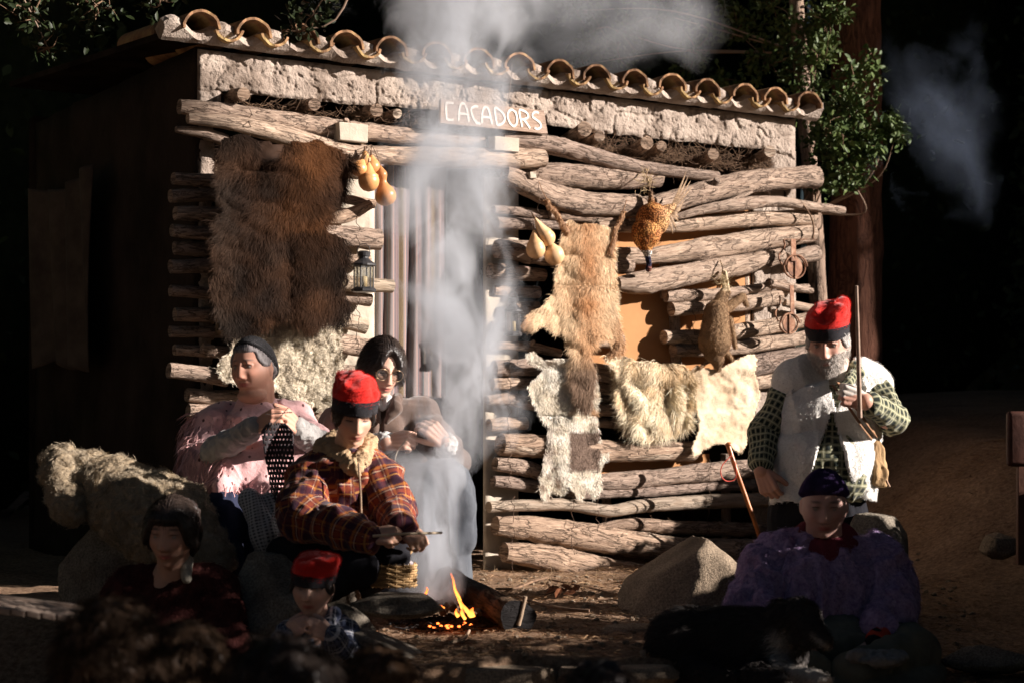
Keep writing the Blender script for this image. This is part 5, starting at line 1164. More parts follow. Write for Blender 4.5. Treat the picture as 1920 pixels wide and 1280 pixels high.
# ---------------------------------------------------------------- woman with glasses
def glasses_woman():
    root = thing('person', P(740, 1120, 6.9), 'seated dark-haired woman with round glasses and brown jacket sewing behind the smoke', 'person')
    h = dict(C=A(716, 692, 6.80), R=rotm(26, 17, 4), s=.98, fat=1.02, jaw=1.15)
    wl, wr = A(724, 830, 6.50), A(835, 830, 6.5)
    pc = head_pieces(h, A(702, 765, 6.92)) + [capsule(A(702, 765, 6.94), A(710, 850, 6.95), .07, .11), capsule(A(640, 800, 6.92), A(790, 790, 6.9), .06, .06), capsule(A(660, 860, 6.7), wl, .04, .030), capsule(A(640, 800, 6.92), A(660, 860, 6.7), .05, .04), capsule(A(790, 790, 6.9), A(850, 860, 6.7), .05, .04), capsule(A(850, 860, 6.7), wr, .04, .028)]
    pc += hand(wl, (1, -.3, .12), (.1, .9, -.5), (0, -.4, 1), 1.0, (.8, 1.0, .7)) + hand(wr, (-.7, -.3, .75), (-.3, .9, -.3), (-.6, -.3, .6), 1.0, (.6, .8, .6))
    skin_body(root, pc, h, tint=(.62, .385, .29), closed=True)
    def fn(u):
        x, y, z = u.T; line = np.where(y < 0, .62 + (-.45 - .62) * ss(.05, .93, np.abs(x)), -.45 + (-.85 + .45) * ss(0, .5, y)); return -.012 + (.020 + .016) * ss(-.04, .10, z - line) - .005 * np.exp(-(x / .03) ** 2) * (z > .3)
    shell(h, fn, HAIRN, name='hair', mat=M_hairb, parent=root)
    garment('hair_knot', [capsule(hl(h, -.02, .09, -.03), hl(h, -.03, .08, -.14), .05, .035), ball(hl(h, 0, .085, .0), (.065, .05, .07))], M_hairb, root, .006, 4, .004, (30, 30, 6))
    # glasses: rims, bridge and temples
    mg = MAT('thin gilt rim', (.60, .42, .26), None, 5, .3, 0, metal=.7, spec=.5); gl = thing('glasses', Vector(hl(h, 0, -.1, .01)), 'round thin-rimmed glasses on the face of the sewing woman', 'glasses')
    for s in (-1, 1):
        q = [Vector(hl(h, s * .032 + .026 * math.cos(a), -.098 + .006 * abs(math.cos(a)), .002 + .023 * math.sin(a))) for a in np.linspace(0, 2 * math.pi, 22)]
        tube_obj('rim', q, .0016, mg, gl, seg=6, rings=44, cap=False); tube_obj('temple', [hl(h, s * .057, -.094, .008), hl(h, s * .076, -.05, .008), hl(h, s * .080, .0, .004)], .0014, mg, gl, seg=6, rings=8)
        c = hl(h, s * .032, -.0975, .002); v, f = lathe(c, [(.0245 * .98, 0), (.0245 * .98, .0012)], 20, h['R'] @ np.array((0, 1, 0))); link('lens', mesh(v, f, False), M_glass, gl)
    tube_obj('bridge', [hl(h, -.007, -.102, .006), hl(h, 0, -.108, .010), hl(h, .007, -.102, .006)], .0015, mg, gl, seg=6, rings=6)
    mj = MAT('brown wool jacket', (.145, .098, .078), (.10, .067, .053), 8, .95, .35, 120, .004, spec=.05, sheen=.3)
    pc = [capsule(A(642, 800, 6.93), A(785, 785, 6.92), .085, .085), ball(A(712, 855, 6.93), (.185, .135, .20)), capsule(A(640, 805, 6.9), A(652, 868, 6.72), .075, .065), capsule(A(652, 868, 6.72), A(705, 838, 6.56), .062, .05), capsule(A(792, 800, 6.9), A(848, 862, 6.72), .075, .065), capsule(A(848, 862, 6.72), A(838, 838, 6.56), .06, .048), capsule(A(708, 768, 6.9), A(712, 800, 6.88), .07, .11)]
    garment('jacket', pc, mj, root, .0065, 7, .014, (8, 8, 5), seed=11, detailfold=lambda v, n: -.018 * np.exp(-((pix(v)[0] - (714 + (pix(v)[1] - 780) * -.05)) / 5) ** 2) * (n[:, 1] < 0) * (pix(v)[1] > 770))
    # turned-down collar, white blouse edge, cuffs
    for s, p in ((-1, [(688, 752, 6.83), (700, 770, 6.78), (712, 790, 6.75)]), (1, [(745, 745, 6.82), (742, 765, 6.76), (724, 790, 6.75)])):
        garment('collar', [capsule(A(*p[0]), A(*p[1]), .022, .026), capsule(A(*p[1]), A(*p[2]), .026, .010)], mj, root, .004, 3, .002)
    mw = MAT('white cotton', (.72, .70, .67), None, 30, .9, .3, 120, .003, spec=.1)
    garment('blouse_edge', [capsule(A(708, 752, 6.80), A(717, 768, 6.765), .016, .008), capsule(A(728, 748, 6.79), A(718, 768, 6.765), .014, .008)], mw, root, .003, 2, .002)
    garment('cuff', [capsule(A(700, 836, 6.56), A(722, 829, 6.52), .042, .040)], mw, root, .004, 2, .004, (30, 30, 30)); garment('cuff', [capsule(A(838, 840, 6.55), A(836, 832, 6.52), .042, .042)], mw, root, .004, 2, .004, (30, 30, 30))
    mk = MAT('blue grey skirt', (.11, .12, .135), (.065, .072, .085), 7, .95, .3, 90, .004, spec=.05)
    pc = [ball(A(730, 960, 6.9), (.25, .2, .15)), capsule(A(700, 960, 6.8), A(740, 925, 6.5), .11, .10), capsule(A(740, 925, 6.5), A(745, 1110, 6.48), .10, .08), capsule(A(780, 960, 6.8), A(830, 915, 6.5), .11, .10), capsule(A(830, 915, 6.5), A(842, 1090, 6.48), .10, .07), capsule(A(745, 925, 6.5), A(825, 920, 6.5), .09, .09), capsule(A(755, 950, 6.46), A(835, 950, 6.46), .10, .10), capsule(A(790, 940, 6.46), A(800, 1090, 6.46), .13, .10), capsule(A(835, 925, 6.48), A(850, 1010, 6.46), .10, .07), capsule(A(745, 1115, 6.45), A(750, 1125, 6.3), .04, .035), capsule(A(842, 1108, 6.45), A(850, 1120, 6.32), .04, .035)]
    garment('skirt', pc, mk, root, .008, 6, .022, (11, 11, 2.2), seed=14)
    th = thing('sewing_yarn', P(760, 935, 6.4), 'loose pale yarn trailing from the hands of the sewing woman', 'yarn')
    my = MAT('pale yarn', (.62, .52, .40), None, 40, .9, 0)
    tube_obj('strand', [A(763, 822, 6.40), A(744, 848, 6.42), (A(742, 878, 6.38)), A(758, 915, 6.37), A(770, 930, 6.36)], .0022, my, th, seg=6, rings=24)
    tube_obj('strand', [A(766, 815, 6.40), A(790, 800, 6.36), A(815, 793, 6.4)], .0014, my, th, seg=5, rings=12); tube_obj('strand', [A(770, 893, 6.38), A(772, 915, 6.37)], .0025, my, th, seg=6, rings=6)
glasses_woman()

# ---------------------------------------------------------------- girl in plaid
def plaid_woman():
    A = lambda x, y, q: np.array(P(x, y, q - .2))
    root = thing('person', P(640, 1130, 6.15), 'seated young person in red cap and orange plaid jacket leaning over the fire', 'person')
    h = dict(C=A(664, 778, 6.12), R=rotm(15, 20, 2), s=.93, fat=.94, nose=1.1)
    w1 = A(694, 1004, 5.86); w2 = A(752, 985, 5.95)
    pc = head_pieces(h, A(650, 850, 6.22), .052) + [capsule(A(650, 850, 6.24), A(640, 930, 6.25), .07, .11), capsule(A(590, 885, 6.22), A(708, 885, 6.22), .05, .05), capsule(A(575, 965, 6.03), w1, .036, .027), capsule(A(590, 885, 6.22), A(575, 965, 6.03), .045, .036), capsule(A(708, 885, 6.22), A(735, 955, 6.12), .045, .036), capsule(A(735, 955, 6.12), w2, .036, .027)]
    pc += hand(w1, (1, -.25, .02), (.05, .8, -.6), (.1, -.5, .9), .92, (1.1, 1.3, .9)) + hand(w2, (.6, -.3, -.5), (-.5, .8, -.3), (.3, -.6, .6), .92, (.8, 1.0, .7))
    skin_body(root, pc, h, tint=(.60, .36, .255), closed=True)
    def fr(u): x, y, z = u.T; line = np.where(y < 0, .33 + (-.35 - .33) * ss(.45, .97, np.abs(x)), -.35 - .45 * ss(0, .5, y)); return -.012 + .020 * ss(-.05, .12, z - line)
    shell(h, fr, HAIRN, name='hair', mat=M_hairb, parent=root)
    barretina(h, root, .085, (-.012, .03), (.014, .072), 0, 2, -6)
    mp = plaid_mat('orange and purple plaid', (.13, .022, .026), [(.0, .30, (.035, .012, .028), .75), (.34, .10, (.42, .15, .03), .6), (.50, .05, (.60, .44, .30), .55), (.62, .16, (.24, .05, .02), .6), (.86, .06, (.50, .24, .06), .6)], .085)
    segs = [(A(640, 840, 6.22), A(640, 1020, 6.2)), (A(588, 885, 6.22), A(565, 965, 6.05)), (A(565, 965, 6.05), A(690, 1004, 5.87)), (A(710, 885, 6.2), A(742, 958, 6.1)), (A(742, 958, 6.1), A(752, 985, 5.96))]
    pc = [capsule(A(592, 880, 6.22), A(702, 880, 6.22), .075, .075), ball(A(640, 915, 6.22), (.165, .13, .16)), ball(A(635, 985, 6.22), (.195, .155, .115)), capsule(segs[1][0], segs[1][1], .078, .078), capsule(segs[2][0], segs[2][1], .076, .046), capsule(segs[3][0], segs[3][1], .07, .064), capsule(segs[4][0], segs[4][1], .06, .046)]
    garment('plaid_jacket', pc, mp, root, .006, 6, .017, (9, 9, 6), segs=segs, seed=21, wrinkle=.006)
    mf = MAT('tan fleece lining', (.50, .36, .22), (.36, .25, .15), 25, .95, .8, 90, .008, spec=.03)
    garment('fleece_collar', [capsule(A(612, 842, 6.24), A(650, 822, 6.32), .045, .045), capsule(A(612, 845, 6.22), A(660, 872, 6.10), .045, .030), capsule(A(694, 832, 6.24), A(680, 862, 6.12), .026, .026), capsule(A(650, 822, 6.32), A(694, 832, 6.24), .045, .03), capsule(A(676, 860, 6.12), A(668, 885, 6.08), .024, .014)], mf, root, .0045, 3, .006, (40, 40, 40))
    tube_obj('zip', [A(672, 868, 6.05), A(676, 920, 6.02), A(678, 990, 6.0)], .004, MAT('zip tape', (.30, .2, .13), None, 30, .6, .3), root, seg=6, rings=16)
    pc = [ball(A(620, 1050, 6.2), (.22, .18, .10)), capsule(A(620, 1050, 6.2), A(676, 1062, 5.9), .10, .058), capsule(A(676, 1066, 5.9), A(600, 1110, 5.95), .055, .045), capsule(A(660, 1045, 6.2), A(738, 1042, 6.05), .09, .055), capsule(A(738, 1045, 6.05), A(690, 1100, 6.15), .05, .04), capsule(A(540, 1040, 6.2), A(600, 1060, 6.1), .07, .09)]
    garment('trousers', pc, M_black, root, .007, 5, .008, (10, 10, 6), seed=23)
    st = thing('roasting_stick', P(715, 1008, 5.8), 'thin pale stick held out over the fire', 'stick'); tube_obj('stick', [A(700, 1004, 5.79), A(760, 1000, 5.75), A(828, 998, 5.9)], [.005, .0045, .004], MAT('peeled stick', (.62, .50, .36), None, 20, .7, .1), st, seg=8, rings=10, rough=.1)
plaid_woman()

# ---------------------------------------------------------------- standing man
def man():
    root = thing('person', P(1540, 1290, 7.05), 'standing bearded man in a red cap and white fleece waistcoat holding a stick', 'person')
    h = dict(C=A(1553, 646, 6.96), R=rotm(-20, 12, -2), s=1.04, fat=1.08, old=1.5, nose=1.25, jaw=1.15, open=1)
    wl, wr = A(1428, 880, 6.92), A(1622, 752, 6.75)
    pc = head_pieces(h, A(1572, 712, 7.06), .064) + [capsule(A(1572, 715, 7.08), A(1560, 800, 7.08), .09, .16), capsule(A(1480, 735, 7.08), A(1640, 735, 7.08), .06, .06), capsule(A(1480, 735, 7.08), A(1432, 812, 7.02), .055, .045), capsule(A(1432, 812, 7.02), wl, .045, .034), capsule(A(1640, 735, 7.08), A(1672, 790, 6.96), .055, .045), capsule(A(1672, 790, 6.96), wr, .045, .033)]
    pc += hand(wl, (.35, -.2, -1), (.5, .8, .1), (.6, -.7, 0), 1.08, (.7, .9, .6)) + hand(wr, (-1, -.15, .28), (.1, .9, -.1), (-.1, -.35, 1), 1.08, (1.35, 1.45, .9), thumb=(.5, .3, .6))
    def beard(x, y, z): return ss(-.018, -.045, z + .45 * np.maximum(0, .052 - np.abs(x)) - .012) * ss(.045, .0, y) * (1 - .9 * np.exp(-(x / .022) ** 4 - ((z + .0625) / .010) ** 4))
    skin_body(root, pc, h, tint=(.55, .30, .22), brow=(.42, .36, .31), beard=beard, lips=(.34, .14, .12)); eyes(h, root, -.003)
    def bd(v, p):
        return v
    # beard as real short hair on the jaw
    jv = head_shape(_SV, 1.08, 0, 1.15, 0); l = jv; m = (beard(l[:, 0], l[:, 1], l[:, 2]) > .45) & (l[:, 1] < .03); idx = np.nonzero(m)[0]; r = np.random.default_rng(4)
    i = r.choice(idx, 6500); p = (jv[i] + r.normal(size=(6500, 3)) * .0016) * h['s'] @ h['R'].T + np.array(h['C']); nn = _SV[i] @ h['R'].T
    d = np.tile(np.array((0, -.25, -1.0)), (6500, 1)) + nn * .3 + r.normal(size=(6500, 3)) * .25
    link('beard', strands(p, d, nn, .017 * r.uniform(.5, 1.2, 6500), .0013, np.tile(np.array((.66, .60, .55)), (6500, 1)) * r.uniform(.6, 1.15, (6500, 1)), .2, .2, 5), M_furdull, root, kind='stuff')
    shell(h, hairfn(.55, -.15, .008, -.55), HAIRN, name='hair', mat=MAT('white grey hair', (.5, .47, .44), (.3, .28, .27), 30, .6, .4), parent=root)
    barretina(h, root, .080, (.034, .0), (.034, .086), .034, 5, 5)
    ms = plaid_mat('green black and cream check', (.022, .030, .026), [(.0, .46, (.30, .30, .18), .55), (.14, .16, (.62, .60, .42), .55)], .030)
    segs = [(A(1560, 700, 7.08), A(1550, 960, 7.05)), (A(1482, 730, 7.08), A(1432, 812, 7.02)), (A(1432, 812, 7.02), wl), (A(1642, 735, 7.06), A(1674, 786, 6.97)), (A(1674, 786, 6.97), wr)]
    pc = [capsule(A(1485, 735, 7.08), A(1635, 735, 7.08), .08, .08), ball(A(1555, 800, 7.06), (.21, .14, .19)), ball(A(1550, 875, 7.03), (.215, .185, .17)), capsule(segs[1][0], segs[1][1], .068, .057), capsule(segs[2][0], A(1428, 868, 6.94), .056, .044), capsule(segs[3][0], segs[3][1], .066, .058), capsule(segs[4][0], A(1632, 756, 6.78), .056, .041)]
    garment('shirt', pc, ms, root, .006, 6, .012, (10, 10, 8), segs=segs, seed=31)
    garment('shirt_collar', [capsule(A(1600, 688, 7.0), A(1612, 700, 6.97), .030, .020), capsule(A(1606, 692, 7.02), A(1590, 716, 6.88), .024, .018), capsule(A(1590, 716, 6.88), A(1566, 735, 6.85), .018, .010)], ms, root, .004, 3, .002, segs=[(A(1612, 685, 7), A(1566, 735, 6.85))])
    # fleece waistcoat, open wedge at the belly
    m, nt, b, N, K = new_mat('white fleece'); n = nnoise(nt, ncoord(nt, 'Object'), 85, 5, .7); K.new(nramp(nt, n, [(.3, (.78, .75, .70)), (.6, (.90, .88, .83))]), b.inputs['Base Color']); b.inputs['Roughness'].default_value = .95; b.inputs['Specular IOR Level'].default_value = .03; b.inputs['Sheen Weight'].default_value = .4; nbump(nt, n, .9, .008, b)
    pc = [capsule(A(1492, 716, 7.07), A(1628, 720, 7.08), .088, .086), ball(A(1552, 800, 7.05), (.218, .16, .21)), ball(A(1545, 870, 7.02), (.208, .20, .18)), capsule(A(1490, 850, 7.0), A(1490, 985, 6.98), .09, .105), capsule(A(1604, 850, 7.02), A(1600, 985, 7.0), .09, .07), capsule(A(1580, 980, 7.1), A(1500, 980, 7.1), .12, .12), capsule(A(1490, 708, 7.06), A(1540, 692, 7.06), .07, .06), capsule(A(1630, 712, 7.06), A(1590, 700, 7.06), .07, .06)]
    def cut(v):
        x, y = pix(v); fr = v[:, 1] < 7.05
        lft = np.interp(y, [690, 770, 800, 850, 930, 1000], [1560, 1560, 1552, 1530, 1514, 1510]); rgt = np.interp(y, [690, 770, 800, 850, 930, 1000], [1562, 1564, 1570, 1588, 1600, 1602])
        hem = np.where(x < 1560, 945, 938) + 4 * np.sin(x * .05)
        w = fr & (x > lft) & (x < rgt) & (y > 772)
        vneck = (v[:, 1] < 7.12) & (np.abs(x - 1570) < np.interp(y, [680, 712, 772], [30, 16, 0])) & (y < 772)
        arm = ((x < 1441 + .04 * (y - 700)) | (x > 1652)) & (y > 705) & (y < 800) & False
        return w | vneck | (y > hem) | arm
    vest = garment('waistcoat', pc, m, root, .0065, 6, .020, (8, 8, 2.2), seed=33, cut=cut, solid=.016, wrinkle=.003)
    # fuzz of the fleece
    fur_on(vest.data, 30000, .006, .0016, (.92, .89, .84), (0, 0, -1), .4, .1, 8, parent=root, mat=M_furdull, name='fleece_pile')
    # strap and bag
    mb_ = MAT('tan leather strap', (.36, .20, .11), (.24, .13, .07), 12, .55, .2, 60, .003, spec=.35)
    bag = thing('shoulder_bag', P(1642, 905, 6.98), 'coarse brown cloth bag hanging at the hip of the man in the fleece waistcoat', 'bag')
    path = [A(1562, 722, 6.84), A(1580, 745, 6.80), A(1600, 775, 6.78), A(1618, 800, 6.82), A(1636, 822, 6.93)]
    for o_ in (0, 9):
        v, f, uv, mi = tube([p + np.array((o_ / F * 6.8, 0, o_ * .6 / F * 6.8)) for p in path], .009, seg=10, rings=30, flat=.35); link('strap', mesh(v, f, True, uv), mb_, bag)
    mbag = MAT('burlap', (.42, .28, .15), (.28, .18, .095), 14, .95, .6, 130, .005, spec=.05)
    garment('pouch', [capsule(A(1632, 820, 6.98), A(1640, 885, 6.96), .035, .055), capsule(A(1640, 880, 6.96), A(1652, 900, 6.98), .05, .022)], mbag, bag, .005, 5, .010, (22, 22, 6), seed=3)
    tube_obj('buckle_strap', [A(1656, 880, 6.94), A(1662, 900, 6.93), A(1668, 912, 6.93)], .005, mb_, bag, seg=6, rings=8)
    # trousers and shoes
    pc = [ball(A(1535, 955, 7.06), (.20, .15, .13)), capsule(A(1492, 970, 7.06), A(1490, 1130, 7.04), .11, .085), capsule(A(1490, 1130, 7.04), A(1490, 1270, 7.08), .085, .065), capsule(A(1578, 970, 7.06), A(1582, 1130, 7.04), .11, .085), capsule(A(1582, 1130, 7.04), A(1584, 1270, 7.08), .085, .065), capsule(A(1490, 1272, 7.06), A(1484, 1280, 6.9), .05, .04), capsule(A(1584, 1272, 7.06), A(1590, 1280, 6.9), .05, .04)]
    garment('trousers', pc, M_black, root, .009, 5, .010, (9, 9, 4), seed=35)
    st = thing('walking_stick', P(1612, 740, 6.72), 'thin straight stick in the fist of the standing man, rising past his cap', 'stick')
    mst = MAT('grey brown stick', (.42, .30, .23), (.28, .19, .14), 20, .6, .2, 60, .003, spec=.3)
    tube_obj('shaft', [A(1606, 536, 6.60), A(1609, 650, 6.65), A(1612, 782, 6.72)], [.006, .008, .010], mst, st, seg=10, rings=12, capmi=0, rough=.05)
man()

# ---------------------------------------------------------------- woman in the purple cape
def purple_woman():
    root = thing('person', P(1545, 1290, 6.0), 'woman in a dark knitted beanie and fuzzy purple cape sitting cross-legged with the dog', 'person')
    h = dict(C=A(1545, 948, 5.98), R=rotm(-8, 10, 0), s=1.0, fat=1.10, jaw=1.2, open=1)
    wr = A(1646, 1196, 5.74); wl = A(1480, 1190, 5.72)
    pc = head_pieces(h, A(1545, 1025, 6.05), .062) + [capsule(A(1545, 1030, 6.06), A(1545, 1120, 6.06), .08, .14), capsule(A(1455, 1060, 6.06), A(1632, 1060, 6.06), .06, .06), capsule(A(1632, 1060, 6.06), A(1668, 1140, 5.92), .055, .045), capsule(A(1668, 1140, 5.92), wr, .045, .032), capsule(A(1455, 1060, 6.06), A(1420, 1140, 5.92), .055, .045), capsule(A(1420, 1140, 5.92), wl, .045, .032)]
    pc += hand(wr, (-.35, -.3, -1), (-.6, .7, 0), (-.6, -.6, 0), 1.0, (.6, .8, .5)) + hand(wl, (.8, -.3, .1), (0, -.2, -1), (.2, -.9, 0), 1.0, (.4, .5, .4))
    skin_body(root, pc, h, .0042, tint=(.50, .31, .26)); eyes(h, root)
    def bn(u): x, y, z = u.T; return -.014 + (.034) * ss(.22, .32, z + .28 * y)
    mbn = MAT('dark ribbed beanie', (.055, .035, .10), (.03, .02, .06), 20, .95, .8, 110, .008, stretch=(1, 1, .6), spec=.04)
    shell(h, bn, lambda u, w: .0025 * np.sin(np.arctan2(u[:, 1], u[:, 0]) * 46) * (u[:, 2] > .1), name='beanie', mat=mbn, parent=root)
    mr = MAT('dark red collar', (.16, .025, .04), None, 20, .95, .4)
    garment('neck_warmer', [capsule(A(1500, 1028, 6.06), A(1545, 1040, 5.98), .055, .06), capsule(A(1545, 1040, 5.98), A(1590, 1028, 6.06), .06, .055), capsule(A(1515, 1010, 6.08), A(1575, 1010, 6.08), .06, .06)], mr, root, .006, 5, .006)
    m, nt, b, N, K = new_mat('purple mohair'); n = nnoise(nt, ncoord(nt, 'Object'), 55, 5, .7); K.new(nramp(nt, n, [(.35, (.20, .13, .27)), (.65, (.44, .33, .52))]), b.inputs['Base Color']); b.inputs['Roughness'].default_value = .95; b.inputs['Specular IOR Level'].default_value = .03; nbump(nt, n, .9, .01, b)
    pc = [capsule(A(1468, 1052, 6.07), A(1622, 1052, 6.07), .095, .095), ball(A(1545, 1120, 6.05), (.24, .19, .20)), capsule(A(1440, 1075, 6.04), A(1415, 1145, 5.92), .09, .08), capsule(A(1412, 1145, 5.92), A(1450, 1185, 5.8), .08, .06), capsule(A(1645, 1070, 6.04), A(1672, 1140, 5.92), .10, .085), capsule(A(1672, 1140, 5.92), A(1655, 1178, 5.8), .075, .05)]
    c = garment('cape', pc, m, root, .007, 5, .030, (10, 10, 2.2), seed=41, wrinkle=.010)
    fur_on(c.data, 15000, .014, .0020, (.46, .36, .54), (0, 0, -1), .6, .1, 3, parent=root, mat=M_furdull, name='mohair_fuzz')
    mo = MAT('orange red cuff', (.62, .07, .03), None, 20, .9, .3); garment('cuff', [capsule(A(1655, 1180, 5.8), A(1645, 1200, 5.73), .044, .040)], mo, root, .005, 3, .004)
    garment('wrist_band', [capsule(A(1646, 1199, 5.735), A(1643, 1206, 5.72), .042, .040)], M_black, root, .005, 2, 0)
    mk = MAT('grey green skirt', (.15, .155, .125), (.09, .095, .075), 8, .95, .35, 80, .004, spec=.04)
    pc = [ball(A(1560, 1215, 5.95), (.30, .24, .12)), capsule(A(1600, 1225, 5.9), A(1705, 1222, 5.75), .11, .085), capsule(A(1705, 1225, 5.75), A(1600, 1262, 5.6), .08, .06), capsule(A(1500, 1225, 5.9), A(1400, 1225, 5.78), .11, .085), capsule(A(1400, 1230, 5.78), A(1520, 1262, 5.62), .08, .06), ball(A(1600, 1268, 5.75), (.30, .22, .035)), ball(A(1690, 1262, 5.8), (.14, .2, .05))]
    garment('skirt', pc, mk, root, .008, 6, .02, (9, 9, 5), seed=44)
    garment('shirt_tail', [capsule(A(1600, 1232, 5.56), A(1690, 1228, 5.62), .02, .02), ball(A(1640, 1236, 5.58), (.09, .06, .02))], MAT('pale checked cloth', (.28, .28, .27), (.18, .18, .18), 60, .95, .3), root, .005, 4, .008, (20, 20, 20))
purple_woman()

# ---------------------------------------------------------------- dog
def dog():
    root = thing('dog', P(1400, 1275, 5.4), 'black shaggy dog with a white chest lying in front of the woman in purple', 'dog')
    pc = [capsule(A(1300, 1205, 5.52), A(1430, 1212, 5.42), .110, .118), ball(A(1288, 1210, 5.5), (.125, .12, .115)), ball(A(1452, 1212, 5.38), (.11, .11, .118)), capsule(A(1455, 1200, 5.36), A(1492, 1162, 5.32), .085, .070), ball(A(1497, 1160, 5.31), (.072, .078, .068)), capsule(A(1510, 1170, 5.27), A(1546, 1200, 5.21), .046, .028), ball(A(1552, 1204, 5.20), (.016, .016, .014)), capsule(A(1500, 1190, 5.27), A(1530, 1204, 5.24), .034, .02),
          capsule(A(1462, 1138, 5.33), A(1456, 1156, 5.30), .022, .012), capsule(A(1510, 1133, 5.33), A(1522, 1148, 5.30), .022, .012),
          capsule(A(1462, 1235, 5.34), A(1478, 1262, 5.2), .045, .032), capsule(A(1478, 1262, 5.2), A(1535, 1272, 5.1), .030, .024), ball(A(1540, 1273, 5.09), (.034, .03, .02)), capsule(A(1440, 1245, 5.36), A(1420, 1268, 5.2), .045, .030), capsule(A(1420, 1268, 5.2), A(1465, 1276, 5.08), .028, .024),
          capsule(A(1290, 1245, 5.45), A(1330, 1265, 5.3), .06, .035), capsule(A(1330, 1265, 5.3), A(1375, 1270, 5.25), .032, .024), capsule(A(1262, 1230, 5.5), A(1240, 1262, 5.45), .03, .02), capsule(A(1240, 1262, 5.45), A(1290, 1275, 5.35), .026, .014)]
    me = blob(pc, .006, 5); v = getv(me)
    def col(p):
        x, y = pix(p); w = np.exp(-((x - (1462 + (y - 1200) * .15)) / 13) ** 2) * ss(1165, 1195, y) * ss(1262, 1240, y) + ss(1236, 1255, y) * ss(1470, 1490, x) * .8 + np.exp(-((y - 1196 - (x - 1530) * .75) / 5) ** 2) * ss(1515, 1530, x) * .5
        w = np.clip(w, 0, 1); return cmix((.045, .040, .038), (.55, .50, .45), w)
    set_col(me, col(v)); link('body', me, M_hide, root)
    fur_on(me, 26000, .040, .0024, col, lambda p, q: np.stack([-.8 * np.ones(len(p)), .1 * np.ones(len(p)), -.55 * np.ones(len(p))], 1), .2, .25, 3, lenf=lambda p: np.where(pix(p)[0] > 1478, .35, 1.0), noisy=.5, parent=root)
    for x, y in ((1490, 1160), (1524, 1166)):
        v, f = ball(A(x, y, 5.25 if x < 1500 else 5.245), .010, 12, 8); link('eye', mesh(v, f), bpy.data.materials['iris'], root)
dog()

# ---------------------------------------------------------------- boy
def boy():
    root = thing('person', P(590, 1400, 5.45), 'small boy in a red cap and checked shirt with both hands under his chin', 'person')
    h = dict(C=A(586, 1100, 5.38), R=rotm(-4, 6, 4), s=.80, fat=1.1, nose=.8, jaw=1.05, open=1)
    wl, wr = A(533, 1192, 5.24), A(622, 1192, 5.26)
    pc = head_pieces(h, A(594, 1165, 5.44), .05) + [capsule(A(594, 1170, 5.45), A(595, 1230, 5.46), .06, .10), capsule(A(548, 1195, 5.45), A(640, 1190, 5.45), .04, .04), capsule(A(530, 1230, 5.38), wl, .03, .024), capsule(A(650, 1235, 5.38), wr, .03, .024)]
    pc += hand(wl, (.75, -.4, .55), (.1, .9, -.3), (.1, -.3, 1), .72, (.6, .9, .6)) + hand(wr, (-.8, -.4, .5), (-.1, .9, -.3), (-.1, -.3, 1), .72, (.6, .9, .6))
    skin_body(root, pc, h, .0042, tint=(.58, .36, .28)); eyes(h, root)
    shell(h, hairfn(.38, -.2, .008, -.5), HAIRN, name='hair', mat=M_hairb, parent=root)
    barretina(h, root, .072, (.030, .02), (.014, .062), 0, 8, 0)
    ms = plaid_mat('navy and white check', (.022, .028, .055), [(.1, .22, (.10, .12, .20), .7), (.5, .14, (.55, .56, .60), .6), (.78, .06, (.45, .46, .5), .5)], .05)
    sg = [(A(595, 1180, 5.46), A(595, 1300, 5.46)), (A(548, 1192, 5.45), A(528, 1235, 5.38)), (A(528, 1235, 5.38), wl), (A(642, 1190, 5.45), A(652, 1240, 5.38)), (A(652, 1240, 5.38), wr)]
    pc = [capsule(A(552, 1192, 5.45), A(638, 1188, 5.45), .052, .052), ball(A(595, 1245, 5.46), (.125, .09, .14)), capsule(*sg[1], .052, .048), capsule(*sg[2], .046, .032), capsule(*sg[3], .052, .048), capsule(*sg[4], .046, .032)]
    garment('checked_shirt', pc, ms, root, .0055, 5, .010, (12, 12, 8), segs=sg, seed=51)
    garment('shirt_collar', [capsule(A(566, 1168, 5.40), A(588, 1180, 5.36), .02, .014), capsule(A(626, 1150, 5.42), A(612, 1178, 5.36), .022, .014)], ms, root, .004, 3, .001)
    pc = [ball(A(595, 1310, 5.46), (.12, .09, .10)), capsule(A(570, 1320, 5.46), A(568, 1440, 5.4), .07, .05), capsule(A(622, 1320, 5.46), A(625, 1440, 5.4), .07, .05)]
    garment('trousers', pc, M_black, root, .009, 4, .006)
boy()

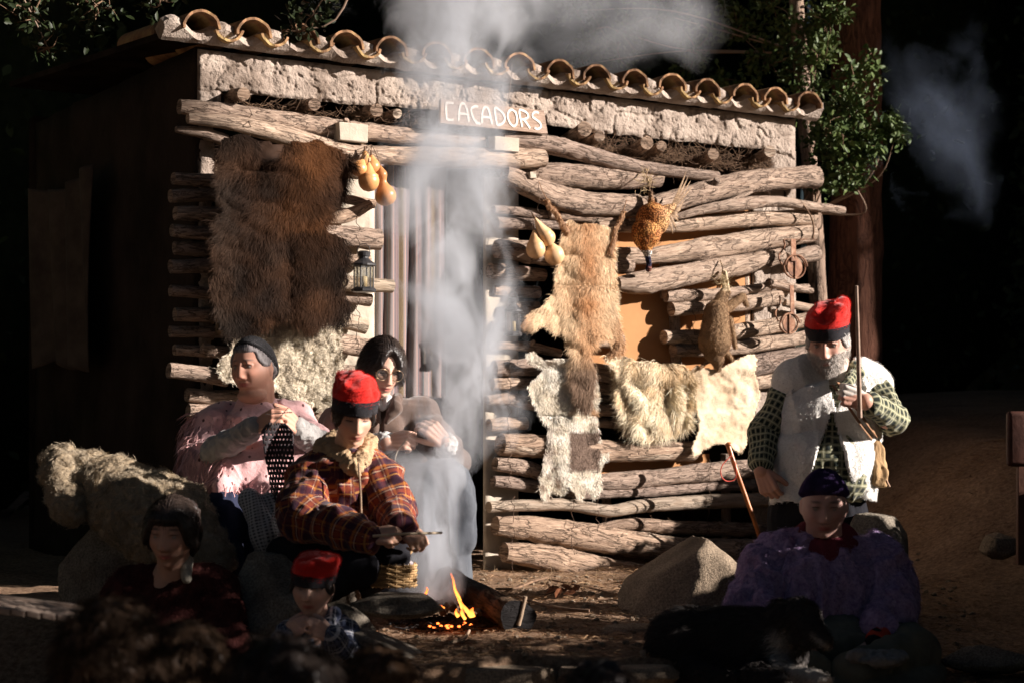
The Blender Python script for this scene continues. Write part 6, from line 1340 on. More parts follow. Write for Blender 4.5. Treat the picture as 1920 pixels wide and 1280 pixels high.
# ---------------------------------------------------------------- woman sitting low at the left
def dark_woman():
    root = thing('person', P(320, 1400, 5.7), 'dark-haired woman in a dark maroon coat sitting low at the left edge of the stage', 'person')
    h = dict(C=A(322, 1002, 5.66), R=rotm(-6, 6, 2), s=.98, fat=1.0, open=1)
    pc = head_pieces(h, A(328, 1080, 5.72), .056) + [capsule(A(328, 1085, 5.74), A(325, 1170, 5.76), .08, .13), capsule(A(245, 1120, 5.76), A(398, 1115, 5.74), .055, .055), capsule(A(398, 1115, 5.74), A(428, 1200, 5.66), .05, .04), capsule(A(428, 1200, 5.66), A(380, 1255, 5.5), .04, .03)] + hand(A(380, 1255, 5.5), (-1, -.3, -.2), (0, .5, -1), (0, -1, 0), 1, (.6, .8, .6))
    skin_body(root, pc, h, .0045, tint=(.50, .29, .21)); eyes(h, root)
    def fn(u):
        x, y, z = u.T; line = np.where(y < 0, .36 - .7 * ss(.5, .98, np.abs(x)), -.34 - .4 * ss(0, .5, y)); return -.012 + .034 * ss(-.04, .12, z - line)
    shell(h, fn, HAIRN, name='hair', mat=M_hairb, parent=root)
    garment('hair_bun', [ball(hl(h, .0, .105, .05), (.06, .055, .055))], M_hairb, root, .006, 3, .006, (40, 40, 40))
    mc = MAT('maroon boucle coat', (.085, .028, .024), (.035, .012, .012), 22, .95, .9, 90, .01, spec=.03)
    pc = [capsule(A(245, 1112, 5.76), A(395, 1108, 5.74), .085, .085), ball(A(320, 1180, 5.76), (.21, .15, .2)), capsule(A(398, 1115, 5.74), A(432, 1200, 5.66), .085, .07), capsule(A(432, 1200, 5.66), A(385, 1252, 5.52), .068, .05), capsule(A(242, 1120, 5.76), A(215, 1210, 5.66), .085, .07), ball(A(320, 1290, 5.7), (.24, .22, .16))]
    c = garment('coat', pc, mc, root, .008, 5, .014, (9, 9, 5), seed=61)
    fur_on(c.data, 9000, .012, .0025, (.10, .035, .03), (0, 0, -1), .6, .1, 3, parent=root, mat=M_furdull, name='boucle_loops')
    garment('light_collar', [capsule(A(348, 1045, 5.7), A(352, 1085, 5.64), .02, .016)], MAT('pale collar', (.42, .38, .31), None, 30, .95, .4), root, .004, 3, .003)
dark_woman()

# ---------------------------------------------------------------- heads of the audience in front
def onlooker(px, py, d, s, label, hair, yaw=180, wide=1.0, long_=True, curly=0.0, n=14000, col=(.10, .055, .03)):
    root = thing('person', P(px, py, d) - Vector((0, 0, .9)), label, 'person', None)
    h = dict(C=A(px, py, d), R=rotm(yaw, 0, 0), s=s, fat=1.0)
    C = np.array(h['C']); nk = C - (0, 0, .17 * s)
    sh = [capsule(nk + (-.15 * s, 0, -.09), nk + (.15 * s, 0, -.09), .07 * s, .07 * s), ball(nk + (0, 0, -.28), (.20 * s, .12 * s, .24 * s))]
    skin_body(root, head_pieces(h, nk) + [capsule(nk, nk - (0, 0, .1), .06, .08)] + [capsule(nk + (q * .18 * s, 0, -.1), nk + (q * .2 * s, .08, -.38), .04, .035) for q in (-1, 1)], h, .006, tone=.9)
    garment('coat', sh + [capsule(nk + (q * .18 * s, 0, -.1), nk + (q * .21 * s, .06, -.40), .065 * s, .05 * s) for q in (-1, 1)] + [ball(nk + (0, .05, -.52), (.2 * s, .2, .1))], M_black, root, .010, 4, .008)
    pcs = [ball(C + (0, .0, .015), (.088 * s * wide, .105 * s, .118 * s))] + ([capsule(C + (0, -.03, 0), C + (0, -.05, -.20 * s), .085 * s * wide, .075 * s * wide), capsule(C + (-.05 * wide, -.03, -.05), C + (-.06 * wide, -.04, -.24 * s), .05, .04), capsule(C + (.05 * wide, -.03, -.05), C + (.06 * wide, -.04, -.24 * s), .05, .04)] if long_ else [])
    me_o = garment('hair', pcs, hair, root, .007, 4, .008 + curly, (26, 26, 10 if not curly else 26), seed=int(px))
    fur_on(me_o.data, n, .05 if long_ else .03, .0018, col, (0, 0, -1), .15 + curly * 10, .3, 4, noisy=.8 if curly else .25, parent=root, name='hair_strands', lenf=None)
onlooker(205, 1252, 3.5, .98, 'onlooker with long wavy light brown hair in the lower left corner', M_hairbr, 170, 1.0, True, .008, 16000, (.035, .021, .013))
onlooker(352, 1276, 3.7, .92, 'onlooker with short brown hair, second head from the left along the bottom', M_hairbr, 185, 1.0, False, 0, 9000, (.05, .03, .018))
onlooker(530, 1338, 3.2, 1.05, 'onlooker whose dark head bulks largest at the bottom below the boy', M_hairb, 180, 1.1, True, 0, 9000, (.03, .022, .018))
onlooker(708, 1318, 3.6, .85, 'onlooker with a small brown head at the bottom, right of the boy', M_hairbr, 175, 1.0, False, 0, 7000, (.08, .045, .025))
onlooker(1125, 1364, 3.4, .98, 'onlooker whose crown just shows at the bottom below the fire', M_hairb, 180, 1.0, False, 0, 4000, (.05, .035, .03))
# ================================================================== stones, fire, litter
def gz(x, y): return float(ground_full(np.array([x]), np.array([y]))[0])
def granite(name, a, b):
    m, nt, bs, N, K = new_mat(name); co = ncoord(nt, 'Object'); s = nnoise(nt, co, 130, 3, .7); l = nnoise(nt, co, 6, 5, .6)
    K.new(nmix(nt, nmix(nt, b, a, nramp(nt, l, [(.35, 0.0), (.65, 1.0)])), nmix(nt, (.35, .33, .3), (1.25, 1.2, 1.1), nramp(nt, s, [(.35, 0.0), (.65, 1.0)])), .8, 'MULTIPLY'), bs.inputs['Base Color'])
    bs.inputs['Roughness'].default_value = .92; bs.inputs['Specular IOR Level'].default_value = .12; nbump(nt, nmath(nt, 'ADD', s, nmath(nt, 'MULTIPLY', l, 2)), .6, .01, bs); return m
M_gran = granite('speckled granite', (.34, .275, .21), (.19, .15, .115)); M_gran2 = granite('grey boulder', (.30, .27, .23), (.15, .13, .11))
def rock(c, r, label, seed=0, mat=None, cuts=(), amp=.16, yaw=0, tilt=0, group=None, parent=None):
    v, f = ball((0, 0, 0), 1, 72, 50); q = v / np.linalg.norm(v, axis=1)[:, None]
    k = 1 + amp * fbm(q * 1.7 + seed * 5, 3, seed) + amp * .28 * fbm(q * 7 + seed, 3, seed + 3); v = q * k[:, None]
    rng = np.random.default_rng(seed)
    for j in range(9):
        n = rng.normal(size=3); n[2] = abs(n[2]) * .8; n /= np.linalg.norm(n); h = rng.uniform(.66, .86); d = v @ n; m = d > h; v[m] -= n[None] * ((d[m] - h) * .86)[:, None]
    for n, h in cuts:
        n = np.array(n, float); n /= np.linalg.norm(n); d = v @ n; m = d > h; v[m] -= n[None] * ((d[m] - h) * .93)[:, None]
    v = v * (1 + .02 * fbm(v * 16, 3, seed))[:, None]; v = v * np.array(r) @ rotm(yaw, 0, tilt).T + np.array(c)
    if parent is None:
        o = link('rock', mesh(v, f), mat or M_gran, None); return props(o, label, 'rock', group)
    return link('stone', mesh(v, f), mat or M_gran, parent)
rock(P(1285, 1120, 6.62), (.26, .27, .26), 'large speckled boulder between the log wall and the purple woman', 30, cuts=[((-.55, -.1, .85), .62)], amp=.10)
rock(P(535, 1135, 5.86), (.25, .18, .22), 'grey angular boulder behind the boy, in front of the plaid jacket', 8, M_gran2, cuts=[((.2, -.5, .85), .62), ((-.5, -.6, .6), .66)])
rock(P(748, 1130, 5.76), (.175, .07, .052), 'long flat stone laid at the edge of the fire beside the basket', 5, M_gran2, cuts=[((0, -.2, 1), .5), ((0, -1, .2), .6)], amp=.08)
rock(P(640, 1135, 5.9), (.07, .07, .045), 'small rounded stone right behind the boy cap', 6, M_gran2)
rock(P(652, 1165, 5.72), (.11, .06, .05), 'pale slanted stone at the shoulder of the boy', 12, M_gran2, tilt=28)
rock(P(735, 1215, 5.45), (.16, .09, .05), 'slanted slab on the edge of the stage right of the boy', 14, M_gran2, tilt=22, cuts=[((0, -.1, 1), .4)])
rock(P(930, 1265, 5.28), (.20, .09, .05), 'low stone in the front rim of the stage under the fire', 15, cuts=[((0, 0, 1), .5)])
rock(P(1150, 1262, 5.3), (.22, .09, .045), 'low wide stone in the front rim of the stage, left of the dog', 16, cuts=[((0, 0, 1), .5)])
rock(P(1200, 1180, 6.1), (.16, .10, .035), 'flat half-buried stone beside the dark boulder', 17, cuts=[((0, 0, 1), .4)])
rock(P(1650, 1040, 6.9), (.14, .13, .24), 'dim upright boulder on the slope behind the woman in purple', 18, M_gran2)
rock(P(1872, 1022, 7.0), (.085, .07, .055), 'small angular stone lying on the dark slope at the right', 19)
rock(P(1850, 1235, 6.0), (.17, .12, .05), 'flat stone in the dark lower right corner', 21, M_gran2)

# fleece thrown over a boulder at the left
def fleece_seat():
    rk = rock(P(280, 1075, 6.35), (.34, .18, .30), 'dark boulder under the thrown fleece at the left', 23, M_gran2)
    root = thing('sheep_fleece', P(250, 1060, 6.2), 'thick yellowish woolly fleece thrown over a boulder at the far left', 'animal hide')
    pc = [capsule(A(125, 885, 6.35), A(215, 925, 6.3), .085, .115), capsule(A(215, 925, 6.3), A(330, 985, 6.22), .13, .15), capsule(A(330, 985, 6.22), A(395, 1045, 6.1), .14, .075), capsule(A(125, 890, 6.3), A(130, 955, 6.2), .085, .055), capsule(A(250, 960, 6.2), A(290, 1010, 6.1), .13, .09), capsule(A(115, 865, 6.33), A(130, 875, 6.33), .06, .06)]
    o = garment('skin', pc, M_hide, root, .0065, 3, .010, (10, 10, 10), seed=71, detailfold=lambda v, n: .022 * np.sqrt(np.abs(fbm(v * 14, 2, 3)) + .01) + .018 * np.sqrt(np.abs(fbm(v * 34, 2, 5)) + .01) - .015); set_col(o.data, (.32, .25, .165)); o.data.update()
    fur_on(o.data, 80000, .011, .0017, lambda p: cmix((.32, .26, .185), (.50, .42, .31), np.clip(.5 + fbm(p * 16, 2), 0, 1)), (0, 0, -.3), .9, .1, 9, noisy=2.2, parent=root, mat=M_furdull)
fleece_seat()

# fire
M_char = MAT('charred wood', (.030, .027, .026), (.012, .011, .011), 18, .85, .9, 60, .012, stretch=(1, 1, 1), c3=(.16, .145, .135), lo=.3, hi=.8)
M_ash = MAT('grey ash and embers', (.16, .14, .125), (.06, .05, .045), 30, .95, .8, 120, .01)
def fire():
    root = thing('campfire', P(850, 1160, 6.25), 'small smoking campfire of charred sticks with orange flames', 'campfire')
    v, f, uv, mi = tube([A(848, 1085, 6.42), A(905, 1122, 6.22), A(972, 1160, 5.98)], [.045, .060, .066], seg=22, rings=50, rough=.30, rs=16, seed=3, oval=.16, capmi=1)
    m = bark_mat('scorched log', (.26, .18, .12), (.05, .04, .035), .8, .8)
    nt = m.node_tree; b = nt.nodes['Principled BSDF']; src = b.inputs['Base Color'].links[0].from_socket; sp = nt.nodes.new('ShaderNodeSeparateXYZ'); nt.links.new(ncoord(nt, 'UV'), sp.inputs[0])
    nt.links.new(nmix(nt, (.02, .018, .018), src, nramp(nt, nmath(nt, 'ADD', sp.outputs[1], nmath(nt, 'MULTIPLY', nnoise(nt, ncoord(nt, 'Object'), 12), .3)), [(.42, 0.0), (.58, 1.0)])), b.inputs['Base Color'])
    link('log', mesh(v, f, True, uv, mi), [m, M_end], root)
    for a, b_, r in [((800, 1110, 6.3), (850, 1140, 6.15), .022), ((812, 1060, 6.45), (840, 1130, 6.2), .020), ((790, 1140, 6.1), (880, 1128, 6.3), .016), ((860, 1100, 6.4), (830, 1148, 6.1), .018), ((835, 1070, 6.4), (812, 1120, 6.25), .03), ((880, 1140, 6.2), (900, 1150, 6.05), .012)]:
        p, q = A(*a), A(*b_); tube_obj('charred_stick', [p, (p + q) / 2 + (.01, 0, .01), q], [r, r * .9, r * .7], [M_char, M_char], root, seg=12, rings=14, rough=.3, rs=40, seed=int(a[0]))
    mb = MB(); r = np.random.default_rng(2)
    for i in range(420):
        x = r.normal(0, .085) - .22; y = r.normal(0, .06) + 6.17; z = gz(x, y); a = r.uniform(0, 6.3); l = r.uniform(.01, .05); d = np.array((math.cos(a), math.sin(a), r.normal() * .25)) * l
        v, f, uv, m_ = tube([np.array((x, y, z + .012)) - d, np.array((x, y, z + .018)) + d], [.004, .002], seg=4, rings=2); mb.add(v, f)
    link('ash_heap', mb.mesh(False), M_char, root, kind='stuff')
    fm, nt, b, N, K = new_mat('flame'); N.remove(b); em = N.new('ShaderNodeEmission'); tr = N.new('ShaderNodeBsdfTransparent'); mx = N.new('ShaderNodeMixShader')
    a = N.new('ShaderNodeAttribute'); a.attribute_name = 'Col'; lw = N.new('ShaderNodeLayerWeight'); lw.inputs[0].default_value = .35
    K.new(a.outputs['Color'], em.inputs[0]); em.inputs[1].default_value = 2.0
    K.new(nmath(nt, 'MULTIPLY_ADD', lw.outputs['Facing'], -1.1, 1.0, True), mx.inputs[0]); K.new(tr.outputs[0], mx.inputs[1]); K.new(em.outputs[0], mx.inputs[2]); K.new(mx.outputs[0], N['Material Output'].inputs[0])
    def flame(pts, rad, sd):
        v, f, uv, m_ = tube(pts, rad, seg=12, rings=26, rough=.35, rs=38, seed=sd); z = v[:, 2]; t = (z - z.min()) / (np.ptp(z) + 1e-6)
        c = cmix((1.0, .34, .055), (.75, .085, .012), t); link('flame', mesh(v, f, True, uv, col=c), fm, root)
    flame([A(797, 1138, 6.05), A(795, 1122, 6.06), A(801, 1105, 6.07), A(799, 1100, 6.07)], [.008, .006, .003, .001], 1)
    flame([A(788, 1138, 6.05), A(790, 1130, 6.05), A(787, 1124, 6.05)], [.010, .006, .001], 5)
    flame([A(866, 1140, 6.08), A(861, 1122, 6.1), A(853, 1104, 6.13), A(850, 1086, 6.16), A(845, 1074, 6.16)], [.004, .006, .005, .003, .001], 2)
    flame([A(882, 1152, 6.0), A(874, 1142, 6.02), A(864, 1128, 6.05), A(858, 1118, 6.06)], [.008, .007, .004, .001], 3)
    flame([A(886, 1156, 5.98), A(884, 1146, 5.98), A(887, 1138, 5.98)], [.011, .008, .001], 4); flame([A(872, 1160, 5.97), A(866, 1148, 5.98), A(868, 1136, 6)], [.006, .006, .001], 7); flame([A(860, 1155, 6.0), A(855, 1148, 6.0), A(856, 1140, 6.0)], [.008, .006, .001], 8)
    flame([A(832, 1140, 6.07), A(826, 1133, 6.07)], [.006, .001], 9)
    em2, nt, b, N, K = new_mat('ember'); b.inputs['Base Color'].default_value = (.05, .01, .005, 1); b.inputs['Emission Color'].default_value = (1, .16, .03, 1); b.inputs['Emission Strength'].default_value = 2.2
    mb = MB(); r = np.random.default_rng(5)
    for i in range(16):
        q = A(r.uniform(785, 890), 0, 1); x = (840 + r.normal() * 26 - 960) / F * 6.05; y = 6.08 + r.normal() * .05; v, f = ball((x, y, gz(x, y) + .022), (.006, .005, .004), 8, 6); mb.add(v, f)
    link('embers', mb.mesh(), em2, root, kind='stuff')
fire()

# twigs, sticks and leaves on the ground that can be picked out
def gp(px, py, lift=.01):
    """ground point seen at a pixel"""
    d = .75 * F / max(60, (py - HY))
    for _ in range(6): x = (px - CX) / F * d; z = gz(x, d); d = (EYE - z) * F / (py - HY)
    return np.array(((px - CX) / F * d, d, gz((px - CX) / F * d, d) + lift))
GRP = 'fallen twigs on the stage floor'
for pts, r, lab in [([(930, 1110), (965, 1106), (1000, 1096), (1026, 1083)], .006, 'dark forked twig lying behind the scorched log'), ([(965, 1122), (1010, 1140), (1060, 1150), (1105, 1153)], .006, 'straight dark stick on the ground right of the scorched log'),
                    ([(982, 1135), (978, 1160), (972, 1182)], .008, 'pale split stick propped against the cut end of the scorched log'), ([(1030, 1092), (1090, 1102), (1155, 1122)], .004, 'long thin twig below the bottom logs'), ([(845, 1212), (870, 1206), (880, 1192)], .005, 'short pale crooked twig on the bare ground'),
                    ([(1205, 1232), (1260, 1250), (1330, 1262), (1390, 1262)], .010, 'long bleached branch lying under the dog'), ([(1120, 1130), (1150, 1128), (1190, 1140)], .004, 'thin twig beside the dark boulder')]:
    w = [gp(x, y, .012 + r) for x, y in pts]
    if r == .008: w[0][2] += .11; w[1][2] += .05; w[0][1] = w[2][1]; w[1][1] = w[2][1]
    o = tube_obj('twig', w, [r] * len(w), MAT('pale twig', (.40, .29, .2), None, 20) if r in (.008, .010, .005) else M_twig, None, seg=8, rings=20, rough=.3, rs=40, seed=int(pts[0][0]))
    props(o, lab, 'twig', GRP)
ml = MAT('dry oak leaf', (.24, .09, .04), (.14, .05, .02), 30, .8, .3)
lv = thing('leafy_twig', gp(1050, 1120), 'dead twig with curled reddish leaves beside the campfire', 'twig')
tube_obj('stem', [gp(1020, 1118, .01), gp(1050, 1118, .03), gp(1085, 1112, .02)], .003, M_twig, lv, seg=6, rings=8)
for k in range(9):
    c = gp(1026 + k * 7, 1112 + (k * 37 % 14), .03); a = random.uniform(0, 6.3); u = np.array((math.cos(a), math.sin(a) * .4, random.uniform(-.3, .5))); u /= np.linalg.norm(u); s = np.cross(u, (0, -.6, .8)); l = .028
    v = [c - u * l, c - u * l * .3 + s * .014 + (0, 0, .006), c + u * l * .5 + s * .012 + (0, 0, .004), c + u * l, c + u * l * .5 - s * .012 + (0, 0, .006), c - u * l * .3 - s * .014 + (0, 0, .004), c]
    link('leaf', mesh(v, [(6, 0, 1), (6, 1, 2), (6, 2, 3), (6, 3, 4), (6, 4, 5), (6, 5, 0)], False), ml, lv)
# needles and chips: nobody could count them
def litter():
    r = np.random.default_rng(9); n = 60000; x = r.uniform(-1.6, 3.0, n); y = 5.15 + 4.3 * r.random(n) ** 1.3
    keep = fbm(np.stack([x * 1.8, y * 1.8, x * 0], -1), 2, 4) + .35 > r.uniform(-.3, .5, n); x, y = x[keep], y[keep]; n = len(x)
    z = ground_full(x, y) + r.uniform(.002, .012, n); p = np.stack([x, y, z], 1); a = r.uniform(0, 6.3, n); d = np.stack([np.cos(a), np.sin(a), r.normal(size=n) * .12], 1)
    c = cmix((.17, .085, .045), (.50, .33, .19), r.random(n) ** 1.4)
    link('pine_needles', strands(p, d, np.tile((0, 0, 1.0), (n, 1)), r.uniform(.02, .06, n), r.uniform(.0015, .003, n), c, .15, .8, 3), M_furdull, None, label='dry pine needles strewn over the forest floor', cat='needles', kind='stuff')
    mb = MB()
    for i in range(900):
        X = r.uniform(-.9, 1.9); Y = 5.3 + 2.8 * r.random(); Z = gz(X, Y); s = r.uniform(.004, .016); v, f = ball((X, Y, Z + s * .2), (s, s * r.uniform(.6, 1), s * .6), 6, 4); v = v + r.normal(size=v.shape) * s * .12; mb.add(v, f)
    link('pebbles', mb.mesh(False), M_gran, None, label='small pebbles and clods scattered on the stage floor', cat='pebbles', kind='stuff')
litter()
# grasses hanging over the log bases
brush('dry_grass', lambda r: gp(r.uniform(880, 1260), r.uniform(1062, 1100), .0), 240, .06, .0012, hut, 21, mat=MAT('dry grass', (.38, .26, .15), None, 30))

# wicker basket with cloth
def basket():
    c = gp(738, 1102, 0); c = np.array(P(738, 1100, 5.86)); c[2] = max(c[2], gz(c[0], c[1])); root = thing('wicker_basket', c, 'small open wicker basket with its lid up beside the fire', 'basket')
    mw = MAT('wicker', (.55, .36, .17), (.36, .22, .10), 50, .7, .3, spec=.3); H, Rx, Ry = .075, .075, .06
    for k in range(9):
        z = c[2] + .008 + k * .0085; q = [(c[0] + (Rx + .004 * math.cos(9 * a + k * math.pi)) * math.cos(a), c[1] + (Ry + .004 * math.cos(9 * a + k * math.pi)) * math.sin(a), z) for a in np.linspace(0, 2 * math.pi, 55)]
        tube_obj('weave', q, .0045, mw, root, seg=6, rings=80, cap=False)
    for k in range(18):
        a = 2 * math.pi * k / 18; tube_obj('stake', [(c[0] + Rx * math.cos(a), c[1] + Ry * math.sin(a), c[2]), (c[0] + Rx * math.cos(a), c[1] + Ry * math.sin(a), c[2] + .085)], .003, mw, root, seg=5, rings=2)
    for k in range(6):
        q = [(c[0] - .01 + (Rx * (1 - k * .15)) * math.cos(a), c[1] + .045 + .02 * math.sin(a), c[2] + .115 + (.035 * (1 - k * .15)) * math.sin(a) + .25 * (Rx * (1 - k * .15)) * math.cos(a)) for a in np.linspace(0, 2 * math.pi, 30)]
        tube_obj('lid_weave', q, .0045, mw, root, seg=6, rings=40, cap=False)
    garment('lining', [ball(c + (0, 0, .078), (.066, .052, .018))], MAT('floral lining', (.50, .46, .44), (.2, .17, .2), 60, .9, .2), root, .004, 3, .006, (40, 40, 40))
    garment('bundle', [ball(c + (-.01, 0, .088), (.032, .03, .018))], M_black, root, .004, 3, .003, (40, 40, 40))
basket()

# slatted bench at the lower left
def bench():
    root = thing('bench', P(70, 1250, 4.5), 'dim wooden slatted bench end at the lower left edge', 'bench'); mw = MAT('pale slats', (.40, .31, .25), (.26, .19, .15), 16, .6, .2)
    for k in range(7):
        x = -30 + k * 28; a = A(x, 1130 + k * 3.4, 4.55); v, f = bevel_box(a, (.017, 0, -.004), (0, .10, 0), (0, 0, .008), .003); link('slat', mesh(v, f, False), mw, root)
    a, b_ = A(-40, 1118, 4.64), A(165, 1143, 4.64); v, f = bevel_box((a + b_) / 2, (b_ - a) / 2, (0, .012, 0), (0, 0, .012), .003); link('rail', mesh(v, f, False), mw, root)
    for x in (-20, 145):
        a = A(x, 1140, 4.6); v, f = bevel_box(a - (0, 0, .25), (.02, 0, 0), (0, .02, 0), (0, 0, .24), .003); link('leg', mesh(v, f, False), mw, root)
bench()
b_ = thing('wooden_board', P(1915, 1050, 6.5), 'dim reddish brown rounded board standing at the right edge', 'board')
v, f = bevel_box(A(1912, 822, 6.5), (.05, 0, 0), (0, .02, 0), (0, 0, .105), .018, seg=3); link('panel', mesh(v, f), MAT('reddish board', (.10, .04, .028), None, 8, .6, .2), b_)
v, f = bevel_box(A(1914, 960, 6.5), (.015, 0, 0), (0, .015, 0), (0, 0, .2), .003); link('leg', mesh(v, f, False), MAT('reddish post', (.16, .07, .045), None, 8, .6, .2), b_)

# cloth hanging on the dark side wall
def side_cloth():
    root = thing('hanging_cloth', wpt(wt(370), .9, -1.4), 'dim hanging cloth on the unlit side wall of the hut', 'cloth')
    U, V = np.meshgrid(np.linspace(0, 1, 60), np.linspace(0, 1, 50)); o = -1.1 - U * 1.0; z = 2.05 - V * (.95 + .04 * np.sin(U * 6 + 1) + .02 * np.sin(U * 17)) - .06 * np.sin(U * 3)
    base = np.array(wpt(wt(370), 0, 0)); q = base + np.array(WN) * o[..., None] - np.array(WW) * (.10 + .03 * np.sin(U * 22 + V * 2) + .02 * np.sin(U * 9))[..., None]; q[..., 2] = z
    i = np.arange(3000).reshape(50, 60); f = np.stack([i[:-1, :-1], i[:-1, 1:], i[1:, 1:], i[1:, :-1]], -1).reshape(-1, 4)
    c = link('cloth', mesh(q.reshape(-1, 3), f), MAT('grey brown sacking', (.09, .07, .055), (.05, .038, .03), 6, .95, .3), root); c.modifiers.new('t', 'SOLIDIFY').thickness = .004
side_cloth()

# ================================================================== trees and leaves
def leaves(P_, N_, size, rg, col):
    """folded ovate leaves at points P_ with outward hints N_"""
    n = len(P_); d = rg.normal(size=(n, 3)) + N_ * .8; d /= np.linalg.norm(d, axis=1)[:, None]; u = rg.normal(size=(n, 3)) + (0, 0, .7); s = np.cross(d, u); s /= np.linalg.norm(s, axis=1)[:, None]; k = np.cross(s, d)
    L_ = (size * rg.uniform(.6, 1.3, n))[:, None]; w = L_ * .27
    v = np.stack([P_, P_ + d * L_ * .38 + s * w + k * w * .35, P_ + d * L_ * .75 + s * w * .75 + k * w * .25, P_ + d * L_, P_ + d * L_ * .75 - s * w * .75 + k * w * .25, P_ + d * L_ * .38 - s * w + k * w * .35, P_ + d * L_ * .55 - k * w * .1], 1).reshape(-1, 3)
    b = np.arange(n)[:, None] * 7; f = np.concatenate([b + [6, 0, 1], b + [6, 1, 2], b + [6, 2, 3], b + [6, 3, 4], b + [6, 4, 5], b + [6, 5, 0]], 0)
    return mesh(v, f, False, col=np.repeat(col, 7, 0))
M_leaf = attr_mat('leaf', .5, .35, .15, 8); M_leaf.node_tree.nodes['Principled BSDF'].inputs['Specular IOR Level'].default_value = .18
M_red = bpy.data.materials['red felt']
M_redbark = bark_mat('reddish fibrous bark', (.34, .165, .115), (.14, .066, .048), .6, .35)
def twiggy(root, clusters, nper, size, seed, trunk, lr=.03, greens=((.045, .075, .022), (.12, .16, .05))):
    """limbs from the trunk to each cluster, twigs within it, leaves on the twigs"""
    rg = np.random.default_rng(seed); P_, N_ = [], []; tw = MB(); lb = MB()
    for c, r, n in clusters:
        c = np.array(c); r = np.array(r); st = trunk[np.argmin(np.linalg.norm(trunk - c - (0, 0, -.5), axis=1))]
        mid = (st + c) / 2 + rg.normal(size=3) * .08; v, f, _, _ = tube([st, mid, c], [lr, lr * .6, lr * .3], seg=8, rings=14, rough=.2, rs=12); lb.add(v, f)
        for k in range(n):
            d = rg.normal(size=3); d /= np.linalg.norm(d); e = c + d * r * rg.uniform(.55, 1.15); m = c + (e - c) * .5 + rg.normal(size=3) * .03
            v, f, _, _ = tube([c, m, e], [.005, .0035, .0015], seg=4, rings=5, cap=False); tw.add(v, f)
            t = rg.random(nper) ** .6; q = c + (m - c) * np.minimum(t * 2, 1)[:, None] + (e - m) * np.maximum(t * 2 - 1, 0)[:, None] + rg.normal(size=(nper, 3)) * .028; P_.append(q); N_.append(np.tile(d, (nper, 1)))
    P_ = np.concatenate(P_); N_ = np.concatenate(N_); col = cmix(greens[0], greens[1], np.clip(.35 + .7 * fbm(P_ * 3, 2, seed) + rg.normal(size=len(P_)) * .25, 0, 1))
    link('limbs', lb.mesh(), M_bark3, root); link('twigs', tw.mesh(), M_twig, root, kind='stuff'); return link('crown', leaves(P_, N_, size, rg, col), M_leaf, root, kind='stuff')
# tall reddish trunk right of the hut
t_ = thing('redwood_tree', P(1602, 1000, 11.2), 'tall tree with a thick reddish trunk standing right behind the hut', 'tree')
tube_obj('trunk', [P(1602, 1040, 11.2), P(1604, 700, 11.2), P(1606, 300, 11.2), P(1608, -200, 11.2), P(1610, -1200, 11.2)], [.185, .17, .165, .15, .12], [M_redbark, M_end], t_, seg=40, rings=90, rough=.10, rs=6, seed=4, lump=.05)
cl = [(P(1600 + random.uniform(-400, 400), -1000 - 260 * k, 11.2), (1.2, 1.2, .4), 10) for k in range(5)]
twiggy(t_, cl, 40, .07, 41, np.array([list(P(1606, y, 11.2)) for y in range(-2400, 300, 80)]))
ok = thing('oak_tree', P(1500, 1000, 10.6), 'evergreen oak whose leafy branches reach round the right corner of the hut', 'tree')
trk = [P(1548, 1010, 10.7), P(1540, 700, 10.75), P(1525, 400, 10.8), P(1500, 100, 10.9), P(1480, -200, 11)]
tube_obj('trunk', trk, [.07, .06, .055, .05, .03], [M_bark3, M_end], ok, seg=16, rings=40, rough=.15, rs=9, seed=6)
cl = []
for x, y, d, r, n in [(1590, 200, 10.3, .20, 16), (1560, 250, 10.2, .18, 16), (1620, 270, 10.25, .17, 16), (1580, 310, 10.2, .16, 16), (1545, 330, 10.25, .12, 10), (1655, 240, 10.3, .12, 9), (1600, 140, 10.5, .18, 12), (1530, 120, 10.7, .2, 12), (1500, 60, 10.9, .2, 12), (1555, 40, 10.8, .2, 12), (1600, 340, 10.3, .12, 9),
                      (1440, 110, 11.1, .2, 10), (1380, 60, 11.3, .25, 12), (1300, 100, 11.5, .22, 10), (1250, 30, 11.6, .28, 12), (1160, 60, 11.8, .28, 12), (1100, 120, 11.9, .2, 8), (1080, 20, 12, .28, 10), (1450, 10, 11.2, .25, 10), (1360, 150, 11.2, .12, 6), (1510, 190, 10.5, .12, 8), (1680, 255, 10.3, .06, 4)]:
    cl.append((P(x, y, d), (r, r, r * .85), n))
twiggy(ok, cl, 34, .042, 12, np.array([list(q) for q in trk]), lr=.007)
# sprigs hanging in front of the eave
sp = thing('overhanging_branch', P(590, 60, 7.1), 'dim leafy sprig hanging over the tiles near the left corner', 'branch')
twiggy(sp, [(P(585, 30, 7.1), (.07, .07, .08), 7), (P(560, 60, 7.1), (.05, .05, .07), 5), (P(600, -10, 7.1), (.10, .1, .06), 6)], 10, .04, 13, np.array([list(P(700, -200, 7.2))]), lr=.008, greens=((.012, .02, .006), (.03, .04, .014)))  # leaf greens darkened to paint the sunlit sprig dim
sp = thing('overhanging_branch', P(60, 60, 7.4), 'dark leafy branch in the upper left corner', 'branch')
twiggy(sp, [(P(60, 30, 7.4), (.15, .15, .12), 12), (P(180, 10, 7.4), (.14, .1, .08), 8), (P(90, 90, 7.4), (.08, .08, .07), 5), (P(300, 0, 7.3), (.08, .08, .05), 4)], 14, .04, 14, np.array([list(P(0, -300, 7.6))]), lr=.01, greens=((.012, .02, .006), (.03, .04, .014)))  # shade put into these leaf greens as well

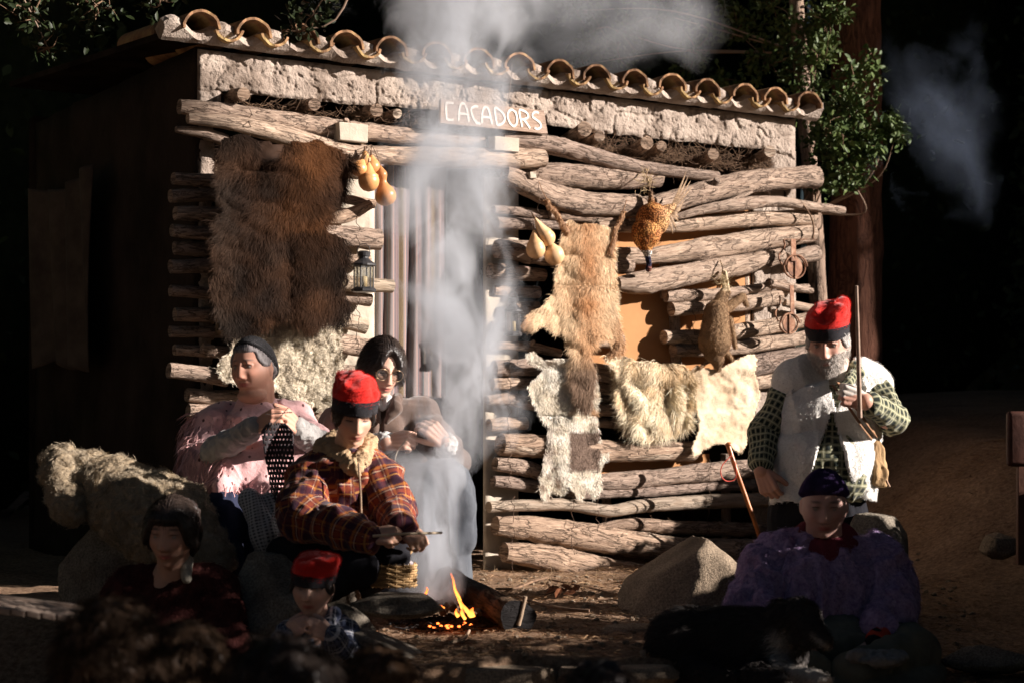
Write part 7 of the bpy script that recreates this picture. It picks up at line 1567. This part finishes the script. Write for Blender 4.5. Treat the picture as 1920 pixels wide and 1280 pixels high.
# dense evergreens: the wood behind, plus trees and bushes added unseen to block the sun
def evergreen(x, y, r, h, label, group, z0=None, n=3500, leafsize=.09, core=.86, name='cypress_tree', seed=0):
    z0 = gz(x, y) if z0 is None else z0
    root = thing(name, (x, y, z0), label, 'tree' if h > 3 else 'blocker_shrub', group); rg = np.random.default_rng(seed)
    tube_obj('trunk', [(x, y, z0 - .1), (x, y, z0 + h * .5), (x, y, z0 + h * .9)], [r * .16, r * .1, .02], [M_bark3, M_end], root, seg=10, rings=8)
    def surf(k): 
        u = rg.random(k) ** .8 if h > 3 else rg.random(k); a = rg.uniform(0, 6.283, k)
        R = r * (np.minimum(1, u * 8 + .5) * (1 - u ** 2.2) ** .6 if h > 3 else np.sqrt(np.maximum(0, 1 - (u * 1.6 - .6) ** 2)))
        R = R * (1 + .18 * fbm(np.stack([np.cos(a) * 2, np.sin(a) * 2, u * h * .8], -1) + seed, 3)); return u, a, R
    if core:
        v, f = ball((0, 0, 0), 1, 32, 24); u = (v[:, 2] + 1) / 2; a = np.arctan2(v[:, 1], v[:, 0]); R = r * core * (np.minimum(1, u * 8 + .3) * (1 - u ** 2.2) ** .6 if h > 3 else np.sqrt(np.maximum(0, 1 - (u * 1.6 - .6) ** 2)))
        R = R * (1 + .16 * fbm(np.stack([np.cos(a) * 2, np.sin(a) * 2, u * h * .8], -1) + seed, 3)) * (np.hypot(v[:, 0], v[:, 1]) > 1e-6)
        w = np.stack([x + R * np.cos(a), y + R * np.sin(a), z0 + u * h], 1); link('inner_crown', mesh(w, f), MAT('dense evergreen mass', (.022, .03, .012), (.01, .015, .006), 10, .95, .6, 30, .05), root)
    u, a, R = surf(n); R = R * (1 if core else rg.uniform(.1, 1, n) ** .5); p = np.stack([x + R * np.cos(a), y + R * np.sin(a), z0 + u * h], 1); nn = np.stack([np.cos(a), np.sin(a), u * 0 + .3], 1)
    col = cmix((.02, .03, .012), (.055, .075, .03), rg.random(n)); link('crown', leaves(p, nn, leafsize, rg, col), M_leaf, root, kind='stuff')
GT = 'dark evergreens closing the clearing'
for k, (x, y, r, h) in enumerate([(6.2, 12.5, 1.1, 13), (6.6, 13.4, 1.2, 14), (6.9, 15.2, 1.3, 14), (7.4, 17.2, 1.4, 15), (8.0, 19.5, 1.6, 15), (8.8, 22, 1.8, 16), (6.0, 25, 2, 15), (2.5, 24, 2, 15), (-1.5, 24, 2.1, 15), (-5, 22, 2, 15), (-8, 18, 2, 15), (-8.5, 13, 1.8, 14), (-8, 8.5, 1.6, 12), (4.2, 17.5, 1.2, 11), (.8, 18.5, 1.3, 12), (-3.2, 17.5, 1.3, 12), (5.2, 14.6, .9, 6), (9.8, 26, 2.2, 16), (-12, 22, 2, 15), (-4.3, 13.2, 1.3, 9), (-5.8, 12.5, 1.4, 10), (-4.6, 10.6, 1.0, 7)]):  # the right-hand row is out of view, added to block the low sun
    evergreen(x, y, r, h, 'dark conifer of the unlit wood, which is extended unseen at the right to block the sun', GT, seed=k, n=3200, leafsize=.11)
for k in range(11):  # unseen outer row, added to keep the sun off the wood
    evergreen(12.5, 11.6 + k * 3.0, 2.5, 22, 'dark conifer of the unlit wood, which is extended unseen at the right to block the sun', GT, seed=80 + k, n=1500, leafsize=.2, z0=.6)
GS = 'unseen bushes added at the right to block the sun'
# bushes added out of view at the right to shade slope, sitters and onlookers
for k, (x, y, r, h, c, n, z) in enumerate([(2.85, 6.85, .5, .78, .95, 2600, .05), (3.2, 7.5, .75, .85, .95, 2600, .1), (3.5, 8.2, .8, 1.0, .95, 2600, .12), (3.8, 8.9, .8, 1.2, .95, 2600, .2), (4.1, 9.6, .8, 1.3, .95, 2600, .25), (4.7, 10.5, .85, 1.6, .95, 2600, .3), (2.55, 5.65, .40, .92, .85, 3600, -.05), (2.75, 6.15, .36, .86, .85, 3000, 0.0), (2.3, 5.86, .26, 1.22, 0, 3000, -.05), (2.45, 5.0, .5, 2.2, 0, 9500, -.4), (2.3, 4.3, .6, 2.9, 0, 9500, -.5), (2.2, 3.5, .6, 2.9, 0, 9500, -.5), (2.1, 2.7, .6, 2.9, 0, 9500, -.5), (2.0, 1.9, .6, 2.9, 0, 7000, -.5)]):
    evergreen(x, y, r, h, 'unseen evergreen bush added right of the stage to block the sun', GS, z, n, .05, c, 'blocker_shrub', 50 + k)

# ================================================================== smoke
def smoke_mat(name, dens, axis=None, ell=None, scale=3.2, thr=.44, colr=(.86, .90, .96), stretch=(1, 1, .55), gain=5, fall=.30, aniso=.25, dist=1.1, step=1.0, fade=0):
    m, nt, b, N, K = new_mat(name); N.remove(b); pv = N.new('ShaderNodeVolumePrincipled'); pv.inputs['Color'].default_value = (*colr, 1); pv.inputs['Anisotropy'].default_value = aniso
    geo = N.new('ShaderNodeNewGeometry'); sp = N.new('ShaderNodeSeparateXYZ'); K.new(geo.outputs['Position'], sp.inputs[0]); x, y, z = sp.outputs
    if axis:
        z0, z1, cx, cy, rr = axis; t = nmath(nt, 'DIVIDE', nmath(nt, 'SUBTRACT', z, z0), z1 - z0, clamp=True)
        def curve(vals, lo, hi):
            c = N.new('ShaderNodeFloatCurve'); K.new(t, c.inputs['Value']); cv = c.mapping.curves[0]
            for k, (u, v) in enumerate(vals):
                q = (u, (v - lo) / (hi - lo))
                if k == 0: cv.points[0].location = q
                elif k == len(vals) - 1: cv.points[-1].location = q
                else: cv.points.new(*q)
            c.mapping.update(); return nmath(nt, 'MULTIPLY_ADD', c.outputs[0], hi - lo, lo)
        CXn, CYn, Rn = curve(cx, -2, 2), curve(cy, 5, 9), curve(rr, 0, 1)
        # wobble the axis
        wob = nnoise(nt, geo.outputs['Position'], 2.2, 2, .5); dx = nmath(nt, 'ADD', nmath(nt, 'SUBTRACT', x, CXn), nmath(nt, 'MULTIPLY', nmath(nt, 'MULTIPLY', nmath(nt, 'SUBTRACT', wob, .5), 1.9), Rn)); dy = nmath(nt, 'SUBTRACT', y, CYn)
        r2 = nmath(nt, 'DIVIDE', nmath(nt, 'ADD', nmath(nt, 'MULTIPLY', dx, dx), nmath(nt, 'MULTIPLY', dy, dy)), nmath(nt, 'MULTIPLY', Rn, Rn))
    else:
        c, r = ell; q = [nmath(nt, 'POWER', nmath(nt, 'ABSOLUTE', nmath(nt, 'DIVIDE', nmath(nt, 'SUBTRACT', a, b_), rr_)), 2.0) for a, b_, rr_ in zip((x, y, z), c, r)]
        r2 = nmath(nt, 'ADD', nmath(nt, 'ADD', q[0], q[1]), q[2])
    mp = N.new('ShaderNodeMapping'); mp.inputs['Scale'].default_value = stretch; K.new(geo.outputs['Position'], mp.inputs[0])
    n = nnoise(nt, mp.outputs[0], scale, 5, .58, dist)
    d = nmath(nt, 'MULTIPLY', nmath(nt, 'SUBTRACT', nmath(nt, 'SUBTRACT', n, thr), nmath(nt, 'MULTIPLY', r2, fall)), gain, clamp=True)
    d = nmath(nt, 'MULTIPLY', d, nmath(nt, 'SUBTRACT', 1.0, nmath(nt, 'MULTIPLY', r2, .85), clamp=True))
    big = nnoise(nt, geo.outputs['Position'], 2.6, 2, .5, .5); d = nmath(nt, 'MULTIPLY', d, nramp(nt, big, [(.34, .5), (.62, 1.0)]))
    if axis and fade: d = nmath(nt, 'MULTIPLY', d, nramp(nt, t, [(0.0, 1.0), (.30, .52), (1.0, .13)]))
    K.new(nmath(nt, 'MULTIPLY', d, dens), pv.inputs['Density']); K.new(pv.outputs[0], N['Material Output'].inputs['Volume']); m.cycles.volume_step_rate = step; return m
def zpx(py, d): return EYE + (HY - py) / F * d
def smoke_col(name, rows, dens, label, **k):
    """rows: (px, py, depth, radius px)"""
    zs = [zpx(y, d) for x, y, d, r in rows]; z0, z1 = zs[0], zs[-1]
    cx = [((z - z0) / (z1 - z0), (x - CX) / F * d) for z, (x, y, d, r) in zip(zs, rows)]; cy = [((z - z0) / (z1 - z0), d) for z, (x, y, d, r) in zip(zs, rows)]; rr = [((z - z0) / (z1 - z0), r * d / F * 1.35) for z, (x, y, d, r) in zip(zs, rows)]
    v, f, uv, mi = tube([((x - CX) / F * d, d, z) for z, (x, y, d, r) in zip(zs, rows)], [r * d / F * 1.75 + .06 for x, y, d, r in rows], seg=16, rings=24)
    o = link(name, mesh(v, f), smoke_mat(name + ' volume', dens, (z0, z1, cx, cy, rr), **k)); return props(o, label, 'smoke', kind='stuff')
def smoke_ell(name, c, r, dens, label, **k):
    v, f = ball(c, [q * 1.02 for q in r], 105, 16); o = link(name, mesh(v, f), smoke_mat(name + ' volume', dens, ell=(c, r), **k)); return props(o, label, 'smoke', kind='stuff')
smoke_col('smoke_plume', [(815, 1142, 6.2, 40), (800, 1060, 6.22, 62), (806, 980, 6.3, 72), (826, 880, 6.35, 90), (852, 780, 6.4, 100), (868, 680, 6.45, 98), (866, 580, 6.5, 100), (856, 480, 6.55, 98), (868, 380, 6.6, 100), (866, 280, 6.7, 92), (862, 160, 6.9, 100), (890, 40, 7.1, 130), (960, -80, 7.3, 180)], 105,
          'grey smoke plume rising from the campfire past the doorway', thr=.40, fall=.19, gain=2.6, scale=4.0, dist=1.3, fade=.80)
smoke_ell('smoke_cloud', P(1040, 10, 9.6), (1.45, .5, .55), 3.0, 'pale smoke drifting over the roof tiles', thr=.38, fall=.24, scale=1.8, gain=3, stretch=(1, 1, 1.1), dist=.7)
smoke_ell('smoke_wisp', P(1770, 250, 9.6), (.50, .35, .75), .75, 'thin bluish wisp of smoke in front of the dark wood at the right', thr=.42, fall=.2, scale=2.4, gain=3.5, colr=(.55, .68, .95), stretch=(1.2, 1, .8), dist=.8)  # blue light on the wisp is painted in as its smoke colour
